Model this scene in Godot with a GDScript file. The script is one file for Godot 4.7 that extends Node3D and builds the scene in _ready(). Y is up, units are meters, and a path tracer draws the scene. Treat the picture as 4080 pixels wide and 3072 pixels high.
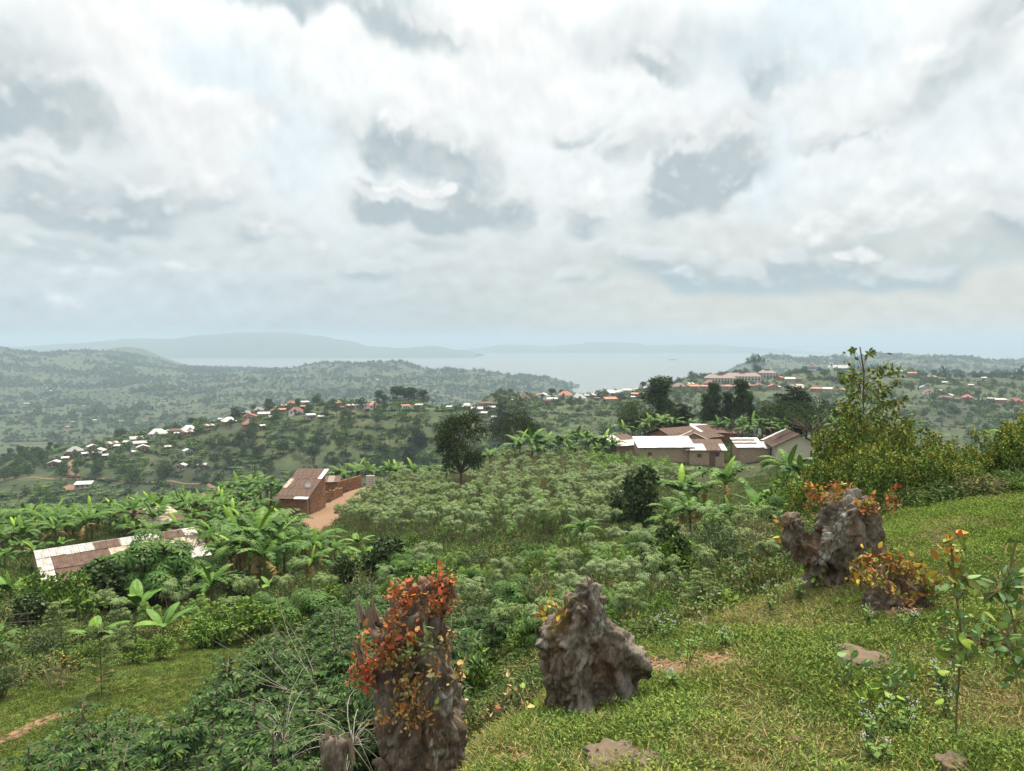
extends Node3D
# A hillside above a lake: stumps and grass on a bank, a cassava field, village ridges, far hills in haze.

const FOC := 740.0          # focal length in pixels of the 1024 x 771 picture
const PITCH := 0.06006      # the camera looks 3.44 degrees down
const LAKE := -140.0
const R0 := 1.3
const RSTEP := 0.0138
const NR := 590
const AZ_IN := 48.0
const AZ_STEP := 0.3

var rng := RandomNumberGenerator.new()
var used := {}
var M := {}                 # materials
var T := {}                 # textures

# terrain table: columns by azimuth, rows by the logarithm of the distance
var az_list := PackedFloat32Array()
var n_in := 0
var hts := PackedFloat32Array()

func _ready() -> void:
	rng.seed = 20240611
	make_camera()
	make_sky()
	make_sun()
	make_materials()
	make_terrain()
	build_all()

# ---------------------------------------------------------------- camera, sky, sun
func make_camera() -> void:
	var c := Camera3D.new()
	c.name = "camera"
	c.fov = rad_to_deg(2.0 * atan(385.5 / FOC))
	c.near = 0.05
	c.far = 120000.0
	c.rotation.x = -PITCH
	add_child(c)
	c.current = true

func make_sun() -> void:
	var l := DirectionalLight3D.new()
	l.name = "sun"
	l.light_energy = 0.5
	l.light_angular_distance = 12.0
	l.light_color = Color(1.0, 0.94, 0.82)
	l.shadow_enabled = true
	l.rotation_degrees = Vector3(-62.0, 166.0, 0.0)
	add_child(l)

func make_sky() -> void:
	var e := Environment.new()
	e.background_mode = Environment.BG_SKY
	e.tonemap_mode = Environment.TONE_MAPPER_LINEAR
	e.tonemap_exposure = 4.0
	e.sdfgi_enabled = true
	e.ssao_enabled = true
	e.ssil_enabled = true
	e.fog_enabled = true
	e.fog_density = 0.00021
	e.fog_light_color = Color(0.812, 0.912, 1.0)
	var s := Sky.new()
	var p := PanoramaSkyMaterial.new()
	p.panorama = ImageTexture.create_from_image(sky_image())
	s.sky_material = p
	e.sky = s
	var w := WorldEnvironment.new()
	w.name = "world_environment"
	w.environment = e
	add_child(w)

# The cloudy sky, computed: patches of thick grey cloud, of white lit cloud and of thin blue, each [azimuth, elevation, half width, half height, turn, weight] in degrees.
const SKY_GW := 1440
const SKY_GH := 364
var sky_grid: Array = []

func patch(field: int, az: float, el: float, ra: float, re: float, turn: float, wgt: float, soft := 0.35) -> void:
	var g: PackedFloat32Array = sky_grid[field]
	var big := maxf(ra, re)
	var x0 := int(floor((az - big + 180.0) * 4.0)); var x1 := int(ceil((az + big + 180.0) * 4.0))
	var y0 := maxi(0, int((el - big) * 4.0)); var y1 := mini(SKY_GH - 1, int((el + big) * 4.0))
	var c := cos(deg_to_rad(turn)); var s := sin(deg_to_rad(turn))
	for y in range(y0, y1 + 1):
		for x in range(x0, x1 + 1):
			var dx := x / 4.0 - 180.0 - az; var dy := y / 4.0 - el
			var a := (dx * c + dy * s) / ra; var b := (-dx * s + dy * c) / re
			var q := sqrt(a * a + b * b)
			if q < 1.0:
				var k := y * SKY_GW + posmod(x, SKY_GW)
				var w := wgt * smoothstep(1.0, soft, q)
				g[k] = g[k] + w * (1.0 - g[k])
	sky_grid[field] = g

# thickness of grey cloud, of white cloud and of thin blue there, looked up with a shift from several sizes of noise so that edges billow
func cloud_at(az: float, el: float, n: Array) -> Array:
	var flat := clampf(el / 12.0, 0.3, 1.0)
	var p := Vector3(cos(deg_to_rad(az)), 0, sin(deg_to_rad(az))) * 57.3
	p.y = el / lerpf(0.5, 0.95, clampf(el / 25.0, 0, 1))
	var big: float = n[0].get_noise_3dv(p)
	var mid: float = n[1].get_noise_3dv(p)
	var other: float = n[1].get_noise_3dv(p + Vector3(90, 40, 20))
	var puff: float = n[2].get_noise_3dv(p)
	var gx := (az + 1.6 * big + 1.5 * mid + 180.0) * 4.0
	var gy := (el + (1.0 * big + 1.3 * other) * flat) * 4.0
	gy = clampf(gy, 0.0, SKY_GH - 2.001)
	var ix := int(floor(gx)); var iy := int(gy)
	var fx := gx - ix; var fy := gy - iy
	var i0 := posmod(ix, SKY_GW); var i1 := posmod(ix + 1, SKY_GW)
	var f := [0.0, 0.0, 0.0]
	for k in 3:
		var g: PackedFloat32Array = sky_grid[k]
		f[k] = lerpf(lerpf(g[iy * SKY_GW + i0], g[iy * SKY_GW + i1], fx), lerpf(g[(iy + 1) * SKY_GW + i0], g[(iy + 1) * SKY_GW + i1], fx), fy)
	var lump := 0.5 * mid + 0.6 * puff + 0.25 * big
	return [f[0] * (1.0 + 0.3 * lump) + 0.24 * lump, f[1] * (1.0 + 0.4 * lump) + 0.35 * lump, f[2], lump]

func sky_at(az: float, el: float, n: Array) -> Color:
	var c := cloud_at(az, el, n)
	var above := cloud_at(az + 0.25, el + 0.9, n)
	var low := clampf(el / 11.0, 0.0, 1.0)
	# bright veil of high cloud, bluish and darker towards the left horizon
	var v := Color(0.49, 0.565, 0.58).lerp(Color(0.86, 0.915, 0.93), pow(low, 0.8))
	v = v.lerp(Color(0.79, 0.77, 0.68), clampf((az + 10.0) / 28.0, 0.0, 0.95) * (1.0 - low))
	v = v.lerp(Color(1.02, 1.04, 1.03), clampf((el - 8.0) / 16.0, 0.0, 0.9))
	v = v.lerp(Color(0.70, 0.84, 0.92), 0.75 * c[2])
	# thick cloud shades softly into the veil; lit rims where less cloud lies above, towards the sun
	var soft := smoothstep(-0.06, 0.9, c[0])
	var grey := Color(0.42, 0.51, 0.545).lerp(Color(0.45, 0.60, 0.66), clampf(1.0 - el / 9.0, 0, 1))
	v = v.lerp(grey, clampf(soft * (0.80 + 0.35 * c[3]), 0.0, 0.95))
	var rim := clampf((c[0] - above[0]) * 1.6 - 0.12, 0.0, 0.6) * smoothstep(0.0, 0.3, c[0]) * lerpf(0.35, 1.0, low)
	v = v.lerp(Color(1.0, 1.0, 0.985), rim)
	# white cloud in front, shaded a little on its underside
	var white := smoothstep(0.15, 0.95, c[1])
	var dim := smoothstep(0.0, 1.3, maxf(above[1], 0.0)) * 0.14
	v = v.lerp(Color(1.0 - dim, 1.0 - dim * 0.85, 0.99 - dim * 0.8), white * 0.8)
	var veil: float = 1.0 + 0.14 * c[3] + 0.05 * (c[3] - above[3])
	veil *= 1.0 + 0.85 * smoothstep(15.0, 70.0, el)   # an overcast sky is brighter overhead
	return Color(v.r * veil, v.g * veil, v.b * veil)

func sky_image() -> Image:
	var deg := func(u: float, v: float) -> Vector2:
		var r := ray(u, v).normalized()
		return Vector2(rad_to_deg(atan2(r.x, -r.z)), rad_to_deg(asin(r.y)))
	for k in 3:
		var g := PackedFloat32Array(); g.resize(SKY_GW * SKY_GH); sky_grid.append(g)
	var grey := [[290, -4, 95, 20, 0, 0.8], [390, 20, 70, 30, -12, 0.85], [445, 38, 48, 16, -14, 0.6], [340, -40, 150, 40, 0, 0.7], [30, 95, 95, 40, 12, 0.75], [62, 112, 100, 30, -8, 0.55], [5, 125, 60, 16, 0, 0.6], [20, 60, 60, 60, 20, 0.4],
		[75, 217, 84, 17, -2, 0.75, 0.6], [110, 196, 150, 50, 0, 0.42], [175, 200, 75, 20, 6, 0.4], [65, 252, 105, 15, 0, 0.45], [20, 180, 60, 30, 0, 0.45], [245, 234, 30, 16, 10, 0.6], [285, 228, 24, 12, 0, 0.3],
		[415, 140, 82, 40, -6, 0.75], [345, 122, 26, 26, 0, 0.35], [425, 206, 82, 27, -6, 0.85, 0.55], [470, 180, 40, 52, 0, 0.6], [505, 214, 36, 24, 0, 0.7], [430, 243, 50, 12, 0, 0.45], [378, 269, 40, 17, 0, 0.65], [318, 286, 18, 5, 0, 0.3],
		[703, 172, 66, 44, 10, 1.0, 0.55], [690, 135, 80, 26, 8, 0.5], [765, 85, 34, 30, 50, 0.6], [650, 64, 52, 19, -10, 0.75], [640, 38, 110, 38, 0, 0.4], [740, 50, 50, 40, 0, 0.3], [585, 130, 36, 18, 0, 0.5], [622, 156, 32, 18, 0, 0.5], [520, 208, 28, 34, 0, 0.6], [592, 212, 40, 24, -8, 0.65], [655, 205, 34, 28, 0, 0.35], [535, 20, 40, 20, 0, 0.35],
		[935, 90, 76, 24, 22, 0.55], [850, 136, 38, 8, 8, 0.55], [1000, 10, 70, 30, 20, 0.65], [808, 140, 28, 14, 0, 0.3], [575, 275, 44, 14, 0, 0.6], [660, 262, 76, 23, -4, 0.75], [740, 280, 84, 22, -4, 0.85], [820, 270, 76, 28, 0, 0.8], [900, 277, 72, 18, 2, 0.85], [860, 238, 74, 26, 20, 0.4], [940, 282, 22, 16, 0, 0.7], [1005, 218, 34, 28, 0, 0.7], [980, 246, 76, 26, 0, 0.45], [600, 232, 30, 8, 0, 0.25], [930, 326, 60, 8, 0, 0.25]]
	var white := [[105, 38, 66, 40, -38, 0.8], [150, 88, 60, 36, -40, 0.85], [200, 132, 72, 42, -30, 0.75], [232, 112, 30, 32, -20, 0.9], [258, 126, 16, 18, 0, 0.8], [195, 180, 60, 30, 0, 0.5], [60, 10, 40, 30, 0, 0.5],
		[435, 110, 50, 12, 8, 0.9], [425, 183, 44, 6, 3, 1.0, 0.7], [440, 88, 60, 18, 0, 0.7], [505, 60, 80, 70, 0, 0.8], [500, 130, 26, 50, 0, 0.6], [350, 60, 70, 30, -20, 0.5], [565, 95, 50, 40, 0, 0.6], [720, 125, 20, 12, 0, 0.6], [600, 190, 20, 12, 0, 0.6], [630, 100, 60, 20, 0, 0.4],
		[850, 257, 22, 9, -4, 1.0, 0.7], [892, 214, 96, 20, 12, 0.6], [876, 188, 36, 18, 30, 0.55], [820, 215, 24, 14, 40, 0.5], [905, 63, 46, 10, 24, 0.85], [838, 82, 34, 12, 20, 0.7], [790, 108, 20, 30, 30, 0.55], [1010, 24, 30, 8, 20, 0.7], [960, 165, 80, 20, 0, 0.4], [97, 272, 60, 8, 0, 0.35], [77, 302, 30, 13, -14, 0.4], [186, 266, 42, 13, 0, 0.4], [265, 225, 14, 10, 0, 0.6], [320, 240, 16, 7, 0, 0.6], [650, 327, 22, 7, 0, 0.35], [725, 326, 26, 8, 0, 0.4], [572, 336, 14, 3, 0, 0.4]]
	var blue := [[230, 70, 66, 42, -30, 0.7], [300, 150, 62, 60, -40, 0.6], [790, 42, 120, 66, 0, 0.75], [770, 170, 40, 60, 0, 0.5], [150, 300, 200, 45, 0, 0.35], [960, 120, 70, 30, 20, 0.4]]
	for set_of in [[0, grey], [1, white], [2, blue]]:
		for a in set_of[1]:
			var c: Vector2 = deg.call(a[0], a[1])
			patch(set_of[0], c.x, c.y, a[2] / 12.3, a[3] / 12.3, a[4], a[5], a[6] if a.size() > 6 else 0.3)
	# the same kind of cloud all round and overhead, outside the picture
	var r := RandomNumberGenerator.new(); r.seed = 5
	var made := 0
	while made < 230:
		var az := r.randf_range(-180, 180); var el := 90.0 * (1.0 - sqrt(r.randf()))
		var w := r.randf_range(4, 11) / maxf(0.3, cos(deg_to_rad(el)))
		var h := r.randf_range(1.2, 4.0) * clampf(el / 14.0, 0.5, 1.6)
		var kind := [0, 0, 1, 1, 2][r.randi() % 5] as int
		if absf(az) > 37.0 + w or el > 25.0 + h:
			patch(kind, az, el, w, h, r.randf_range(-20, 20), r.randf_range(0.35, 0.85), 0.3)
			made += 1
	var n := []
	for k in 3:
		var f := FastNoiseLite.new()
		f.seed = 11 + k
		f.noise_type = FastNoiseLite.TYPE_SIMPLEX_SMOOTH
		f.frequency = [0.10, 0.26, 0.55][k]
		f.fractal_octaves = [2, 5, 5][k]
		n.append(f)
	var W := 4096; var H := 2048
	var small := Image.create(1024, 512, false, Image.FORMAT_RGBF)
	for y in 512:
		var el := 90.0 - (y + 0.5) * 180.0 / 512.0
		if el < -1.0:
			small.fill_rect(Rect2i(0, y, 1024, 512 - y), Color(0.30, 0.33, 0.32))
			break
		for x in 1024:
			var az := (x + 0.5) * 360.0 / 1024.0
			if az > 180.0: az -= 360.0
			if absf(az) > 38.0 or el > 32.0:
				var c := sky_at(az, maxf(el, 0.0), n) * SKY_GAIN
				small.set_pixel(x, y, c)
	small.resize(W, H, Image.INTERPOLATE_CUBIC)
	for y in range(int((90.0 - 33.0) / 180.0 * H), H / 2 + 6):
		var el := 90.0 - (y + 0.5) * 180.0 / H
		for k in range(-444, 445):
			var c := sky_at((k + 0.5) * 360.0 / W, maxf(el, 0.0), n) * SKY_GAIN
			small.set_pixel(posmod(k, W), y, c)
	return small

const SKY_GAIN := 0.25

# ---------------------------------------------------------------- pixels of the picture to places
func ray(u: float, v: float) -> Vector3:
	var a := (u - 512.0) / FOC; var b := (385.5 - v) / FOC
	var s := sin(PITCH); var c := cos(PITCH)
	return Vector3(a, b * c - s, -(c + b * s))

func px(u: float, v: float, d: float) -> Vector3:
	var r := ray(u, v)
	return r * (d / -r.z)

func seen(p: Vector3) -> Vector2:
	var s := sin(PITCH); var c := cos(PITCH)
	var fwd := -p.y * s - p.z * c
	var up := p.y * c - p.z * s
	return Vector2(512.0 + FOC * p.x / fwd, 385.5 - FOC * up / fwd)

# the ground point in column u, near depth d0, that the camera sees nearest to row v
func land(u: float, v: float, d0: float, reach := 0.22) -> Vector3:
	var best := Vector3.ZERO; var least := 1e9
	for k in 41:
		var d := d0 * (1.0 + reach * (k - 20) / 20.0)
		var p := px(u, v, d)
		p.y = hgt(p.x, p.z)
		var e := absf(seen(p).y - v) + 0.02 * absf(k - 20)
		if e < least:
			least = e; best = p
	return best

# ground point straight below a place of the picture at depth d
func on(u: float, d: float) -> Vector3:
	var p := px(u, 430.0, d)
	p.y = hgt(p.x, p.z)
	return p

# ---------------------------------------------------------------- terrain
# [column, row, depth] of ground seen in the picture, or [column, height, depth, 1] where other ground hides it
func control_points() -> Array:
	var a := [[512, 771, 3.6], [700, 771, 3.5], [860, 771, 3.5], [1024, 771, 3.4], [1024, 600, 6.2], [1024, 490, 11], [900, 640, 5.6], [900, 507, 11.5], [830, 585, 7.3], [780, 595, 7.2], [700, 640, 6.2], [640, 690, 5.2], [590, 712, 4.9], [720, 590, 8.6], [480, 745, 5.2], [520, 700, 6.2], [420, 800, 4.2],
		[512, -1.75, 1.8, 1], [1024, -1.7, 1.8, 1], [300, -2.0, 1.8, 1], [0, -2.3, 1.8, 1], [1400, -1.7, 2, 1], [-300, -2.4, 2, 1],
		[300, -4.0, 4.5, 1], [150, -5.0, 6, 1], [0, -5.4, 6, 1], [300, -6.1, 9, 1], [390, -5.0, 8, 1], [450, -4.2, 7.5, 1], [380, -6.6, 13, 1], [480, -5.4, 11, 1],
		[640, 610, 11], [700, 565, 15], [760, 548, 17], [560, 610, 14], [600, 578, 20], [660, 556, 24],
		[100, 700, 15], [30, 720, 14], [0, 771, 12], [200, 662, 19], [300, 637, 22], [-150, 720, 14], [165, 645, 24], [20, 640, 24], [400, 602, 24], [450, 562, 32], [560, 552, 33], [640, 540, 37], [330, 602, 26], [-250, 620, 25],
		[500, 505, 58], [600, 486, 70], [460, 494, 75], [650, 467, 95], [730, 463, 100], [560, 459, 105], [800, 458, 100], [700, 520, 42], [760, 540, 28], [850, 520, 30], [940, 500, 30], [1010, 492, 30], [330, 516, 66], [368, 489, 85], [305, 513, 70], [385, 484, 92], [425, 488, 92],
		[110, 602, 38], [0, 602, 32], [50, 538, 60], [150, 525, 65], [250, 508, 76], [-250, 560, 45],
		[0, -38, 125, 1], [150, -38, 130, 1], [250, -31, 120, 1], [300, -26, 110, 1], [400, -26, 118, 1], [450, -34, 150, 1], [600, -38, 168, 1], [800, -38, 165, 1], [560, -17.5, 118, 1], [620, -16.2, 118, 1], [680, -15.6, 120, 1], [740, -15.4, 120, 1], [800, -15.6, 116, 1], [845, -15.5, 110, 1], [680, -19, 132, 1], [780, -19, 130, 1], [510, -20, 122, 1], [1024, -14, 70, 1], [1024, -36, 155, 1], [-300, -38, 120, 1], [1400, -34, 150, 1], [1400, -2.2, 10, 1], [1400, -6, 30, 1],
		[-300, -80, 230, 1], [0, -80, 240, 1], [150, -79, 240, 1], [300, -70, 230, 1], [450, -62, 230, 1], [600, -60, 245, 1], [800, -72, 285, 1], [1024, -77, 300, 1], [1400, -77, 300, 1],
		[0, 505, 310], [100, 505, 310], [200, 505, 308], [70, 479, 350], [150, 479, 345], [230, 487, 320], [300, 472, 330], [400, 472, 320], [470, 467, 320], [300, 440, 365], [400, 440, 350], [470, 440, 350], [540, 442, 370], [600, 442, 390],
		[-300, 470, 400], [0, 464, 400], [50, 455, 400], [100, 447, 405], [150, 437, 410], [200, 427, 415], [250, 417, 420], [300, 408, 425], [350, 405, 430], [420, 405, 430], [460, 410, 430], [500, 415, 430],
		[-300, -105, 560, 1], [0, -105, 560, 1], [100, -102, 580, 1], [200, -96, 600, 1], [300, -86, 600, 1], [400, -80, 600, 1], [455, -66, 520, 1],
		[485, 400, 540], [520, 397, 545], [570, 397, 550], [610, 396, 555], [640, 392, 580], [665, 386, 640], [690, 381, 700], [730, 379, 720], [770, 376, 740], [820, 370.5, 760], [880, 372, 780], [945, 379, 800], [1024, 380, 820], [1400, 380, 820],
		[560, 416, 470], [640, 416, 490], [720, 401, 600], [800, 401, 600], [900, 405, 580], [1000, 406, 560], [700, 432, 480], [800, 440, 470], [900, 440, 450], [1000, 440, 440], [1400, 440, 440],
		[520, -112, 720, 1], [600, -125, 760, 1], [680, -130, 900, 1], [770, -115, 1000, 1], [880, -112, 1050, 1], [1024, -112, 1050, 1], [1400, -112, 1050, 1],
		[0, 440, 940], [100, 440, 950], [200, 430, 1030], [300, 411, 1250], [400, 401, 1480], [500, 397, 1650], [555, 394, 1850], [-300, -120, 940, 1], [0, 420, 1250], [100, 420, 1250], [200, 413, 1350], [600, -152, 1600, 1], [680, -152, 1600, 1], [760, -148, 1600, 1], [900, -140, 1700, 1], [1024, -140, 1700, 1], [1400, -140, 1700, 1],
		[0, 400, 1600], [100, 402, 1600], [200, 396, 1700], [50, 376, 2100], [150, 372, 2350], [250, 385, 1900], [330, 381, 2000], [400, 376, 2150], [460, 381, 2050], [510, 385, 2020],
		[-300, 345, 2700], [0, 346.5, 2650], [14, 352, 2650], [46, 356, 2650], [66, 354, 2650], [93, 354, 2700], [110, 354.5, 2900], [120, 352, 3200], [139, 348, 3500], [154, 353.5, 3500], [168, 360, 3400], [182, 366, 3300], [216, 368.5, 3200], [250, 370, 3100], [275, 371, 3000], [285, 370, 2600], [305, 367, 2550], [321, 364, 2500], [357, 365, 2450], [380, 363.5, 2420], [395, 362, 2400], [415, 369.5, 2350], [449, 369.5, 2300], [469, 371.5, 2280], [488, 375.5, 2250], [518, 378, 2200], [546, 379, 2150], [565, 384, 2110], [577, 391, 2070], [592, -155, 2070, 1], [620, -160, 2200, 1],
		[-300, -160, 3700, 1], [0, -160, 3700, 1], [139, -160, 4400, 1], [216, -160, 4000, 1], [321, -160, 3300, 1], [395, -160, 3200, 1], [469, -160, 2900, 1], [546, -160, 2700, 1], [640, -160, 3000, 1],
		[712, -150, 2400, 1], [733, 370, 2450], [759, 360, 2600], [773, 355.3, 2600], [790, 359.5, 2620], [808, 360, 2650], [836, 355.6, 2700], [852, 358.7, 2700], [872, 356.7, 2700], [921, 356, 2750], [960, 359, 2750], [997, 363, 2750], [1023, 361, 2750], [1400, 360, 2750],
		[773, 368, 2150], [850, 368, 2150], [940, 368, 2150], [1024, 370, 2150], [1400, 370, 2150], [773, -160, 3500, 1], [900, -160, 3600, 1], [1024, -160, 3600, 1], [1400, -160, 3600, 1], [700, -160, 3200, 1]]
	return a

func solve(A: Array, b: PackedFloat64Array) -> PackedFloat64Array:
	var n := b.size()
	for i in n:
		var p := i
		for k in range(i + 1, n):
			if absf(A[k][i]) > absf(A[p][i]): p = k
		var t: PackedFloat64Array = A[i]; A[i] = A[p]; A[p] = t
		var tb := b[i]; b[i] = b[p]; b[p] = tb
		var row: PackedFloat64Array = A[i]
		for k in range(i + 1, n):
			var other: PackedFloat64Array = A[k]
			var f := other[i] / row[i]
			if f != 0.0:
				for j in range(i, n):
					other[j] -= f * row[j]
				A[k] = other
				b[k] -= f * b[i]
	for i in range(n - 1, -1, -1):
		var row: PackedFloat64Array = A[i]
		var s := b[i]
		for j in range(i + 1, n):
			s -= row[j] * b[j]
		b[i] = s / row[i]
	return b

func make_terrain() -> void:
	# smooth surface through the control points: the tangent of the view angle, over azimuth and log distance
	var pts := PackedVector3Array()
	for a in control_points():
		var p: Vector3
		if a.size() > 3:
			p = px(a[0], 420.0, a[2]); p.y = a[1]
		else:
			p = px(a[0], a[1], a[2])
		var r := Vector2(p.x, p.z).length()
		pts.append(Vector3(rad_to_deg(atan2(p.x, -p.z)) / 4.0, log(r) * 5.0, p.y / r))
	var n := pts.size()
	var A := []; var b := PackedFloat64Array()
	for i in n:
		var row := PackedFloat64Array()
		for j in n:
			row.append(sqrt(pow(pts[i].x - pts[j].x, 2) + pow(pts[i].y - pts[j].y, 2) + 0.09))
		A.append(row)
		b.append(pts[i].z + 0.15)
	b = solve(A, b)
	# coarse table, then smooth interpolation
	var ca := 81; var da := 1.25; var cr := 140; var dr := 0.06
	var coarse := PackedFloat32Array(); coarse.resize(ca * cr)
	for j in cr:
		var y := (log(R0) + (j - 1) * dr) * 5.0
		for i in ca:
			var x := (-50.0 + i * da) / 4.0
			var s := -0.15
			for k in n:
				var dx := x - pts[k].x; var dy := y - pts[k].y
				s += b[k] * sqrt(dx * dx + dy * dy + 0.09)
			coarse[j * ca + i] = s
	# columns of the fine table
	var x := -AZ_IN
	while x <= AZ_IN + 0.001:
		az_list.append(x); x += AZ_STEP
	n_in = az_list.size()
	for k in 43:
		az_list.append(AZ_IN + (k + 1) * (360.0 - 2.0 * AZ_IN) / 44.0)
	var n1 := FastNoiseLite.new(); n1.seed = 3; n1.frequency = 0.55; n1.fractal_octaves = 3
	var n2 := FastNoiseLite.new(); n2.seed = 4; n2.frequency = 0.022; n2.fractal_octaves = 3
	var n3 := FastNoiseLite.new(); n3.seed = 8; n3.frequency = 0.0027; n3.fractal_octaves = 4
	var na := az_list.size()
	hts.resize(na * NR)
	for i in na:
		var az := az_list[i]
		var back := 0.0
		if i >= n_in:
			var off := minf(az - AZ_IN, 360.0 - AZ_IN - az)
			back = smoothstep(20.0, 80.0, off)
			az = -AZ_IN if az > 180.0 else AZ_IN
		var fi := (az + 50.0) / da
		var i0 := clampi(int(fi), 1, ca - 3); var ft := fi - i0
		var col := PackedFloat32Array(); col.resize(cr)
		for j in cr:
			col[j] = cubic_interpolate(coarse[j * ca + i0], coarse[j * ca + i0 + 1], coarse[j * ca + i0 - 1], coarse[j * ca + i0 + 2], ft)
		var ra := deg_to_rad(az_list[i])
		for j in NR:
			var r := R0 * exp(j * RSTEP)
			var fj := j * RSTEP / dr + 1.0
			var j0 := clampi(int(fj), 1, cr - 3); var fr := fj - j0
			var h := cubic_interpolate(col[j0], col[j0 + 1], col[j0 - 1], col[j0 + 2], fr) * r
			var px_ := sin(ra) * r; var pz_ := -cos(ra) * r
			h += n1.get_noise_2d(px_, pz_) * 0.10 * smoothstep(300.0, 60.0, r)
			if r > 50.0:
				h += n2.get_noise_2d(px_, pz_) * 2.2 * smoothstep(60.0, 260.0, r)
			if r > 850.0:
				var g := n3.get_noise_2d(px_, pz_)
				h += (g * 22.0 - absf(n3.get_noise_2d(px_ + 900.0, pz_)) * 34.0 + 7.0) * smoothstep(900.0, 1500.0, r) * lerpf(0.85, 0.28, smoothstep(1900.0, 2500.0, r))
			if r > 850.0 and r < 1950.0 and az < 1.0:
				h = maxf(h, -133.0 + n2.get_noise_2d(px_ * 0.3, pz_ * 0.3) * 5.0)
			if back > 0.0:
				h = lerpf(h, -1.75, back)
			hts[i * NR + j] = h
	build_ground_mesh()

func hgt(x: float, z: float) -> float:
	var r := sqrt(x * x + z * z)
	var az := rad_to_deg(atan2(x, -z))
	var fj := clampf(log(maxf(r, R0) / R0) / RSTEP, 0.0, NR - 1.01)
	var j := int(fj); var t := fj - j
	var i := 0; var i2 := 0; var s := 0.0
	if absf(az) <= AZ_IN:
		var fi := clampf((az + AZ_IN) / AZ_STEP, 0.0, n_in - 1.01)
		i = int(fi); s = fi - i; i2 = i + 1
	else:
		if az < 0.0: az += 360.0
		var fi := clampf((az - AZ_IN) / ((360.0 - 2.0 * AZ_IN) / 44.0), 0.0, 43.999)
		i = n_in - 1 + int(fi); s = fi - int(fi); i2 = i + 1
		if i2 >= az_list.size(): i2 = 0
	return lerpf(lerpf(hts[i * NR + j], hts[i * NR + j + 1], t), lerpf(hts[i2 * NR + j], hts[i2 * NR + j + 1], t), s)

var cell := FastNoiseLite.new()
var cell2 := FastNoiseLite.new()
var soil := FastNoiseLite.new()

# what grows or lies on the ground there, as a plain colour (linear)
func ground_colour(x: float, z: float, r: float, y := 0.0) -> Color:
	var n := soil.get_noise_2d(x * 3.0, z * 3.0)
	var near := Color(0.13, 0.135, 0.045).lerp(Color(0.24, 0.165, 0.095), clampf(0.4 + n * 1.3, 0, 1))
	if r < 9.0 and z < -1.5:
		var s := seen(Vector3(x, hgt(x, z), z))
		for b in BALD:
			var q := Vector2((s.x - b[0]) / b[2], (s.y - b[1]) / b[3]).length() + n * 0.5
			if q < 1.15: near = near.lerp(Color(0.36, 0.215, 0.13), smoothstep(1.15, 0.8, q))
	if r < 60.0:
		if r > 8.0 and z < -r * 0.6 and grassy(seen(Vector3(x, hgt(x, z), z))): return Color(0.115, 0.135, 0.042)
		return near.lerp(Color(0.075, 0.10, 0.035), smoothstep(14.0, 40.0, r) * 0.6)
	var k := cell.get_noise_2d(x, z) * 0.5 + 0.5
	var k2 := cell2.get_noise_2d(x, z) * 0.5 + 0.5
	var green := Color(0.105, 0.145, 0.045)
	var c := green
	if k < 0.30: c = Color(0.150, 0.195, 0.055)
	elif k < 0.5: c = Color(0.082, 0.130, 0.040)
	elif k < 0.66: c = Color(0.115, 0.155, 0.048)
	elif k < 0.8: c = Color(0.165, 0.180, 0.065)
	elif k < 0.87: c = Color(0.190, 0.150, 0.085)
	# terraces: each strip between two hedges carries its own crop
	var step := 3.1 if r < 800.0 else 10.0
	var strip := int(floor((y + soil.get_noise_2d(x * 0.05, z * 0.05) * 3.0) / step)) * 7919 + int(floor(soil.get_noise_2d(x * 0.025 + 50.0, z * 0.025) * 9.0)) * 104729
	var crop: Color = [Color(0.130, 0.190, 0.048), Color(0.078, 0.130, 0.038), Color(0.105, 0.158, 0.046), Color(0.170, 0.185, 0.062), Color(0.062, 0.108, 0.034), Color(0.118, 0.172, 0.048)][posmod(strip, 6)]
	c = c.lerp(crop, 0.6)
	var wood := soil.get_noise_2d(x * 0.03, z * 0.03)
	c = c.lerp(Color(0.055, 0.085, 0.030), smoothstep(0.06, 0.28, wood) * 0.8)
	c = c * (0.82 + 0.36 * k2)
	var far := Color(0.07, 0.10, 0.038).lerp(c, 0.9)
	return near.lerp(Color(0.06, 0.085, 0.032), 0.7).lerp(far, smoothstep(110.0, 230.0, r))

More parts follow.
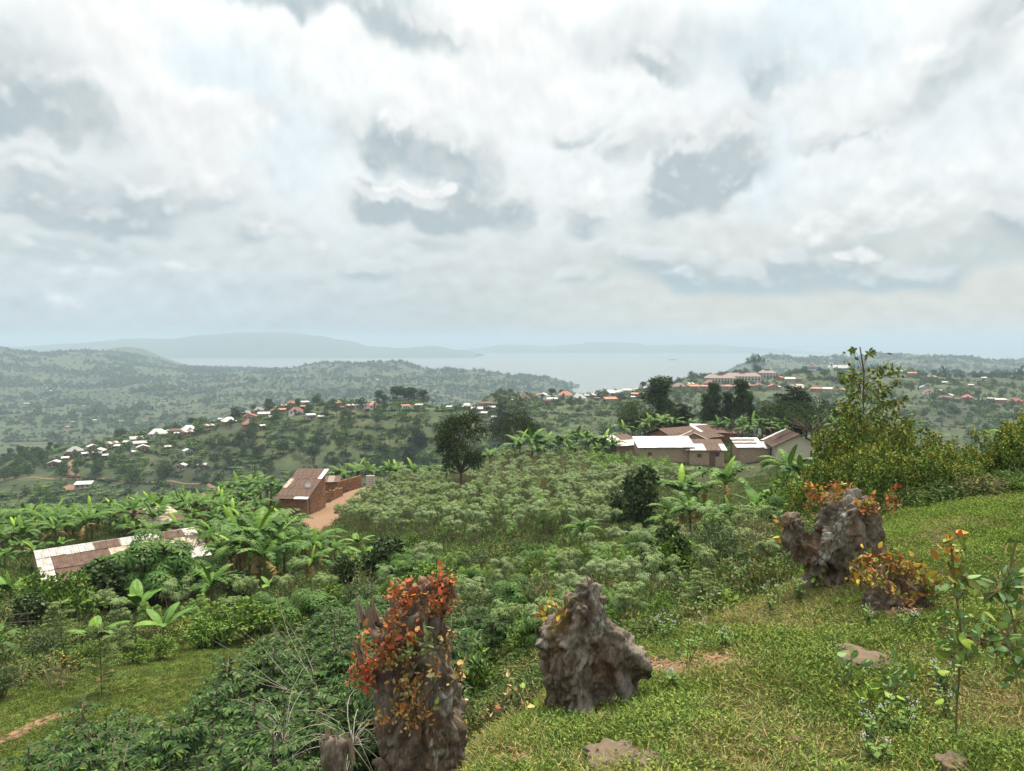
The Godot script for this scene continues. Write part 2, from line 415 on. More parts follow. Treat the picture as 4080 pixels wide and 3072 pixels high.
func build_ground_mesh() -> void:
	cell.seed = 21; cell.noise_type = FastNoiseLite.TYPE_CELLULAR; cell.cellular_return_type = FastNoiseLite.RETURN_CELL_VALUE; cell.frequency = 0.017; cell.domain_warp_enabled = true; cell.domain_warp_amplitude = 30.0; cell.domain_warp_frequency = 0.01
	cell2.seed = 22; cell2.noise_type = FastNoiseLite.TYPE_CELLULAR; cell2.cellular_return_type = FastNoiseLite.RETURN_CELL_VALUE; cell2.frequency = 0.04
	soil.seed = 23; soil.frequency = 0.22; soil.fractal_octaves = 4
	var na := az_list.size()
	var V := PackedVector3Array(); V.resize(na * NR)
	var C := PackedColorArray(); C.resize(na * NR)
	for i in na:
		var ra := deg_to_rad(az_list[i])
		for j in NR:
			var r := R0 * exp(j * RSTEP)
			var x := sin(ra) * r; var z := -cos(ra) * r
			V[i * NR + j] = Vector3(x, hts[i * NR + j], z)
			C[i * NR + j] = ground_colour(x, z, r, hts[i * NR + j])
	var I := PackedInt32Array()
	var centre := V.size()
	V.append(Vector3(0, -1.72, 0)); C.append(ground_colour(0, 0, 1.0))
	for i in na:
		var i2 := (i + 1) % na
		I.append_array([centre, i * NR, i2 * NR])
		for j in NR - 1:
			var a := i * NR + j; var b := i2 * NR + j
			I.append_array([a, a + 1, b + 1, a, b + 1, b])
	var m := commit(V, I, C)
	var o := mesh_node("ground", m, M.ground, self)
	o.set_meta("kind", "structure")
	o.set_meta("label", "hillside ground falling from the grassy bank to the valley and far hills")

# ---------------------------------------------------------------- helpers
func lin(r: float, g: float, b: float) -> Color:
	return Color(r, g, b).linear_to_srgb()

func named(called: String) -> String:
	var n: int = used.get(called, 0)
	used[called] = n + 1
	return called if n == 0 else "%s_%03d" % [called, n]

func commit(V: PackedVector3Array, I: PackedInt32Array, C := PackedColorArray(), smooth := true, UV := PackedVector2Array()) -> ArrayMesh:
	var arr := []; arr.resize(Mesh.ARRAY_MAX)
	arr[Mesh.ARRAY_VERTEX] = V
	if I.size(): arr[Mesh.ARRAY_INDEX] = I
	if C.size(): arr[Mesh.ARRAY_COLOR] = C
	if UV.size(): arr[Mesh.ARRAY_TEX_UV] = UV
	if smooth:
		var st := SurfaceTool.new()
		st.create_from_arrays(arr)
		st.generate_normals()
		return st.commit()
	var m := ArrayMesh.new()
	m.add_surface_from_arrays(Mesh.PRIMITIVE_TRIANGLES, arr)
	return m

func mesh_node(called: String, m: Mesh, material: Material, parent: Node) -> MeshInstance3D:
	var o := MeshInstance3D.new()
	o.mesh = m
	o.material_override = material
	if parent == self:
		o.name = named(called)
		add_child(o)
	else:
		o.name = called
		parent.add_child(o, true)
	return o

func thing(called: String, label: String, category: String, at := Vector3.ZERO, turn := 0.0, group := "") -> Node3D:
	var o := Node3D.new()
	o.name = named(called)
	add_child(o)
	o.position = at
	o.rotation.y = turn
	tag(o, label, category, group)
	return o

func tag(o: Node, label: String, category: String, group := "") -> Node:
	o.set_meta("label", label)
	o.set_meta("category", category)
	if group: o.set_meta("group", group)
	return o

func copy_of(proto: Node3D, called: String, at: Vector3, turn: float, size: float, label: String, category: String, group := "") -> Node3D:
	var o: Node3D = proto.duplicate()
	o.name = named(called)
	add_child(o)
	o.position = at
	o.rotation.y = turn
	o.scale = Vector3.ONE * size
	for k in ["label", "category", "group"]:
		if o.has_meta(k): o.remove_meta(k)
	tag(o, label, category, group)
	return o

func std(r: float, g: float, b: float, rough := 0.9, vertex := false) -> StandardMaterial3D:
	var m := StandardMaterial3D.new()
	m.albedo_color = lin(r, g, b)
	m.roughness = rough
	m.vertex_color_use_as_albedo = vertex
	return m

const ORD := ["first", "second", "third", "fourth", "fifth", "sixth", "seventh", "eighth", "ninth", "tenth", "eleventh", "twelfth", "thirteenth", "fourteenth", "fifteenth", "sixteenth", "seventeenth", "eighteenth", "nineteenth", "twentieth"]
func ordinal(k: int) -> String:
	if k < 20: return ORD[k]
	var tens := ["twenty", "thirty", "forty", "fifty", "sixty", "seventy", "eighty", "ninety"]
	if k < 99:
		var t: String = tens[(k + 1) / 10 - 2]
		if (k + 1) % 10 == 0: return t.substr(0, t.length() - 1) + "ieth"
		return t + "-" + ORD[(k + 1) % 10 - 1]
	return "hundredth" if k == 99 else "hundred-and-" + ordinal(k - 100)

# collected shapes: a growing triangle list, flat shaded
class Acc:
	var V := PackedVector3Array()
	var C := PackedColorArray()
	func tri(a: Vector3, b: Vector3, c: Vector3, col: Color) -> void:
		V.append(a); V.append(b); V.append(c)
		C.append(col); C.append(col); C.append(col)
	func quad(a: Vector3, b: Vector3, c: Vector3, d: Vector3, col: Color) -> void:
		tri(a, b, c, col); tri(a, c, d, col)
	# a leaf folded along its midrib: dir is towards the tip, side lies across
	func leaf(at: Vector3, dir: Vector3, side: Vector3, long: float, wide: float, fold: float, col: Color) -> void:
		var up := side.cross(dir)
		var mid := at + dir * long * 0.45
		var tip := at + dir * long - up * long * 0.14
		tri(at, mid + side * wide * 0.5 + up * fold * wide, tip, col)
		tri(at, tip, mid - side * wide * 0.5 + up * fold * wide, col)
	# a rounder leaf of four faces
	func broad(at: Vector3, dir: Vector3, side: Vector3, long: float, wide: float, fold: float, col: Color) -> void:
		var up := side.cross(dir)
		var a := at + dir * long * 0.3; var b := at + dir * long * 0.68 - up * long * 0.05
		var tip := at + dir * long - up * long * 0.16
		var s1 := side * wide * 0.5; var s2 := side * wide * 0.42
		var f := up * fold * wide
		V.append_array([at, a + s1 + f, tip, a + s1 + f, b + s2 + f, tip, at, tip, a - s1 + f, a - s1 + f, tip, b - s2 + f])
		for k in 12: C.append(col)
	func tube(a: Vector3, b: Vector3, ra: float, rb: float, sides: int, col: Color) -> void:
		var d := (b - a).normalized()
		var x := d.cross(Vector3.RIGHT if absf(d.y) > 0.7 else Vector3.UP).normalized()
		var y := d.cross(x)
		for k in sides:
			var t0 := TAU * k / sides; var t1 := TAU * (k + 1) / sides
			var e0 := x * cos(t0) + y * sin(t0); var e1 := x * cos(t1) + y * sin(t1)
			quad(a + e0 * ra, b + e0 * rb, b + e1 * rb, a + e1 * ra, col)
	func box(lo: Vector3, hi: Vector3, col: Color) -> void:
		var p := []
		for k in 8: p.append(Vector3(hi.x if k & 1 else lo.x, hi.y if k & 2 else lo.y, hi.z if k & 4 else lo.z))
		for f in [[0, 2, 3, 1], [4, 5, 7, 6], [0, 1, 5, 4], [2, 6, 7, 3], [0, 4, 6, 2], [1, 3, 7, 5]]:
			quad(p[f[0]], p[f[3]], p[f[2]], p[f[1]], col)
	func mesh() -> ArrayMesh:
		var arr := []; arr.resize(Mesh.ARRAY_MAX)
		arr[Mesh.ARRAY_VERTEX] = V
		arr[Mesh.ARRAY_COLOR] = C
		var m := ArrayMesh.new()
		m.add_surface_from_arrays(Mesh.PRIMITIVE_TRIANGLES, arr)
		return m

func rdir(r: RandomNumberGenerator) -> Vector3:
	var z := r.randf_range(-1, 1); var t := r.randf() * TAU; var s := sqrt(1 - z * z)
	return Vector3(s * cos(t), z, s * sin(t))

func vary(c: Color, r: RandomNumberGenerator, much := 0.25) -> Color:
	var k := 1.0 + r.randf_range(-much, much)
	var w := r.randf_range(-much, much) * 0.35
	return Color(c.r * (k + w), c.g * k, c.b * (k - w))

# ---------------------------------------------------------------- materials
func grain(seed_: int, freq: float, oct: int, lo: float, hi: float, size := 512, kind := FastNoiseLite.TYPE_SIMPLEX_SMOOTH) -> ImageTexture:
	var f := FastNoiseLite.new()
	f.seed = seed_; f.frequency = freq; f.fractal_octaves = oct; f.noise_type = kind
	var im := f.get_seamless_image(size, size)
	im.convert(Image.FORMAT_RGB8)
	var d := im.get_data()
	for k in d.size():
		d[k] = int(255.0 * (lo + (hi - lo) * d[k] / 255.0))
	return ImageTexture.create_from_image(Image.create_from_data(size, size, false, Image.FORMAT_RGB8, d))

func make_materials() -> void:
	T.fine = grain(31, 0.035, 5, 0.55, 1.0)
	T.coarse = grain(32, 0.012, 5, 0.5, 1.0)
	T.bark = grain(33, 0.05, 5, 0.5, 1.0)
	var g := std(1.22, 1.28, 1.08, 0.95, true)
	g.albedo_texture = T.fine
	g.uv1_triplanar = true; g.uv1_world_triplanar = true; g.uv1_scale = Vector3.ONE * 0.45
	g.detail_enabled = true; g.detail_albedo = T.coarse; g.detail_blend_mode = BaseMaterial3D.BLEND_MODE_MUL
	g.detail_uv_layer = BaseMaterial3D.DETAIL_UV_2
	g.uv2_triplanar = true; g.uv2_world_triplanar = true; g.uv2_scale = Vector3.ONE * 0.011
	g.heightmap_enabled = true; g.heightmap_texture = T.fine; g.heightmap_scale = 2.5
	M.ground = g
	var w := std(0.14, 0.15, 0.135, 0.24)
	w.metallic_specular = 0.65
	M.water = w
	M.mountain = std(0.05, 0.075, 0.04, 0.95)

# ---------------------------------------------------------------- lake and far shores
func build_lake() -> void:
	var V := PackedVector3Array(); var I := PackedInt32Array()
	var rings := [700.0, 1500.0, 2500.0, 4000.0, 7000.0, 12000.0, 20000.0, 30000.0]
	for r in rings:
		for k in 73:
			var t := deg_to_rad(-75.0 + 150.0 * k / 72.0)
			V.append(Vector3(sin(t) * r, LAKE, -cos(t) * r))
	for j in rings.size() - 1:
		for k in 72:
			var a := j * 73 + k
			I.append_array([a, a + 73, a + 74, a, a + 74, a + 1])
	var o := mesh_node("lake", commit(V, I), M.water, self)
	o.set_meta("kind", "structure")
	o.set_meta("label", "pale lake filling the distance behind the hills")

# a far mountain range: crest [column, row], at a depth, sloping down to the lake on both sides
func range_of(called: String, crest: Array, depth: float, half: float, label: String) -> void:
	var cols := []
	for k in crest.size() - 1:
		var steps := maxi(2, int((crest[k + 1][0] - crest[k][0]) / 3.0))
		for s in steps:
			var t := float(s) / steps
			t = t * t * (3.0 - 2.0 * t)
			cols.append(Vector2(lerpf(crest[k][0], crest[k + 1][0], float(s) / steps), lerpf(crest[k][1], crest[k + 1][1], t)))
	cols.append(Vector2(crest[-1][0], crest[-1][1]))
	var f := FastNoiseLite.new(); f.seed = int(depth); f.frequency = 0.0016; f.fractal_octaves = 4
	var V := PackedVector3Array(); var I := PackedInt32Array()
	var rows := 15
	for k in cols.size():
		var c: Vector2 = cols[k]
		var top := px(c.x, c.y, depth)
		for j in rows:
			var q := (j - 7.0) / 7.0
			var p := top + Vector3(0, 0, -q * half)
			var fall := 1.0 - absf(q)
			p.y = lerpf(LAKE - 6.0, top.y, pow(fall, 0.85))
			p.y += f.get_noise_2d(p.x, p.z) * 0.28 * (top.y - LAKE) * (1.0 - fall) * fall * 4.0
			p.x *= 1.0 - q * half / depth * 0.9
			V.append(p)
	for k in cols.size() - 1:
		for j in rows - 1:
			var a := k * rows + j
			I.append_array([a, a + 1, a + rows + 1, a, a + rows + 1, a + rows])
	var o := mesh_node(called, commit(V, I), M.mountain, self)
	o.set_meta("kind", "structure")
	o.set_meta("label", label)

func build_far_shores() -> void:
	range_of("mountain", [[-260, 352], [-80, 346], [14, 347], [70, 343.5], [139, 338.3], [170, 338.8], [205, 334.8], [247, 332.2], [293, 332.8], [320, 336], [341, 339.8], [372, 346.2], [400, 348], [433, 345.8], [458, 349.6], [480, 353.6]], 6900.0, 900.0, "broad hazy blue mountain across the lake behind the left hills")
	range_of("mountain", [[440, 352.5], [472, 348.7], [506, 344.4], [525, 344.8], [549, 346.4], [570, 344.5], [596, 341.9], [634, 342.6], [648, 345.2], [682, 344.6], [719, 344.5], [742, 346.8], [770, 348.3], [790, 351]], 9300.0, 900.0, "low hazy mountain range across the middle of the lake")
	range_of("island", [[774, 348.6], [782, 347.6], [795, 345.9], [808, 346.3], [818, 347.8], [824, 348.6]], 13500.0, 500.0, "faint long island on the lake, left of the smaller ones")
	range_of("island", [[822, 348.5], [828, 347.2], [835, 347.3], [841, 348.5]], 13500.0, 300.0, "faint smallest island in the middle of three")
	range_of("island", [[846, 349.2], [853, 347.6], [862, 346.6], [872, 347.9], [882, 349.2]], 12500.0, 400.0, "faint island on the lake beside the tall sapling")

# ---------------------------------------------------------------- plants: shapes
func leaf_mat(rough: float, glow: Color) -> StandardMaterial3D:
	var m := std(1.28, 1.36, 1.05, rough, true)
	m.backlight = glow
	m.metallic_specular = 0.25
	return m

func plant_materials() -> void:
	M.leaf = leaf_mat(0.6, Color(0.62, 0.66, 0.25))
	M.gloss = leaf_mat(0.42, Color(0.40, 0.45, 0.18))
	M.banana = leaf_mat(0.5, Color(0.75, 0.80, 0.22))
	M.matt = leaf_mat(0.75, Color(0.45, 0.5, 0.25))
	M.red = leaf_mat(0.55, Color(0.80, 0.45, 0.20))
	M.wood = std(1, 1, 1, 0.95, true)
	M.needle = leaf_mat(0.7, Color(0.25, 0.28, 0.12))

# one banana leaf along +x from the crown, arching over; torn leaves fall apart into strips
func banana_leaf(r: RandomNumberGenerator, long: float, wide: float, rise: float, bend: float, torn: float, col: Color) -> ArrayMesh:
	var a := Acc.new()
	var n := 11
	var P := PackedVector3Array(); var W := PackedFloat32Array(); var U := PackedVector3Array()
	var p := Vector3.ZERO
	var sway := r.randf_range(-0.25, 0.25)
	for k in n + 1:
		var t := float(k) / n
		var e := rise - bend * pow(t, 1.25)
		var d := Vector3(cos(e) * cos(sway * t), sin(e), cos(e) * sin(sway * t))
		P.append(p); U.append(Vector3(-sin(e), cos(e), 0))
		var s := clampf((t - 0.10) / 0.90, 0.0, 1.0)
		W.append(wide * 0.5 * pow(sin(PI * pow(s, 0.8)), 0.6) if s > 0.0 and s < 1.0 else 0.0)
		p += d * long / n
	var rib := Color(col.r * 1.5, col.g * 1.25, col.b * 1.3)
	var t0 := long * 0.018
	for k in n:
		var f := t0 * (1.0 - 0.8 * k / n)
		a.quad(P[k] + Vector3(0, 0, f), P[k + 1] + Vector3(0, 0, f * 0.9), P[k + 1] - U[k + 1] * f * 1.2, P[k] - U[k] * f * 1.2, rib)
		a.quad(P[k] - Vector3(0, 0, f), P[k] - U[k] * f * 1.2, P[k + 1] - U[k + 1] * f * 1.2, P[k + 1] - Vector3(0, 0, f * 0.9), rib)
	var drop := [r.randf_range(-0.15, 0.5), r.randf_range(-0.15, 0.5)]
	for k in range(1, n):
		for s in 2:
			var sg := 1.0 if s == 0 else -1.0
			var parts := 2 if torn > 0.3 else 1
			for q in parts:
				var f0 := float(q) / parts; var f1 := float(q + 1) / parts
				var a0 := P[k].lerp(P[k + 1], f0); var a1 := P[k].lerp(P[k + 1], f1)
				var w0 := lerpf(W[k], W[k + 1], f0); var w1 := lerpf(W[k], W[k + 1], f1)
				var fall: float = drop[s] + torn * r.randf_range(0.0, 0.75)
				var gap := torn * r.randf_range(0.0, 0.42)
				if torn > 0.5 and r.randf() < 0.06: continue
				var out0 := Vector3(0, 0, sg * w0) * cos(fall) - U[k] * w0 * sin(fall) * 0.9
				var out1 := Vector3(0, 0, sg * w1) * cos(fall) - U[k + 1] * w1 * sin(fall) * 0.9
				var along := (a1 - a0)
				var e0 := a0 + out0 + along * gap + along * 0.5
				var e1 := a1 + out1 - along * gap + along * 0.5
				var c := col * r.randf_range(0.88, 1.12)
				var m0 := a0 + out0 * 0.5 + U[k] * w0 * 0.10; var m1 := a1 + out1 * 0.5 + U[k] * w1 * 0.10
				a.quad(a0, a1, m1, m0, c)
				a.quad(m0, m1, e1, e0, c)
	return a.mesh()

var banana_protos: Array = []
var banana_leaves := {}

func make_bananas() -> void:
	var r := RandomNumberGenerator.new(); r.seed = 77
	var tones := [Color(0.052, 0.104, 0.026), Color(0.038, 0.082, 0.022), Color(0.070, 0.130, 0.028), Color(0.060, 0.106, 0.036)]
	var full := []; var fresh := []; var dead := []; var young := []
	for k in 8:
		full.append(banana_leaf(r, 1.0, 0.27, r.randf_range(0.75, 1.15), r.randf_range(1.3, 2.4), [0.95, 0.7, 0.4, 0.85][k % 4], tones[k % 4]))
	for k in 4:
		fresh.append(banana_leaf(r, 1.0, 0.20, r.randf_range(1.2, 1.45), r.randf_range(0.4, 1.2), [0.0, 0.1][k % 2], [Color(0.16, 0.25, 0.036), Color(0.11, 0.19, 0.036)][k % 2]))
	for k in 4:
		young.append(banana_leaf(r, 1.0, 0.33, r.randf_range(0.7, 1.15), r.randf_range(0.7, 1.3), 0.12, [Color(0.105, 0.185, 0.036), Color(0.075, 0.145, 0.036)][k % 2]))
	for k in 2:
		dead.append(banana_leaf(r, 0.9, 0.2, 0.2, 2.4, 0.95, Color(0.20, 0.135, 0.06)))
	banana_leaves = {"full": full, "fresh": fresh, "dead": dead, "young": young}
	# proto 0-5 grown plants of height about 1 (scaled at planting), 6-8 suckers with a few wide leaves
	for k in 9:
		var o := Node3D.new()
		var st := Acc.new()
		var sucker := k >= 6
		var top := 0.30 if sucker else 0.50
		var lean := Vector3(r.randf_range(-0.06, 0.06), 0, r.randf_range(-0.06, 0.06))
		var c1 := Color(0.10, 0.12, 0.045); var c2 := Color(0.13, 0.085, 0.05)
		var last := Vector3(0, -0.08, 0)
		for s in 5:
			var nx := Vector3(0, top * (s + 1) / 5.0, 0) + lean * pow((s + 1) / 5.0, 1.6)
			st.tube(last, nx, 0.036 - 0.005 * s, 0.036 - 0.005 * (s + 1), 7, c2.lerp(c1, r.randf_range(0.2, 1.0)))
			last = nx
		mesh_node("pseudostem", st.mesh(), M.wood, o)
		var count := r.randi_range(5, 7) if sucker else r.randi_range(10, 13)
		var turn := r.randf() * TAU
		for s in count:
			var pool: Array = young if sucker else full
			if s >= count - 1: pool = fresh
			if not sucker and s < 2 and k % 2 == 0: pool = dead
			var lf := mesh_node("leaf", pool[r.randi() % pool.size()], M.banana, o)
			turn += 2.4 + r.randf_range(-0.4, 0.4)
			var size := r.randf_range(0.5, 0.68) * (0.72 if pool == fresh else 1.0)
			if sucker: size *= 1.05
			lf.transform = Transform3D(Basis(Vector3.UP, turn).scaled(Vector3.ONE * size), last - Vector3(0, 0.05 * (1.0 - float(s) / count), 0))
			lf.rotate_object_local(Vector3.BACK, r.randf_range(-0.25, 0.2))
		banana_protos.append(o)

# leaves spread over round clumps: clumps are [centre, radius]
func foliage(a: Acc, r: RandomNumberGenerator, clumps: Array, count: int, long: float, wide: float, cols: Array, droop := 0.2, fill := 0.55, broad := false) -> void:
	var total := 0.0
	for c in clumps: total += c[1] * c[1]
	for c in clumps:
		var n := int(count * c[1] * c[1] / total)
		for k in n:
			var d := rdir(r)
			if d.y < -0.3 and r.randf() < 0.5: d.y = -d.y
			var p: Vector3 = c[0] + d * c[1] * pow(r.randf_range(fill * fill, 1.0), 0.5) * Vector3(1, 0.9, 1)
			var out := (d + rdir(r) * 0.8 - Vector3(0, droop, 0)).normalized()
			var side := out.cross(rdir(r)).normalized()
			if side.length() < 0.5: side = Vector3.RIGHT
			var s := r.randf_range(0.7, 1.25)
			var col: Color = vary(cols[r.randi() % cols.size()], r)
			if broad: a.broad(p, out, side, long * s, wide * s, 0.16, col)
			else: a.leaf(p, out, side, long * s, wide * s, 0.2, col)

func limbs(a: Acc, r: RandomNumberGenerator, base: Vector3, fork: Vector3, clumps: Array, r0: float, col: Color) -> void:
	a.tube(base - Vector3(0, r0 * 2.0, 0), base.lerp(fork, 0.5) + Vector3(r.randf_range(-1, 1), 0, r.randf_range(-1, 1)) * r0, r0, r0 * 0.8, 7, col)
	a.tube(base.lerp(fork, 0.5) + Vector3(0, -r0 * 0.3, 0), fork, r0 * 0.85, r0 * 0.62, 7, col)
	for c in clumps:
		var mid: Vector3 = fork.lerp(c[0], 0.5) + rdir(r) * r0 * 1.5
		a.tube(fork, mid, r0 * 0.42, r0 * 0.27, 5, col)
		a.tube(mid, c[0], r0 * 0.27, r0 * 0.10, 4, col)

# kinds of tree, each of unit height, as trunk and crown
var tree_protos := {}
func tree_proto(kind: String, r: RandomNumberGenerator, fine: int) -> Node3D:
	var o := Node3D.new()
	var clumps := []; var fork := Vector3(0, 0.35, 0); var cols := []; var bark := Color(0.10, 0.075, 0.055)
	var long := 0.06; var wide := 0.03; var thick := 0.022; var droop := 0.25
	match kind:
		"oval":      # dense dark crown on a short forked trunk
			cols = [Color(0.030, 0.046, 0.018), Color(0.040, 0.058, 0.020), Color(0.062, 0.074, 0.022), Color(0.024, 0.036, 0.016)]
			fork = Vector3(0, 0.24, 0)
			for k in 34:
				var d := rdir(r)
				var y := r.randf_range(0.26, 0.94)
				var w := 0.29 * sqrt(maxf(0.02, 1.0 - pow((y - 0.56) / 0.44, 2)))
				clumps.append([Vector3(d.x * w * 0.85, y, d.z * w * 0.85), r.randf_range(0.07, 0.12)])
			long = 0.046; wide = 0.022
		"round":     # broad dome
			cols = [Color(0.034, 0.050, 0.019), Color(0.046, 0.062, 0.022), Color(0.026, 0.040, 0.017)]
			for k in 34:
				var d := rdir(r); d.y = absf(d.y)
				clumps.append([Vector3(0, 0.45, 0) + d * Vector3(0.48, 0.45, 0.48) * r.randf_range(0.5, 0.9), r.randf_range(0.10, 0.16)])
			long = 0.042; wide = 0.02
		"slim":      # tall eucalyptus or silky oak: clumps round an upright stem, sky between
			cols = [Color(0.046, 0.068, 0.030), Color(0.058, 0.082, 0.038), Color(0.034, 0.052, 0.025)]
			fork = Vector3(0, 0.55, 0); thick = 0.016; bark = Color(0.14, 0.12, 0.10)
			for k in 24:
				var y := pow(r.randf(), 0.8) * 0.72 + 0.26
				var w := 0.15 * (1.15 - y) * 2.0
				var t := r.randf() * TAU
				clumps.append([Vector3(cos(t) * w * r.randf(), y, sin(t) * w * r.randf()), r.randf_range(0.045, 0.08)])
			long = 0.045; wide = 0.014; droop = 0.7
		"umbrella":  # flat wide crown in layers
			cols = [Color(0.034, 0.058, 0.018), Color(0.048, 0.078, 0.022), Color(0.026, 0.044, 0.016)]
			fork = Vector3(0, 0.45, 0)
			for k in 40:
				var t := r.randf() * TAU; var w := sqrt(r.randf()) * 0.85
				clumps.append([Vector3(cos(t) * w, 0.92 - w * w * 0.32 + r.randf_range(-0.08, 0.05), sin(t) * w), r.randf_range(0.09, 0.15)])
			long = 0.05; wide = 0.02; droop = 0.0
		"bushy":     # rounded mid green tree or big shrub, leafy to the ground
			cols = [Color(0.062, 0.098, 0.034), Color(0.080, 0.120, 0.040), Color(0.046, 0.075, 0.028)]
			fork = Vector3(0, 0.2, 0)
			for k in 30:
				var d := rdir(r)
				clumps.append([Vector3(0, 0.55, 0) + d * Vector3(0.36, 0.42, 0.36) * r.randf_range(0.5, 1.0), r.randf_range(0.10, 0.17)])
			long = 0.055; wide = 0.028
		"cypress":   # narrow dark column
			cols = [Color(0.024, 0.038, 0.020), Color(0.032, 0.048, 0.024)]
			fork = Vector3(0, 0.7, 0); thick = 0.015
			for k in 26:
				var y := 0.08 + 0.9 * k / 26.0
				var w := 0.085 * sqrt(1.05 - y)
				var t := r.randf() * TAU
				clumps.append([Vector3(cos(t) * w, y, sin(t) * w), 0.055 + 0.06 * (1.0 - y)])
			long = 0.05; wide = 0.012; droop = -0.6
		"feathery":  # loose grey green crown
			cols = [Color(0.072, 0.100, 0.046), Color(0.090, 0.118, 0.055), Color(0.056, 0.080, 0.038)]
			fork = Vector3(0, 0.4, 0); thick = 0.016; bark = Color(0.13, 0.11, 0.09)
			for k in 26:
				var d := rdir(r)
				clumps.append([Vector3(0, 0.64, 0) + d * Vector3(0.28, 0.33, 0.28) * r.randf_range(0.3, 1.0), r.randf_range(0.06, 0.11)])
			long = 0.05; wide = 0.014; droop = 0.35
	var t := Acc.new()
	limbs(t, r, Vector3.ZERO, fork, clumps, thick, bark)
	if kind == "slim":
		t.tube(fork, Vector3(0, 0.93, 0), thick * 0.6, thick * 0.15, 5, bark)
	if kind == "oval":
		t.tube(Vector3(0.05, -0.05, 0.02), fork + Vector3(-0.01, 0.05, 0), thick * 0.6, thick * 0.5, 6, bark)
	mesh_node("trunk", t.mesh(), M.wood, o)
	var a := Acc.new()
	foliage(a, r, clumps, fine, long * pow(3000.0 / fine, 0.42), wide * pow(3000.0 / fine, 0.42), cols, droop, 0.4)
	mesh_node("crown", a.mesh(), M.needle if kind in ["cypress", "oval", "round"] else M.leaf, o)
	return o

func make_trees() -> void:
	var r := RandomNumberGenerator.new(); r.seed = 91
	for kind in ["oval", "round", "slim", "umbrella", "bushy", "cypress", "feathery"]:
		var list := []
		for k in 3:
			list.append(tree_proto(kind, r, 5200 if k == 0 else 1100))
		tree_protos[kind] = list

# cassava: thin bare canes with a flat dome of palmate leaves
var cassava_protos: Array = []
func palmate(a: Acc, r: RandomNumberGenerator, at: Vector3, nrm: Vector3, size: float, col: Color, lobes := 6) -> void:
	var x := nrm.cross(rdir(r)).normalized(); var y := nrm.cross(x)
	for k in lobes:
		var t := -2.4 + 4.8 * k / (lobes - 1.0)
		var d := (x * cos(t) + y * sin(t) - nrm * 0.35).normalized()
		var s := d.cross(nrm).normalized() * size * 0.12
		var l := size * (1.0 - 0.09 * absf(t))
		a.tri(at, at + d * l * 0.6 + s, at + d * l, col)
		a.tri(at, at + d * l, at + d * l * 0.6 - s, col)

func make_cassava() -> void:
	var r := RandomNumberGenerator.new(); r.seed = 55
	for k in 8:
		var o := Node3D.new()
		var st := Acc.new(); var fo := Acc.new()
		var green := k >= 6          # the fresher, leafier ones
		var tall := r.randf_range(1.25, 1.75)
		var wide := r.randf_range(0.62, 0.85)
		var canes := r.randi_range(5, 8)
		for s in canes:
			var t := TAU * s / canes + r.randf_range(-0.4, 0.4)
			var foot := Vector3(cos(t), 0, sin(t)) * r.randf_range(0.03, 0.25)
			var head := Vector3(cos(t), 0, sin(t)) * wide * r.randf_range(0.3, 0.8) + Vector3(0, tall * r.randf_range(0.75, 0.95), 0)
			var knee := foot.lerp(head, 0.5) + rdir(r) * 0.07
			var cc := vary(Color(0.20, 0.165, 0.105), r)
			st.tube(foot - Vector3(0, 0.25, 0), knee, 0.016, 0.013, 4, cc)
			st.tube(knee, head, 0.013, 0.008, 4, cc)
		var lobes := []
		for s in 8:
			var t := r.randf() * TAU; var q := sqrt(r.randf()) * wide * 0.72
			lobes.append([Vector3(cos(t) * q, tall * r.randf_range(0.62, 1.02), sin(t) * q), wide * r.randf_range(0.26, 0.46)])
		for f in (250 if green else 215):
			var lb: Array = lobes[r.randi() % 8]
			var d := rdir(r)
			if d.y < -0.5: d.y = -d.y
			var p: Vector3 = lb[0] + d * lb[1] * Vector3(1, 0.8, 1) * r.randf_range(0.45, 1.1)
			if green: p.y -= r.randf_range(0.0, 0.45)
			var nrm := (Vector3(0, 0.7, 0) + d + rdir(r) * 0.5).normalized()
			var col := vary(Color(0.150, 0.188, 0.110).lerp(Color(0.125, 0.168, 0.074), float(k % 3) * 0.4) if not green else Color(0.125, 0.195, 0.060), r, 0.3)
			palmate(fo, r, p, nrm, r.randf_range(0.10, 0.17), col)
		mesh_node("stem", st.mesh(), M.wood, o)
		mesh_node("foliage", fo.mesh(), M.matt, o)
		cassava_protos.append(o)

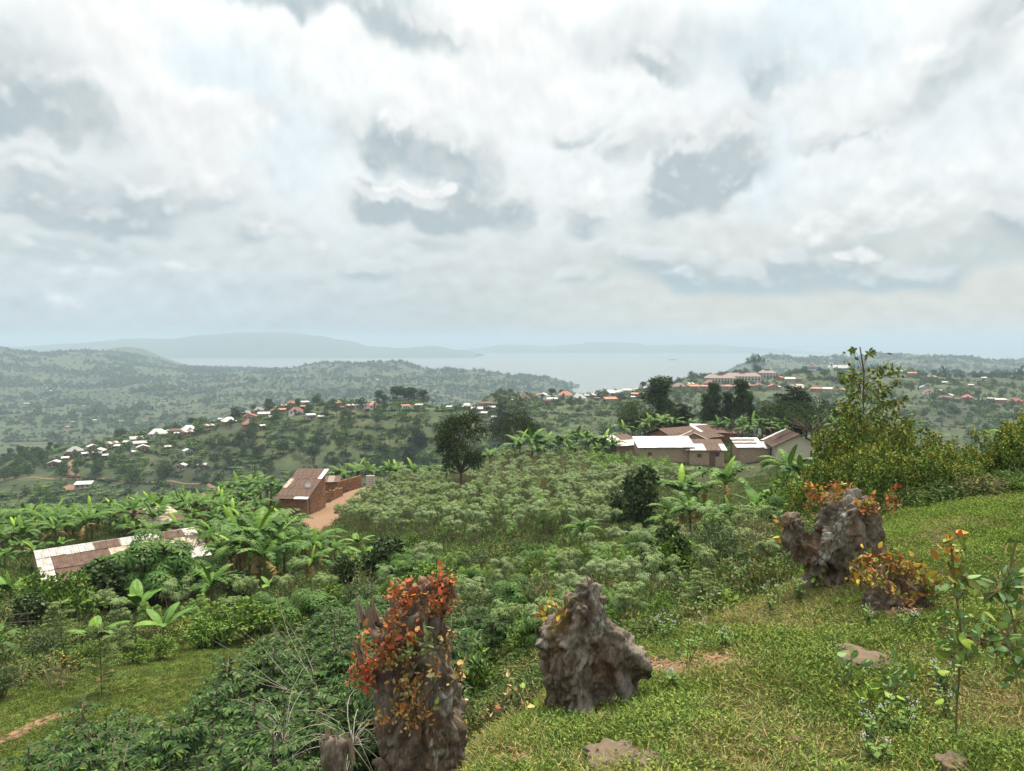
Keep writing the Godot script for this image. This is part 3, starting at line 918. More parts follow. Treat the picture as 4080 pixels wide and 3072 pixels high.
# shrubs of several kinds, about one metre high
var shrub_protos := {}
func shrub_proto(kind: String, r: RandomNumberGenerator) -> Node3D:
	var o := Node3D.new()
	var st := Acc.new(); var a := Acc.new()
	var clumps := []
	var twig := Color(0.13, 0.10, 0.075)
	var mat: Material = M.leaf
	match kind:
		"coffee":
			mat = M.gloss
			# drooping tiers of side branches with paired dark leaves
			for s in 5:
				var t0 := r.randf() * TAU
				var foot := Vector3(cos(t0), 0, sin(t0)) * 0.08
				var head := Vector3(cos(t0) * 0.22, r.randf_range(0.8, 1.05), sin(t0) * 0.22)
				st.tube(foot - Vector3(0, 0.15, 0), head, 0.016, 0.006, 4, twig)
				for b in 26:
					var f := r.randf_range(0.15, 1.0)
					var q := foot.lerp(head, f)
					var t := r.randf() * TAU
					var l := r.randf_range(0.18, 0.42) * (1.25 - f * 0.6)
					var d := Vector3(cos(t), r.randf_range(0.0, 0.5), sin(t)).normalized()
					var end := q + d * l - Vector3(0, l * l * 0.9, 0)
					st.tube(q, end, 0.005, 0.002, 3, twig)
					for n in 10:
						var g := (n + 0.6) / 10.0
						var at := q.lerp(end, g) + Vector3(0, l * l * 0.5 * g * (1 - g), 0)
						for sg in [-1.0, 1.0]:
							var side: Vector3 = d.cross(Vector3.UP).normalized() * sg
							var out: Vector3 = (side + d * 0.5 + Vector3(0, r.randf_range(-0.9, 0.1), 0)).normalized()
							var c := vary([Color(0.030, 0.062, 0.024), Color(0.042, 0.080, 0.028), Color(0.024, 0.050, 0.020), Color(0.070, 0.115, 0.036)][r.randi() % 4], r)
							a.leaf(at, out, out.cross(Vector3.UP + rdir(r) * 0.4).normalized(), r.randf_range(0.040, 0.066), 0.026, 0.14, c)
		"lush":        # broad dome of layered leaves
			for k in 24:
				var d := rdir(r); d.y = absf(d.y)
				clumps.append([Vector3(0, 0.32, 0) + d * Vector3(0.5, 0.52, 0.5) * r.randf_range(0.5, 0.95), r.randf_range(0.14, 0.22)])
			for c in clumps:
				for k in 30:
					var d := rdir(r); d.y = absf(d.y)
					palmate(a, r, c[0] + d * c[1] * 0.8, (d + Vector3(0, 0.6, 0)).normalized(), r.randf_range(0.075, 0.115), vary([Color(0.052, 0.100, 0.030), Color(0.072, 0.128, 0.036), Color(0.040, 0.080, 0.026)][r.randi() % 3], r), 5)
		"light":       # fresh yellow green bush
			for k in 20:
				var d := rdir(r); d.y = absf(d.y)
				clumps.append([Vector3(0, 0.3, 0) + d * Vector3(0.45, 0.55, 0.45) * r.randf_range(0.4, 0.95), r.randf_range(0.12, 0.2)])
			foliage(a, r, clumps, 1100, 0.085, 0.042, [Color(0.105, 0.165, 0.042), Color(0.140, 0.200, 0.046), Color(0.080, 0.130, 0.036)], 0.0, 0.4)
		"dark":        # dense dark green bush with rounded leaves
			mat = M.gloss
			for k in 24:
				var d := rdir(r)
				clumps.append([Vector3(0, 0.5, 0) + d * Vector3(0.36, 0.46, 0.36) * r.randf_range(0.4, 0.95), r.randf_range(0.12, 0.2)])
			foliage(a, r, clumps, 1500, 0.085, 0.06, [Color(0.036, 0.056, 0.024), Color(0.050, 0.074, 0.032), Color(0.027, 0.044, 0.020), Color(0.075, 0.095, 0.048)], 0.3, 0.45, true)
		"grey":        # grey green weedy bush
			for k in 20:
				var d := rdir(r); d.y = absf(d.y)
				clumps.append([Vector3(0, 0.28, 0) + d * Vector3(0.5, 0.55, 0.5) * r.randf_range(0.3, 0.95), r.randf_range(0.1, 0.18)])
			foliage(a, r, clumps, 1300, 0.075, 0.026, [Color(0.095, 0.125, 0.068), Color(0.120, 0.150, 0.088), Color(0.072, 0.098, 0.050)], -0.2, 0.3)
		"dry":         # brownish stalks with few leaves
			for k in 30:
				var t := r.randf() * TAU; var w := sqrt(r.randf()) * 0.45
				var foot := Vector3(cos(t) * w * 0.5, -0.1, sin(t) * w * 0.5)
				var head := Vector3(cos(t) * w, r.randf_range(0.5, 1.05), sin(t) * w) + rdir(r) * 0.08
				st.tube(foot, head, 0.007, 0.004, 3, vary(Color(0.24, 0.19, 0.12), r))
				for n in 9:
					var at := foot.lerp(head, r.randf_range(0.35, 1.0))
					var d := (rdir(r) + Vector3(0, -0.2, 0)).normalized()
					a.leaf(at, d, d.cross(rdir(r)).normalized(), r.randf_range(0.07, 0.12), 0.025, 0.2, vary([Color(0.16, 0.15, 0.075), Color(0.20, 0.16, 0.10), Color(0.10, 0.13, 0.06)][r.randi() % 3], r))
		"feather":     # young silky oak: feathery fronds
			for k in 46:
				var y := r.randf_range(0.15, 0.95)
				var t := r.randf() * TAU
				var d := Vector3(cos(t), 0.55, sin(t)).normalized()
				var root := Vector3(0, y, 0)
				var l := 0.36 * (1.15 - y) + 0.10
				for n in 9:
					var g := (n + 1) / 9.0
					var at := root + d * l * g - Vector3(0, l * g * g * 0.35, 0)
					for sg in [-1.0, 1.0]:
						var out: Vector3 = (d * 0.8 + d.cross(Vector3.UP).normalized() * sg + rdir(r) * 0.2).normalized()
						a.leaf(at, out, out.cross(Vector3.UP).normalized(), 0.11 * (1.2 - g * 0.6), 0.022, 0.1, vary([Color(0.100, 0.140, 0.058), Color(0.135, 0.165, 0.070)][r.randi() % 2], r))
			st.tube(Vector3(0, -0.15, 0), Vector3(0, 0.96, 0), 0.014, 0.004, 5, twig)
		"coppice":     # eucalyptus regrowth: many upright shoots, roundish leaves, yellow at the tips
			for s in 19:
				var t := r.randf() * TAU; var w := sqrt(r.randf()) * 0.48
				var foot := Vector3(cos(t), 0, sin(t)) * w * 0.35
				var head := Vector3(cos(t) * w, r.randf_range(0.55, 1.05) * (1.0 - 0.55 * w), sin(t) * w)
				st.tube(foot - Vector3(0, 0.08, 0), head, 0.009, 0.003, 4, Color(0.16, 0.10, 0.07))
				for n in 190:
					var g := pow(r.randf(), 0.65)
					var at := foot.lerp(head, 0.12 + 0.88 * g) + rdir(r) * 0.12 * (1.15 - 0.75 * g)
					var d := (rdir(r) + Vector3(0, -0.25, 0)).normalized()
					var young := g > 0.80 and r.randf() < 0.55
					var c: Color = [Color(0.165, 0.190, 0.036), Color(0.200, 0.205, 0.034), Color(0.19, 0.150, 0.040)][r.randi() % 3] if young else [Color(0.092, 0.140, 0.040), Color(0.115, 0.165, 0.046), Color(0.150, 0.190, 0.050), Color(0.070, 0.108, 0.036)][r.randi() % 4]
					a.broad(at, d, d.cross(rdir(r)).normalized(), r.randf_range(0.030, 0.052), r.randf_range(0.020, 0.032), 0.12, vary(c, r))
	if clumps.size():
		for c in clumps:
			st.tube(Vector3(0, -0.12, 0), c[0], 0.012, 0.005, 3, twig)
	if st.V.size(): mesh_node("stem", st.mesh(), M.wood, o)
	mesh_node("foliage", a.mesh(), mat, o)
	return o

func make_shrubs() -> void:
	var r := RandomNumberGenerator.new(); r.seed = 17
	for kind in ["coffee", "lush", "light", "dark", "grey", "dry", "feather", "coppice"]:
		var list := []
		for k in 3: list.append(shrub_proto(kind, r))
		shrub_protos[kind] = list

# a MultiMesh of copies, for what nobody could count
func stuff(called: String, label: String, m: Mesh, mat: Material, places: Array, tints := []) -> MultiMeshInstance3D:
	var mm := MultiMesh.new()
	mm.transform_format = MultiMesh.TRANSFORM_3D
	mm.use_colors = tints.size() > 0
	mm.mesh = m
	mm.instance_count = places.size()
	for k in places.size():
		mm.set_instance_transform(k, places[k])
		if tints.size(): mm.set_instance_color(k, tints[k])
	var o := MultiMeshInstance3D.new()
	o.multimesh = mm
	o.material_override = mat
	o.name = named(called)
	add_child(o)
	o.set_meta("kind", "stuff")
	o.set_meta("label", label)
	return o

func at_turn(p: Vector3, turn: float, size: float, squash := 1.0) -> Transform3D:
	return Transform3D(Basis(Vector3.UP, turn).scaled(Vector3(size, size * squash, size)), p)

# ---------------------------------------------------------------- planting
# bananas: [column, row of the foot, row of the leaf tips, depth]; the list is [where, [...]]
func plant_bananas() -> void:
	var r := RandomNumberGenerator.new(); r.seed = 101
	var single := [
		[163, 641, 600, 24, 6, "small banana sucker with one upright lime leaf beside the yellow flowers"],
		[93, 650, 606, 22, 7, "young banana plant with pale drooping leaves above the grass strip"],
		[137, 610, 574, 27, 8, "young banana with two long upright leaves below the patched roof"],
		[168, 600, 553, 29, 6, "slender banana rising between the dark bushes under the patched roof"],
		[212, 606, 562, 27, 3, "wide banana plant with arching leaves right of the patched roof bushes"],
		[271, 594, 574, 28, 8, "little banana sucker with one lime leaf at the foot of the tall clump"],
		[312, 588, 544, 31, 4, "spreading banana plant with torn leaves right of the tallest clump"],
		[58, 552, 531, 50, 7, "banana sucker with bright green leaves beyond the patched roof's left end"],
		[367, 566, 537, 34, 6, "small banana among dark bushes at the left edge of the cassava field"],
		[357, 550, 526, 40, 7, "small banana with yellowing leaf beside the dirt road's lower end"],
		[580, 552, 511, 36, 5, "lone lime green banana plant at the front of the cassava field"],
		[725, 506, 452, 36, 2, "big banana plant with broad arching leaves below the mud houses"],
		[683, 502, 464, 38, 1, "banana plant next to the round dark bush below the houses"],
		[760, 504, 480, 34, 6, "small upright banana sucker right of the big arching one"],
		[787, 468, 444, 45, 3, "banana with yellow orange leaf in front of the rusty gabled house"],
		[800, 474, 452, 44, 0, "banana with ragged leaves at the left foot of the tall regrowth"],
		[768, 522, 496, 30, 7, "young banana with two pale ribbed leaves left of the largest stump"],
		[1020, 462, 412, 26, 1, "dark banana plant at the right edge above the hedge"],
		[-6, 672, 622, 17, 3, "banana leaf tips reaching in at the left edge over the grass"],
		[12, 604, 562, 32, 6, "thin young banana with one yellow leaf near the wooden rack"]]
	for a in single:
		put_banana(a, r, a[4], a[5], "")
	var groves := [
		["in the tall clump left of the cassava field", "tall banana clump", [[258, 585, 500, 33], [276, 582, 515, 34], [242, 584, 520, 34], [266, 590, 530, 31], [285, 580, 530, 36], [250, 575, 525, 38]]],
		["in the lime green clump left of the largest stump", "bananas left of the largest stump", [[675, 536, 492, 30], [690, 537, 487, 30], [706, 536, 494, 29], [730, 532, 498, 30], [747, 527, 502, 31], [697, 508, 470, 38], [662, 532, 505, 31]]],
		["in the grove beyond the patched roof", "bananas beyond the patched roof", [[6, 545, 520, 56], [18, 542, 518, 58], [30, 538, 514, 60], [42, 535, 513, 62], [74, 530, 508, 64], [90, 528, 507, 66], [112, 526, 506, 66], [128, 528, 511, 62], [150, 532, 514, 58], [22, 560, 535, 46], [5, 572, 545, 42], [185, 548, 518, 55], [100, 534, 514, 60], [60, 533, 511, 63], [12, 556, 528, 50], [45, 548, 522, 54], [80, 540, 515, 58], [118, 536, 512, 60], [35, 565, 538, 46]]],
		["in the band between the patched roof and the brick shed", "bananas before the brick shed", [[160, 523, 494, 70], [172, 521, 489, 72], [186, 522, 497, 72], [205, 522, 494, 74], [220, 520, 493, 76], [192, 538, 504, 60], [206, 548, 514, 52], [235, 532, 498, 62], [230, 548, 503, 50], [216, 562, 518, 45], [136, 545, 517, 56], [150, 548, 519, 54], [166, 548, 516, 54], [178, 545, 512, 56], [128, 540, 514, 58], [300, 555, 532, 45], [320, 562, 534, 42], [335, 566, 538, 40], [347, 560, 542, 42], [306, 548, 524, 48], [199, 530, 503, 66], [244, 546, 508, 52]]],
		["behind the brick shed with the dish", "bananas behind the brick shed", [[231, 507, 476, 80], [240, 507, 473, 80], [250, 507, 470, 79], [261, 508, 468, 78], [271, 508, 473, 77], [246, 514, 480, 74], [280, 508, 480, 76]]],
		["along the brick wall at the far edge of the cassava", "bananas along the brick wall", [[334, 482, 462, 100], [345, 481, 460, 101], [358, 480, 458, 100], [370, 480, 458, 99], [390, 480, 458, 100], [398, 480, 459, 101], [413, 480, 458, 99], [428, 480, 461, 100], [380, 480, 462, 103]]],
		["in the row between the round tree and the mud houses", "bananas left of the mud houses", [[490, 460, 445, 98], [503, 460, 446, 98], [520, 459, 429, 95], [532, 459, 424, 96], [545, 459, 431, 97], [555, 459, 434, 98], [563, 459, 429, 98], [575, 458, 422, 100], [585, 458, 427, 100], [595, 459, 431, 98], [605, 459, 428, 100], [612, 459, 435, 98], [570, 460, 440, 95], [600, 461, 441, 95], [536, 462, 440, 92]]],
		["in the grove behind the mud houses", "bananas behind the mud houses", [[650, 436, 411, 118], [660, 434, 409, 120], [672, 435, 413, 118], [690, 436, 415, 117], [700, 437, 417, 116], [720, 440, 416, 114], [731, 440, 413, 115], [742, 440, 414, 114], [752, 440, 412, 116], [762, 440, 413, 115], [773, 440, 415, 113], [784, 440, 412, 115], [795, 440, 413, 114], [806, 441, 410, 112], [818, 442, 408, 110], [830, 442, 412, 108], [640, 436, 415, 118], [624, 440, 420, 116], [746, 444, 421, 108], [780, 444, 420, 108], [838, 446, 416, 104]]]]
	for g in groves:
		var list: Array = g[2]
		list.sort_custom(func(a, b): return a[0] < b[0])
		for k in list.size():
			put_banana(list[k], r, r.randi() % 6, "%s banana from left %s" % [ordinal(k), g[0]], g[1])

# the rest of the grove on the left slope, planted about two metres apart
func fill_grove() -> void:
	var r := RandomNumberGenerator.new(); r.seed = 105
	var a := PackedVector2Array([Vector2(-20, 562), Vector2(-20, 524), Vector2(70, 517), Vector2(180, 513), Vector2(240, 511), Vector2(266, 520), Vector2(250, 536), Vector2(200, 531), Vector2(120, 544), Vector2(32, 556)])
	var b := PackedVector2Array([Vector2(212, 562), Vector2(250, 540), Vector2(280, 538), Vector2(305, 552), Vector2(330, 564), Vector2(322, 578), Vector2(232, 590)])
	var spots := []
	var z := -30.0
	while z > -90.0:
		var x := -60.0
		while x < -5.0:
			var p := Vector3(x + r.randf_range(-0.9, 0.9), 0, z + r.randf_range(-0.9, 0.9))
			p.y = hgt(p.x, p.z)
			var s := seen(p)
			if Geometry2D.is_point_in_polygon(s, a) or Geometry2D.is_point_in_polygon(s, b): spots.append(p)
			x += 2.5
		z -= 2.5
	spots.sort_custom(func(p, q): return seen(p).x < seen(q).x)
	var count := [0, 0, 0]
	for p in spots:
		var band := 0 if p.z > -50.0 else (1 if p.z > -64.0 else 2)
		count[band] += 1
		copy_of(banana_protos[r.randi() % 6], "banana_plant", p, r.randf() * TAU, r.randf_range(2.4, 3.7), "%s banana from left in the %s band of the loose left slope planting" % [ordinal(count[band] - 1), ["near", "middle", "far"][band]], "banana plant", "loose banana planting on the left slope")

func put_banana(a: Array, r: RandomNumberGenerator, proto: int, label: String, group: String) -> void:
	var p := land(a[0], a[1], a[3], 0.03 if a[3] > 88 else 0.1)
	var h := maxf(1.0, px(a[0], a[2], -p.z).y - p.y) * 1.12
	copy_of(banana_protos[proto], "banana_plant", p, r.randf() * TAU, h, label, "banana plant", group)

# trees: [column, foot row, top row, depth, kind, label, width factor]
func plant_trees() -> void:
	var r := RandomNumberGenerator.new(); r.seed = 131
	var list := [
		[461, 492, 415, 76, "oval", "dark dense oval tree standing in the cassava field", 1.0],
		[513, 453, 408, 128, "round", "big round dark tree behind the power pole", 1.0],
		[660, 436, 380, 140, "slim", "tall dark slender tree behind the white roofed mud house", 1.5],
		[632, 436, 402, 124, "feathery", "pale bushy tree left of the tall slender one", 1.25],
		[645, 436, 408, 126, "feathery", "grey green tree in front of the tall slender one", 1.1],
		[713, 436, 385, 126, "slim", "slim tree with high crown, leftmost of the group behind the houses", 1.1],
		[706, 436, 396, 124, "slim", "shorter slim tree at the left side of the group behind the houses", 1.2],
		[727, 436, 394, 128, "slim", "slim tree in the middle of the group behind the houses", 1.2],
		[740, 436, 382, 126, "slim", "tallest leaning tree of the group behind the houses", 1.2],
		[749, 436, 396, 124, "slim", "slim tree at the right side of the group behind the houses", 1.0],
		[683, 434, 405, 128, "cypress", "small dark bushy conifer between the tree groups", 2.6],
		[766, 436, 402, 128, "feathery", "small rounded tree left of the dark conifers", 1.4],
		[795, 440, 388, 118, "cypress", "dark conifer behind the umbrella crowned tree", 2.4],
		[784, 440, 395, 118, "cypress", "shorter dark conifer leaning by the umbrella crowned tree", 2.4],
		[812, 446, 402, 96, "umbrella", "wide flat crowned dark tree left of the tall regrowth", 1.0],
		[756, 379, 355.5, 745, "umbrella", "giant spreading tree alone above the school roofs", 0.45],
		[758, 377, 364, 752, "round", "dense dark tree at the foot of the giant spreading one", 0.8],
		[397, 408, 387, 432, "slim", "tall dark tree, leftmost of the ridge top clump", 2.2],
		[405, 408, 389, 432, "slim", "tall dark tree in the middle of the ridge top clump", 2.4],
		[412, 408, 388, 432, "slim", "tall dark tree at the right of the ridge top clump", 2.2],
		[423, 408, 390, 432, "slim", "dark clumpy tree standing apart right of the ridge top clump", 2.4],
		[379, 409, 391, 430, "slim", "slender tree beside the red roofed house on the ridge", 1.6],
		[384, 410, 395, 430, "slim", "pale slender tree left of the ridge top clump", 1.8],
		[237, 420, 407, 415, "cypress", "dark bushy cypress beside the pointed white roof", 4.0],
		[269, 409, 399, 424, "slim", "small dark tree above the grey roofs on the ridge", 2.4],
		[254, 413, 404, 420, "feathery", "small tree at the ridge line left of the grey roofs", 1.6],
		[333, 407, 399, 428, "slim", "dark tree breaking the ridge line among red roofs", 2.0],
		[322, 406, 401, 428, "feathery", "little round tree on the ridge line", 1.6],
		[510, 399, 389, 548, "slim", "dark tree beside the long brown roof on the middle ridge", 2.6],
		[516, 401, 393, 540, "round", "dark rounded tree right of the long brown roof", 1.0],
		[495, 400, 392, 540, "round", "low dark tree left of the long brown roof", 1.1],
		[552, 398, 389, 552, "slim", "dark tree above the white roofs of the middle village", 2.6],
		[562, 397, 388, 552, "round", "round topped dark tree above the orange hip roof", 0.8],
		[500, 420, 400, 330, "cypress", "narrow dark column tree left of the feathery one", 1.4],
		[518, 416, 397, 345, "feathery", "broad feathery tree on the slope above the round tree", 1.6],
		[643, 392, 382, 600, "slim", "conical dark tree at the lake end of the village", 2.2],
		[390, 446, 429, 352, "feathery", "pale tree on the terraces, left of the thin stemmed one", 1.0],
		[405, 447, 426, 350, "umbrella", "thin stemmed flat topped tree on the terraces", 0.6],
		[417, 433, 415, 372, "feathery", "feathery tree high on the terraces", 0.9],
		[409, 466, 444, 322, "cypress", "dark cone shaped tree low on the terraces", 2.4],
		[418, 449, 429, 348, "cypress", "narrow cypress on the terraces", 1.6],
		[424, 446, 434, 350, "cypress", "small cypress right of the narrow one", 2.0],
		[346, 456, 438, 340, "umbrella", "broad dark tree in the middle of the terraces", 0.7],
		[314, 470, 447, 318, "slim", "tall dark tree above the brick shed's roof", 1.8],
		[335, 471, 455, 318, "round", "dense tree right above the brick shed", 0.7],
		[300, 456, 441, 340, "slim", "thin stemmed tree beside the yellow field", 1.2],
		[301, 443, 429, 360, "feathery", "small tree at the top of the yellow field", 1.0],
		[286, 453, 439, 342, "bushy", "bushy tree left of the yellow field", 0.7],
		[267, 474, 457, 312, "round", "big round dark tree above the banana clump", 0.9],
		[241, 450, 433, 345, "slim", "pale slim tree on the left slope", 1.8],
		[222, 448, 436, 348, "bushy", "rounded tree below the white pointed roof", 0.9],
		[250, 440, 428, 365, "bushy", "rounded tree below the long red roof", 0.9],
		[956, 382, 369.5, 800, "umbrella", "round topped tree alone on the right skyline", 0.45],
		[808, 381, 369, 735, "round", "dark spreading tree below the glass fronted building", 0.8],
		[824, 381, 369.5, 730, "round", "wide dark tree below the church", 1.0],
		[836, 390, 374, 660, "round", "tall dark tree mass below the church", 0.7],
		[796, 376, 368.5, 745, "cypress", "cypress left of the glass fronted building", 2.6]]
	for k in 9:
		var u: float = [845, 851, 854, 858, 871, 874, 877, 880, 864][k]
		list.append([u, 372.5, [365.5, 365, 364.6, 365.2, 365, 365.4, 365.2, 365.6, 367.5][k], 775, "cypress", "%s cypress from the left in the row right of the church" % ordinal(k), 1.5])
	var group_trees := [
		["on the skyline left of the giant tree", "skyline trees left of the giant tree", 24, 668, 748, 705, "feathery"],
		["on the skyline of the right hill", "skyline trees of the right hill", 26, 905, 1024, 790, "bushy"],
		["along the far left village ridge", "trees along the left village ridge", 16, 0, 60, 395, "slim"],
		["among the houses of the left ridge", "trees among the left ridge houses", 22, 90, 380, 408, "bushy"],
		["among the houses of the middle village", "trees among the middle village houses", 16, 440, 640, 520, "round"],
		["on the slope below the right hill villages", "trees below the right hill villages", 30, 700, 1024, 560, "bushy"],
		["on the terraced slope of the left ridge", "trees on the terraced slope", 40, 215, 480, 345, "feathery"],
		["on the low slope at the far left", "trees low on the left slope", 24, 0, 230, 330, "bushy"],
		["behind the knoll, down in the valley", "trees in the valley behind the knoll", 22, 480, 720, 390, "round"]]
	for k in list.size():
		var a: Array = list[k]
		var p := land(a[0], a[1], a[3], 0.03 if a[3] < 200 else 0.07)
		var h := maxf(2.0, px(a[0], a[2], -p.z).y - p.y) * 1.03
		var protos: Array = tree_protos[a[4]]
		var o := copy_of(protos[0 if a[3] < 200 else 1 + k % 2], "tree", p, r.randf() * TAU, h, a[5], "tree", "")
		o.scale = Vector3(h * a[6], h, h * a[6])
	for g in group_trees:
		var us := []
		for k in g[2]: us.append(lerpf(g[3], g[4], (k + r.randf_range(-0.35, 0.35) + 0.5) / g[2]))
		us.sort()
		for k in us.size():
			var skyline: bool = g[1].begins_with("skyline")
			var p := on(us[k], g[5] * (r.randf_range(0.985, 1.02) if skyline else r.randf_range(0.9, 1.08)))
			var h := r.randf_range(5.0, 9.5) * (1.15 if skyline else 0.85)
			var kinds := [g[6], "bushy", "round", "feathery", g[6]]
			var kind: String = kinds[r.randi() % 5]
			var protos: Array = tree_protos[kind]
			var o := copy_of(protos[1 + k % 2], "tree", p, r.randf() * TAU, h, "%s tree from the left %s" % [ordinal(k), g[0]], "tree", g[1])
			if kind == "slim": o.scale = Vector3(h * 1.7, h, h * 1.7)

# the cassava field: 300 plants one by one, the farther ones as one mass
func plant_cassava() -> void:
	var r := RandomNumberGenerator.new(); r.seed = 151
	var spots := []
	# corners of the field in the picture
	var poly := PackedVector2Array([Vector2(372, 500), Vector2(400, 484), Vector2(440, 478), Vector2(470, 466), Vector2(560, 463), Vector2(640, 462), Vector2(668, 470), Vector2(690, 486), Vector2(650, 500), Vector2(640, 520), Vector2(620, 540), Vector2(560, 546), Vector2(500, 552), Vector2(440, 548), Vector2(400, 545), Vector2(350, 533), Vector2(338, 522)])
	var row_of := []; var row := 0; var in_row := {}
	var z := -36.0
	while z > -112.0:
		var x := -22.0
		while x < 28.0:
			var p := Vector3(x + r.randf_range(-0.5, 0.5), 0, z + r.randf_range(-0.45, 0.45))
			p.y = hgt(p.x, p.z)
			var s := seen(p)
			if Geometry2D.is_point_in_polygon(s, poly) and s.distance_to(Vector2(461, 490)) > 9.0:
				spots.append(p); row_of.append(row)
			x += 1.7
		z -= 1.75
		if row_of.size() and row_of[-1] == row: row += 1
	var rest := []
	for k in cassava_protos.size(): rest.append([])
	var shown := mini(225, spots.size())
	for k in spots.size():
		var p: Vector3 = spots[k]
		var s := seen(p)
		var fresh := s.y < 480 and s.x > 590
		var proto := (6 + r.randi() % 2) if fresh or r.randf() < 0.06 else r.randi() % 6
		var size := r.randf_range(0.75, 1.25)
		if k < shown:
			in_row[row_of[k]] = in_row.get(row_of[k], 0) + 1
			copy_of(cassava_protos[proto], "cassava_plant", p, r.randf() * TAU, size, "%s grey-green cassava plant from left in %s row from the field's front" % [ordinal(in_row[row_of[k]] - 1), ordinal(row_of[k])], "cassava plant", "cassava in the front rows of the field")
		else:
			rest[proto].append(at_turn(p, r.randf() * TAU, size))
	for k in rest.size():
		var kids: Array = cassava_protos[k].get_children()
		if rest[k].size():
			stuff("cassava_canes", "thin brown canes of the far rows of the cassava field", kids[0].mesh, M.wood, rest[k])
			stuff("cassava_leaves", "grey-green leaf domes of the far rows of the cassava field", kids[1].mesh, M.matt, rest[k])
	# dead stalks standing in the far, thinner part of the field
	var dry := [[], [], []]
	for k in 900:
		var p := on(r.randf_range(385, 640), r.randf_range(55, 108))
		var s := seen(p)
		if Geometry2D.is_point_in_polygon(s, poly) and (s.y < 494 and s.x < 590 or r.randf() < 0.18):
			dry[k % 3].append(at_turn(p, r.randf() * TAU, r.randf_range(1.0, 1.9)))
	for k in 3:
		var kids: Array = shrub_protos["dry"][k].get_children()
		stuff("dry_stalks", "dead brown stalks among the far cassava", kids[0].mesh, M.wood, dry[k])
		stuff("dry_leaves", "withered leaves on the dead stalks among the cassava", kids[1].mesh, M.leaf, dry[k])
	# nearer cassava on the slope between the field and the bank
	var near := [[612, 585, 19], [640, 575, 20], [575, 580, 20], [560, 592, 17], [600, 600, 15], [640, 548, 32], [720, 560, 18], [548, 575, 24], [520, 585, 21], [590, 562, 26], [615, 560, 27], [735, 540, 26], [455, 575, 27], [470, 590, 22], [630, 612, 11.5], [665, 622, 10], [705, 600, 11], [600, 622, 12.5], [742, 585, 12], [570, 622, 13], [745, 560, 16], [425, 585, 26], [300, 590, 28], [285, 600, 26], [230, 625, 23], [200, 625, 24], [245, 612, 26], [180, 618, 26], [120, 628, 24], [100, 622, 26], [345, 585, 29], [150, 625, 25], [325, 610, 25]]
	near.sort_custom(func(a, b): return a[0] < b[0])
	for k in near.size():
		var a: Array = near[k]
		copy_of(cassava_protos[r.randi() % 8], "cassava_plant", land(a[0], a[1], a[2], 0.1), r.randf() * TAU, r.randf_range(0.85, 1.15) * lerpf(0.40, 0.62 if a[0] > 430 else 0.9, smoothstep(9.0, 27.0, a[2])), "%s scattered cassava plant from the left on the slope before the field" % ordinal(k), "cassava plant", "cassava scattered on the slope")

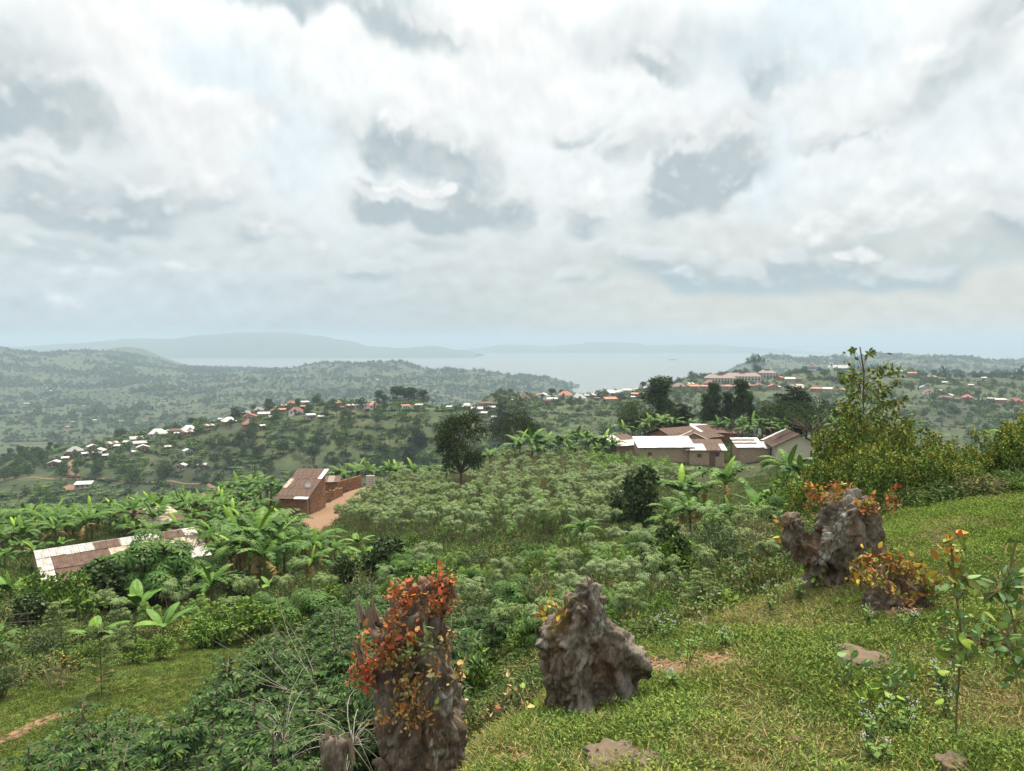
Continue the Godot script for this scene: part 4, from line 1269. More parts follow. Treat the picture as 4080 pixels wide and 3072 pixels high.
# shrubs: [column, foot row, top row, depth, kind, width factor, label]
func plant_shrubs() -> void:
	var r := RandomNumberGenerator.new(); r.seed = 171
	var list := [
		[150, 612, 532, 33, "lush", 1.15, "large lush bush hiding the front of the patched roof"],
		[125, 610, 545, 34, "lush", 1.1, "dark leafy bush at the middle of the patched roof"],
		[185, 604, 540, 32, "lush", 1.0, "leafy bush at the right of the patched roof"],
		[172, 560, 533, 40, "dry", 1.6, "reddish twiggy bush poking above the patched roof"],
		[98, 618, 564, 31, "dark", 1.3, "dark rounded bush below the rusty sheets"],
		[48, 625, 564, 30, "light", 0.9, "yellow-green bush at the left end of the patched roof"],
		[70, 628, 572, 29, "light", 1.0, "yellow-green bush right of the left end bush"],
		[34, 632, 596, 28, "dark", 1.3, "dark shrub behind the wooden rack"],
		[62, 655, 604, 23, "feather", 1.0, "feathery young tree left of the pale young banana"],
		[42, 662, 628, 21, "grey", 1.2, "grey-green shrub at the right end of the wooden rack"],
		[103, 735, 625, 17, "feather", 0.75, "tall feathery sapling standing on the grass strip"],
		[120, 668, 628, 21, "feather", 1.0, "feathery yellowish shoot behind the tall sapling"],
		[135, 668, 640, 21, "light", 1.3, "low light green bush right of the tall sapling"],
		[160, 662, 634, 22, "light", 1.3, "low light green bush at the upper edge of the grass strip"],
		[200, 650, 612, 23, "light", 1.4, "light green bush right of the lime banana sucker"],
		[222, 645, 604, 23, "light", 1.4, "light green bush left of the broad one"],
		[252, 640, 598, 23, "light", 1.5, "broad light green bush under the tall banana clump"],
		[285, 636, 606, 22, "light", 1.5, "light green bush at the right of the broad one"],
		[310, 640, 590, 22, "lush", 1.2, "fresh green tree-like bush left of the coffee rows"],
		[335, 620, 585, 24, "light", 1.3, "light green bush below the small banana"],
		[345, 600, 560, 31, "dark", 1.1, "dark bush left of the small banana"],
		[385, 585, 540, 31, "dark", 1.2, "dark climbing bush at the left end of the field front"],
		[398, 590, 552, 30, "lush", 1.2, "rich green bush at the left end of the field front"],
		[418, 585, 545, 31, "lush", 1.3, "rich green bush left of the grass strip by the field"],
		[410, 552, 532, 42, "light", 1.2, "small bright green bush in the cassava rows"],
		[430, 602, 562, 26, "light", 1.5, "bright green broad bush above the red sprouted stump"],
		[400, 605, 575, 25, "light", 1.4, "bright green bush left of the broad one above the red sprouts"],
		[370, 640, 596, 21, "lush", 1.2, "green bush left of the red sprouted stump"],
		[350, 660, 610, 18, "light", 1.1, "yellow-green weedy bush left of the stump"],
		[547, 540, 514, 38, "light", 1.0, "small bright bush with bare stems at the field edge"],
		[640, 532, 472, 41, "dark", 0.75, "tall dark bush at the right edge of the cassava field"],
		[625, 525, 492, 42, "dark", 1.1, "dark bush left of the tall dark one"],
		[610, 525, 500, 42, "light", 1.0, "yellowish bush at the foot of the tall dark bush"],
		[674, 618, 530, 13.5, "dark", 0.95, "large round leaved dark bush in the middle of the slope"],
		[652, 604, 545, 15, "dark", 0.9, "dark bush behind the large round leaved one"],
		[692, 585, 545, 18, "grey", 1.0, "grey-green bush right of the large dark bush"],
		[710, 612, 570, 11.5, "light", 1.0, "weedy green bush left of the largest stump"],
		[745, 600, 560, 11, "lush", 0.9, "green bush touching the left arm of the largest stump"],
		[760, 560, 520, 17, "grey", 1.0, "grey-green bush behind the largest stump"],
		[580, 610, 560, 17, "grey", 1.0, "grey-green bush behind the middle stump's spire"],
		[505, 602, 572, 20, "grey", 1.3, "grey-green bush right of the red sprouts"],
		[440, 640, 590, 15, "grey", 1.0, "grey-green bush behind the red sprouted stump"],
		[545, 650, 596, 11, "light", 1.0, "weedy bush left of the middle stump"],
		[600, 560, 540, 31, "grey", 1.5, "silvery rounded bush on the grass strip"],
		[475, 572, 548, 31, "grey", 1.4, "silvery bush at the left of the grass strip"],
		[2, 700, 662, 16, "grey", 1.0, "grey-green bush at the left edge by the rack"],
		[60, 690, 655, 18, "dry", 1.4, "dry yellowish weeds at the upper side of the grass"],
		[15, 690, 664, 17, "dry", 1.4, "dry weeds at the left edge of the grass"],
		[790, 502, 470, 24, "light", 1.2, "bright broad leaved bush left of the regrowth"],
		[815, 510, 478, 20, "light", 1.1, "bright leafy bush behind the largest stump's red sprouts"],
		[780, 520, 492, 22, "lush", 1.0, "bush behind the largest stump's left arm"],
		[478, 668, 600, 11, "coffee", 0.9, "glossy coffee bush right of the red sprouted stump"], [500, 660, 612, 11.5, "coffee", 1.0, "glossy coffee bush halfway between the two front stumps"], [520, 655, 625, 10.5, "light", 1.2, "fresh weedy bush left of the middle stump's shoulder"], [462, 690, 640, 8.5, "light", 0.9, "fresh weedy bush close behind the red sprouts"],
		[490, 620, 585, 16, "grey", 1.1, "feathery grey bush uphill of the coffee between the stumps"], [530, 610, 575, 18, "grey", 1.0, "feathery grey bush left of the middle stump's spire"], [560, 590, 556, 22, "grey", 1.2, "grey bush on the slope above the middle stump"], [625, 592, 560, 19, "grey", 1.1, "grey bush right of the middle stump's spire"], [645, 628, 596, 11, "light", 1.1, "bright weeds right of the middle stump's spire"], [668, 640, 612, 9, "light", 1.2, "bright weeds at the bank edge below the dark bush"], [620, 640, 610, 10, "light", 1.2, "bright weeds directly behind the middle stump"],
		[700, 625, 596, 9, "grey", 1.2, "grey weeds at the bank edge left of the largest stump"], [728, 606, 575, 10, "feather", 1.0, "feathery drooping weed left of the largest stump"], [735, 575, 540, 15, "feather", 1.0, "feathery bush uphill left of the largest stump"], [715, 560, 530, 20, "lush", 1.1, "leafy bush below the lime bananas"], [755, 545, 515, 20, "light", 1.0, "light bush right of the lime bananas"], [505, 575, 552, 27, "grey", 1.4, "grey rounded bush on the lower side of the grass strip"], [535, 566, 548, 29, "light", 1.3, "light bush on the lower side of the grass strip"], [445, 618, 580, 20, "light", 1.2, "light bush above the red sprouts' right side"], [410, 640, 598, 17, "lush", 1.1, "leafy bush behind the red sprouts' left side"], [455, 655, 612, 13, "coffee", 1.0, "glossy coffee bush behind the red sprouted stump"],
		[430, 560, 545, 36, "light", 1.3, "light bush at the foot of the cassava rows"], [365, 615, 575, 25, "grey", 1.3, "grey bush right of the light green bushes"], [270, 625, 590, 26, "lush", 1.2, "leafy bush at the foot of the tall banana clump"], [240, 606, 575, 29, "dark", 1.2, "dark bush left of the tall banana clump's foot"], [215, 640, 610, 24, "grey", 1.2, "grey bush in the middle of the left slope"], [110, 650, 618, 23, "grey", 1.2, "grey bush left of the lime sucker"], [85, 668, 640, 20, "light", 1.2, "light bush at the left upper edge of the grass"]]
	for k in list.size():
		var a: Array = list[k]
		var p := land(a[0], a[1], a[3], 0.1)
		var h := maxf(0.3, px(a[0], a[2], -p.z).y - p.y) * 1.06
		var protos: Array = shrub_protos[a[4]]
		var o := copy_of(protos[k % 3], "shrub", p, r.randf() * TAU, h, a[6], "shrub", "")
		o.scale = Vector3(h * a[5], h, h * a[5])
	# coffee bushes filling the lower left
	var coffee := []
	var z := -6.6
	while z > -19.0:
		var x := -13.5
		while x < 1.0:
			var p := Vector3(x + r.randf_range(-0.35, 0.35), 0, z + r.randf_range(-0.3, 0.3))
			p.y = hgt(p.x, p.z)
			var s := seen(p + Vector3(0, 1.0, 0))
			if s.x > -60 and s.x < 520 and seen(p + Vector3(0, 1.15, 0)).y > coffee_edge(s.x) and not (s.x > 380 and p.z > -7.2):
				coffee.append(p)
			x += 1.15
		z -= 1.2
	coffee.sort_custom(func(a, b): return seen(a).x < seen(b).x)
	for k in coffee.size():
		copy_of(shrub_protos["coffee"][k % 3], "coffee_bush", coffee[k], r.randf() * TAU, r.randf_range(1.35, 1.9), "%s coffee bush from the left in the dark glossy plot at lower left" % ordinal(k), "coffee bush", "coffee bushes at lower left")
	# eucalyptus regrowth along the right
	var cop := [[838, 515, 415, 15, 0.72], [862, 512, 392, 14, 0.72], [850, 505, 405, 16, 0.7], [880, 510, 405, 13.5, 0.75], [905, 506, 410, 14, 0.8], [930, 505, 425, 13.5, 0.9], [955, 503, 436, 13, 1.0], [978, 500, 445, 13.5, 1.1], [1000, 497, 416, 13, 0.85], [1022, 496, 405, 13, 0.85], [1045, 494, 410, 13, 0.9], [872, 508, 430, 12.6, 0.9], [918, 504, 440, 12.6, 1.0], [965, 500, 455, 12.4, 1.2], [845, 512, 445, 13.2, 0.9], [820, 520, 452, 17, 0.8], [890, 500, 415, 17, 0.8], [940, 495, 440, 17, 0.9], [985, 492, 440, 17, 0.9], [806, 520, 470, 19, 0.8], [1070, 490, 415, 14, 0.9], [800, 528, 485, 16, 0.8], [825, 530, 480, 13.5, 0.8]]
	cop.sort_custom(func(a, b): return a[0] < b[0])
	for k in cop.size():
		var a: Array = cop[k]
		var p := land(a[0], a[1], a[3], 0.06)
		var h := maxf(0.5, px(a[0], a[2], -p.z).y - p.y)
		var o := copy_of(shrub_protos["coppice"][k % 3], "eucalyptus_regrowth", p, r.randf() * TAU, h, "%s regrowth clump from the left along the hedge on the right" % ordinal(k), "shrub", "eucalyptus regrowth along the right")
		o.scale = Vector3(h * a[4], h, h * a[4])

# mixed scrub on the slope between the field and the bank
func fill_slope() -> void:
	var r := RandomNumberGenerator.new(); r.seed = 177
	var poly := PackedVector2Array([Vector2(330, 612), Vector2(380, 585), Vector2(450, 592), Vector2(520, 572), Vector2(600, 562), Vector2(650, 552), Vector2(700, 540), Vector2(775, 535), Vector2(770, 575), Vector2(735, 600), Vector2(690, 625), Vector2(620, 650), Vector2(545, 665), Vector2(490, 655), Vector2(440, 625), Vector2(380, 640)])
	var spots := []
	var z := -8.0
	while z > -34.0:
		var step := lerpf(0.95, 1.7, clampf((-z - 8.0) / 16.0, 0, 1))
		var x := -12.0
		while x < 14.0:
			var p := Vector3(x + r.randf_range(-0.5, 0.5) * step, 0, z + r.randf_range(-0.5, 0.5) * step)
			p.y = hgt(p.x, p.z)
			var s := seen(p)
			if Geometry2D.is_point_in_polygon(s, poly) and not grassy(s) and not on_bench(p.x, p.z) and s.distance_to(Vector2(674, 612)) > 26.0: spots.append(p)
			x += step
		z -= step
	spots.sort_custom(func(p, q): return seen(p).x < seen(q).x)
	var count := {}
	for p in spots:
		var tall := r.randf_range(0.6, 1.25) * clampf(-p.z / 15.0, 0.55, 1.0)
		if r.randf() < 0.42:
			count.cassava = count.get("cassava", 0) + 1
			copy_of(cassava_protos[r.randi() % 8], "cassava_plant", p, r.randf() * TAU, tall * 0.62, "%s low cassava from the left in the mixed scrub above the bank" % ordinal(count.cassava - 1), "cassava plant", "low cassava in the scrub above the bank")
		else:
			var kind: String = ["light", "grey", "light", "lush", "feather", "grey", "dry"][r.randi() % 7]
			var word: String = {"light": "light green", "grey": "grey-green", "lush": "rich green", "feather": "feathery", "dry": "brownish"}[kind]
			count[kind] = count.get(kind, 0) + 1
			var o := copy_of(shrub_protos[kind][r.randi() % 3], "shrub", p, r.randf() * TAU, tall, "%s %s bush from the left in the mixed scrub above the bank" % [ordinal(count[kind] - 1), word], "shrub", "mixed scrub above the bank")
			o.scale = Vector3(tall * 1.1, tall, tall * 1.1)

func coffee_edge(u: float) -> float:      # upper edge of the coffee plot in the picture
	var e := [[-60, 775], [0, 762], [100, 724], [200, 698], [260, 676], [300, 642], [340, 622], [400, 605], [530, 595]]
	for k in e.size() - 1:
		if u <= e[k + 1][0]: return lerpf(e[k][1], e[k + 1][1], (u - e[k][0]) / (e[k + 1][0] - e[k][0]))
	return 595.0

# ---------------------------------------------------------------- cover that nobody could count
func far_cover() -> void:
	var r := RandomNumberGenerator.new(); r.seed = 191
	# small crowns for the hillsides
	var ball := []
	for k in 3:
		var a := Acc.new()
		var cl := []
		for c in 6: cl.append([Vector3(0, 0.5, 0) + rdir(r) * 0.28, 0.3])
		foliage(a, r, cl, [150, 90, 60][k], [0.26, 0.34, 0.42][k], [0.16, 0.22, 0.28][k], [Color(1, 1, 1)], 0.1, 0.5)
		ball.append(a.mesh())
	var mid := []; var midc := []; var far := []; var farc := []; var wall := []; var wallc := []
	var tries := 0
	# terrace hedges follow the contours
	var col := -37.5
	while col < 37.5:
		var ra := deg_to_rad(col + r.randf_range(-0.05, 0.05))
		var d := 215.0; var was := 99999
		while d < 640.0:
			var x := sin(ra) * d; var z := -cos(ra) * d
			var y := hgt(x, z)
			var lev := int(floor((y + soil.get_noise_2d(x * 0.05, z * 0.05) * 3.0) / 3.1))
			if was != 99999 and lev != was and soil.get_noise_2d(x * 0.10 + 31.0, z * 0.10) > -0.16 and r.randf() < 0.85:
				var h := r.randf_range(0.9, 1.7)
				mid.append(at_turn(Vector3(x, y - h * 0.15, z), r.randf() * TAU, h * r.randf_range(1.0, 1.5), r.randf_range(0.6, 0.9)))
				midc.append(vary([Color(0.040, 0.066, 0.026), Color(0.050, 0.078, 0.030)][r.randi() % 2], r))
			was = lev
			d += 1.6
		col += 0.13
	while mid.size() < 21000 and tries < 400000:
		tries += 1
		var az := deg_to_rad(r.randf_range(-38, 38)); var d := sqrt(r.randf()) * 620.0 + 215.0
		var x := sin(az) * d; var z := -cos(az) * d
		var y := hgt(x, z)
		if seen(Vector3(x, y, z)).y > 540: continue
		var wood := soil.get_noise_2d(x * 0.12, z * 0.12) + 0.5 * soil.get_noise_2d(x * 0.5, z * 0.5)
		if wood > 0.12 and r.randf() < 0.8 or r.randf() < 0.08:
			var h := r.randf_range(0.7, 1.8) if r.randf() < 0.72 else r.randf_range(2.0, 4.4)
			mid.append(at_turn(Vector3(x, y - h * 0.15, z), r.randf() * TAU, h * r.randf_range(0.9, 1.4), r.randf_range(0.65, 1.05)))
			midc.append(vary([Color(0.068, 0.105, 0.036), Color(0.056, 0.086, 0.032), Color(0.085, 0.125, 0.042), Color(0.110, 0.150, 0.048)][r.randi() % 4], r))
	stuff("hillside_bushes", "hedges and bushes covering the village slopes", ball[0], M.leaf, mid, midc)
	tries = 0
	col = -37.5
	while col < 37.5:
		var ra := deg_to_rad(col + r.randf_range(-0.06, 0.06))
		var d := 880.0; var was := 99999
		while d < 2700.0:
			var x := sin(ra) * d; var z := -cos(ra) * d
			var y := hgt(x, z)
			var lev := int(floor((y + soil.get_noise_2d(x * 0.02, z * 0.02) * 9.0) / 5.0))
			if y > LAKE + 1.5 and was != 99999 and lev != was and r.randf() < 0.55:
				var h := r.randf_range(2.0, 3.6)
				far.append(at_turn(Vector3(x, y - h * 0.2, z), r.randf() * TAU, h * r.randf_range(1.0, 1.6), r.randf_range(0.6, 0.9)))
				farc.append(vary(Color(0.062, 0.094, 0.036), r))
			was = lev
			d += 7.0
		col += 0.16
	while far.size() < 30000 and tries < 300000:
		tries += 1
		var az := deg_to_rad(r.randf_range(-38, 38)); var d := sqrt(r.randf()) * 2700.0 + 880.0
		var x := sin(az) * d; var z := -cos(az) * d
		var y := hgt(x, z)
		if y < LAKE + 1.5: continue
		var wood := soil.get_noise_2d(x * 0.02, z * 0.02) + 0.5 * soil.get_noise_2d(x * 0.1, z * 0.1)
		if wood > 0.16 or r.randf() < 0.05:
			var h := r.randf_range(2.5, 4.5) if r.randf() < 0.75 else r.randf_range(5.0, 9.0)
			far.append(at_turn(Vector3(x, y - h * 0.15, z), r.randf() * TAU, h * r.randf_range(0.9, 1.5), r.randf_range(0.7, 1.1)))
			farc.append(vary([Color(0.075, 0.110, 0.042), Color(0.062, 0.092, 0.038), Color(0.090, 0.125, 0.046)][r.randi() % 3], r))
	stuff("far_woods", "trees and bushes of the far hillsides in haze", ball[2], M.leaf, far, farc)
	# banana groves on the village slopes, read as one mass
	var sprig := Acc.new()
	for k in 8:
		var t := k * 2.4
		var d := Vector3(cos(t), 0.9, sin(t)).normalized()
		var e := Vector3(cos(t), 0.1, sin(t)).normalized()
		sprig.leaf(Vector3(0, 0.3, 0), d, d.cross(Vector3.UP).normalized(), 0.55, 0.2, 0.1, Color(1, 1, 1))
		sprig.leaf(Vector3(0, 0.3, 0) + d * 0.5, e, e.cross(Vector3.UP).normalized(), 0.3, 0.16, 0.1, Color(1, 1, 1))
	sprig.tube(Vector3(0, -0.1, 0), Vector3(0, 0.35, 0), 0.05, 0.04, 4, Color(0.9, 0.6, 0.9))
	var gr := []; var grc := []
	tries = 0
	while gr.size() < 6500 and tries < 90000:
		tries += 1
		var az := deg_to_rad(r.randf_range(-38, 38)); var d := r.randf_range(215, 640)
		var x := sin(az) * d; var z := -cos(az) * d
		if soil.get_noise_2d(x * 0.09 + 70.0, z * 0.09) < 0.03: continue
		var y := hgt(x, z)
		var h := r.randf_range(2.2, 3.8)
		gr.append(at_turn(Vector3(x, y, z), r.randf() * TAU, h))
		grc.append(vary([Color(0.080, 0.140, 0.040), Color(0.100, 0.165, 0.048), Color(0.062, 0.115, 0.036)][r.randi() % 3], r))
	stuff("banana_groves", "distant banana groves on the village slopes", sprig.mesh(), M.leaf, gr, grc)
	# weeds and low scrub on the near slopes
	var weed := []
	for k in 3:
		var a := Acc.new()
		for n in 26:
			var t := r.randf() * TAU; var w := sqrt(r.randf()) * 0.4
			var foot := Vector3(cos(t) * w, 0, sin(t) * w)
			var d := (Vector3(cos(t), 1.3, sin(t)) + rdir(r) * 0.8).normalized()
			if k == 0:
				a.leaf(foot, d, d.cross(rdir(r)).normalized(), r.randf_range(0.35, 0.7), 0.03, 0.1, vary(Color(1, 1, 1), r, 0.2))
			else:
				for q in 4:
					var dd := rdir(r); dd.y = absf(dd.y) * 0.6
					dd = dd.normalized()
					a.leaf(foot + d * r.randf_range(0.1, 0.5), dd, dd.cross(rdir(r)).normalized(), r.randf_range(0.12, 0.22), 0.08, 0.15, vary(Color(1, 1, 1), r, 0.2))
		weed.append(a.mesh())
	var lists := [[], [], []]; var cols := [[], [], []]
	tries = 0
	while tries < 110000:
		tries += 1
		var az := deg_to_rad(r.randf_range(-42, 42)); var d := 5.0 + pow(r.randf(), 1.1) * 120.0
		var x := sin(az) * d; var z := -cos(az) * d
		var y := hgt(x, z)
		var s := seen(Vector3(x, y, z))
		if on_bench(x, z) or s.x < -60 or s.x > 1084 or bare(s): continue
		var size := r.randf_range(0.4, 0.8) * lerpf(0.40, 1.0, smoothstep(5.0, 22.0, d))
		var c: Color = [Color(0.085, 0.130, 0.040), Color(0.065, 0.105, 0.034), Color(0.120, 0.150, 0.048), Color(0.100, 0.125, 0.060), Color(0.145, 0.130, 0.060)][r.randi() % 5]
		if grassy(s):
			size *= 0.30
			c = [Color(0.120, 0.170, 0.040), Color(0.135, 0.165, 0.050), Color(0.10, 0.150, 0.038)][r.randi() % 3]
		var k := r.randi() % 3
		lists[k].append(at_turn(Vector3(x, y - 0.03, z), r.randf() * TAU, size))
		cols[k].append(vary(c, r))
	for k in 3:
		stuff(["tall_grass", "weeds", "ground_scrub"][k], ["rank grass growing over the near slopes", "leafy weeds growing over the near slopes", "low scrub growing over the near slopes"][k], weed[k], M.leaf, lists[k], cols[k])

# the trodden grassy bank in the right foreground
func on_bench(x: float, z: float) -> bool:
	if z > -1.0: return true
	var s := seen(Vector3(x, hgt(x, z), z))
	var edge := 0.0
	if s.x < 470: return false
	if s.x < 600: edge = lerpf(745, 660, (s.x - 470) / 130.0)
	elif s.x < 780: edge = lerpf(660, 590, (s.x - 600) / 180.0)
	elif s.x < 880: edge = lerpf(590, 515, (s.x - 780) / 100.0)
	else: edge = lerpf(515, 490, (s.x - 880) / 140.0)
	return s.y > edge

func bare(s: Vector2) -> bool:
	return Geometry2D.is_point_in_polygon(s, PackedVector2Array([Vector2(296, 522), Vector2(318, 500), Vector2(345, 490), Vector2(372, 484), Vector2(370, 496), Vector2(352, 508), Vector2(332, 528), Vector2(318, 540)]))

func grassy(s: Vector2) -> bool:
	if s.x < 260 and s.y > 640 + (s.x - 60.0) * -0.05 and s.y > 690 - s.x * 0.32: return true
	if Geometry2D.is_point_in_polygon(s, PackedVector2Array([Vector2(445, 575), Vector2(520, 555), Vector2(600, 542), Vector2(650, 530), Vector2(650, 545), Vector2(560, 562), Vector2(470, 590)])): return true
	return Geometry2D.is_point_in_polygon(s, PackedVector2Array([Vector2(655, 480), Vector2(690, 464), Vector2(760, 462), Vector2(770, 476), Vector2(680, 492)]))

# ---------------------------------------------------------------- houses
func house_materials() -> void:
	var zinc := std(0.56, 0.58, 0.59, 0.5); zinc.metallic = 0.2; zinc.albedo_texture = T.streak
	zinc.uv1_triplanar = true; zinc.uv1_scale = Vector3.ONE * 0.5
	M.zinc = zinc
	var bright := std(0.50, 0.52, 0.53, 0.5); M.white_roof = bright
	var cream := std(0.50, 0.465, 0.375, 0.6); cream.albedo_texture = T.streak; cream.uv1_triplanar = true; cream.uv1_scale = Vector3.ONE * 0.6
	M.old_zinc = cream
	var rust := std(0.150, 0.092, 0.072, 0.85); rust.albedo_texture = T.streak
	rust.uv1_triplanar = true; rust.uv1_scale = Vector3.ONE * 0.45
	M.rust = rust
	M.red_roof = std(0.30, 0.060, 0.048, 0.6)
	M.brown_roof = std(0.19, 0.060, 0.050, 0.65)
	M.tile_roof = std(0.36, 0.145, 0.085, 0.75)
	M.blue_roof = std(0.20, 0.36, 0.50, 0.5)
	M.grey_roof = std(0.24, 0.25, 0.25, 0.6)
	M.pink_roof = std(0.235, 0.175, 0.15, 0.8)
	var mud := std(0.56, 0.50, 0.40, 0.95); mud.albedo_texture = T.mud; mud.uv1_triplanar = true; mud.uv1_scale = Vector3.ONE * 0.35
	M.plaster = mud
	var brick := std(0.36, 0.215, 0.125, 0.95); brick.albedo_texture = T.brick; brick.uv1_triplanar = true; brick.uv1_scale = Vector3.ONE * 0.5
	M.brick = brick
	M.brick_far = std(0.27, 0.135, 0.078, 0.95)
	M.mud_far = std(0.33, 0.25, 0.18, 0.95)
	M.white_wall = std(0.72, 0.71, 0.68, 0.9)
	M.grey_wall = std(0.40, 0.39, 0.36, 0.9)
	M.door = std(0.095, 0.055, 0.038, 0.8)
	M.frame = std(0.13, 0.085, 0.055, 0.85)
	M.dark_glass = std(0.035, 0.045, 0.055, 0.12)
	M.blue_glass = std(0.07, 0.14, 0.18, 0.1)
	M.pole = std(0.13, 0.10, 0.075, 0.9)
	M.earth = std(0.38, 0.225, 0.135, 0.95)
	M.earth.albedo_texture = T.fine; M.earth.uv1_triplanar = true; M.earth.uv1_world_triplanar = true; M.earth.uv1_scale = Vector3.ONE * 0.4

func house_textures() -> void:
	# streaked sheet metal: noise stretched along one axis
	var f := FastNoiseLite.new(); f.seed = 61; f.frequency = 0.006; f.fractal_octaves = 3
	var im := f.get_seamless_image(512, 512)
	im.convert(Image.FORMAT_RGB8)
	var g := FastNoiseLite.new(); g.seed = 62; g.frequency = 0.09; g.fractal_octaves = 2
	var col := g.get_seamless_image(512, 512)
	for y in 512:
		for x in 512:
			var a := im.get_pixel(x, y).r; var b := col.get_pixel(x, int(y / 8.0)).r
			var v := clampf(0.84 + 0.32 * (a - 0.5) + 0.06 * (b - 0.5), 0.0, 1.0)
			im.set_pixel(x, y, Color(v, v * lerpf(0.93, 1.0, a), v * lerpf(0.88, 1.0, a)))
	T.streak = ImageTexture.create_from_image(im)
	# weathered plaster: coarse stains and fine grain
	var p := FastNoiseLite.new(); p.seed = 63; p.frequency = 0.013; p.fractal_octaves = 6
	var q := p.get_seamless_image(512, 512)
	var out := Image.create(512, 512, false, Image.FORMAT_RGB8)
	for y in 512:
		for x in 512:
			var a := q.get_pixel(x, y).r
			var k := smoothstep(0.46, 0.62, a)
			var v := 0.75 + 0.4 * (a - 0.5)
			out.set_pixel(x, y, Color(v, v * lerpf(1.0, 0.86, k), v * lerpf(1.0, 0.74, k)))
	T.mud = ImageTexture.create_from_image(out)
	# far brickwork, too small to tell the bricks apart
	var bim := Image.create(512, 512, false, Image.FORMAT_RGB8)
	var r := RandomNumberGenerator.new(); r.seed = 64
	bim.fill(Color(0.62, 0.58, 0.52))
	for row in 16:
		for k in 9:
			var v := r.randf_range(0.72, 1.0)
			var x0 := int(k * 64 - (32 if row % 2 else 0)) + 2
			bim.fill_rect(Rect2i(x0, row * 32 + 2, 60, 28), Color(v, v * r.randf_range(0.88, 1.0), v * r.randf_range(0.8, 1.0)))
	T.brick = ImageTexture.create_from_image(bim)

# walls round a rectangle w x l, height h (front, at +z) and hb (back), with gable tops of rise g if the ridge runs along x or z
func walls(w: float, l: float, h: float, hb: float, g: float, ridge_x: bool, sink := 0.8) -> ArrayMesh:
	var a := Acc.new(); var c := Color(1, 1, 1)
	var x := w * 0.5; var z := l * 0.5
	var p := [Vector3(-x, -sink, z), Vector3(x, -sink, z), Vector3(x, -sink, -z), Vector3(-x, -sink, -z)]
	var q := [Vector3(-x, h, z), Vector3(x, h, z), Vector3(x, hb, -z), Vector3(-x, hb, -z)]
	for k in 4:
		var n := (k + 1) % 4
		a.quad(p[k], q[k], q[n], p[n], c)
	if g > 0.0:
		if ridge_x:
			a.tri(q[1], Vector3(x, h + g, 0), q[2], c); a.tri(q[3], Vector3(-x, h + g, 0), q[0], c)
		else:
			a.tri(q[0], Vector3(0, h + g, z), q[1], c); a.tri(q[2], Vector3(0, h + g, -z), q[3], c)
	return a.mesh()

func slab(a: Acc, p0: Vector3, p1: Vector3, p2: Vector3, p3: Vector3, thick: float) -> void:
	var d := Vector3(0, thick, 0); var c := Color(1, 1, 1)
	a.quad(p0 + d, p1 + d, p2 + d, p3 + d, c)
	a.quad(p0, p3, p2, p1, c)
	var P := [p0, p1, p2, p3]
	for k in 4:
		var n := (k + 1) % 4
		a.quad(P[k], P[k] + d, P[n] + d, P[n], c)

func box_part(called: String, lo: Vector3, hi: Vector3, m: Material, parent: Node3D) -> MeshInstance3D:
	var o := MeshInstance3D.new()
	var b := BoxMesh.new(); b.size = hi - lo
	o.mesh = b; o.material_override = m; o.name = called
	parent.add_child(o, true)
	o.position = (lo + hi) * 0.5
	return o

const ROOF := {"W": ["white_roof", "white"], "Z": ["zinc", "pale zinc"], "R": ["rust", "rusty"], "D": ["red_roof", "red"], "M": ["brown_roof", "maroon"], "T": ["tile_roof", "orange tiled"], "B": ["blue_roof", "blue"], "G": ["grey_roof", "grey"], "P": ["pink_roof", "dusty pink"], "S": ["rust", "patchwork white and rusty"]}
const WALL := {"b": ["brick_far", "brick"], "m": ["mud_far", "mud"], "w": ["white_wall", "white walled"], "g": ["grey_wall", "grey"]}

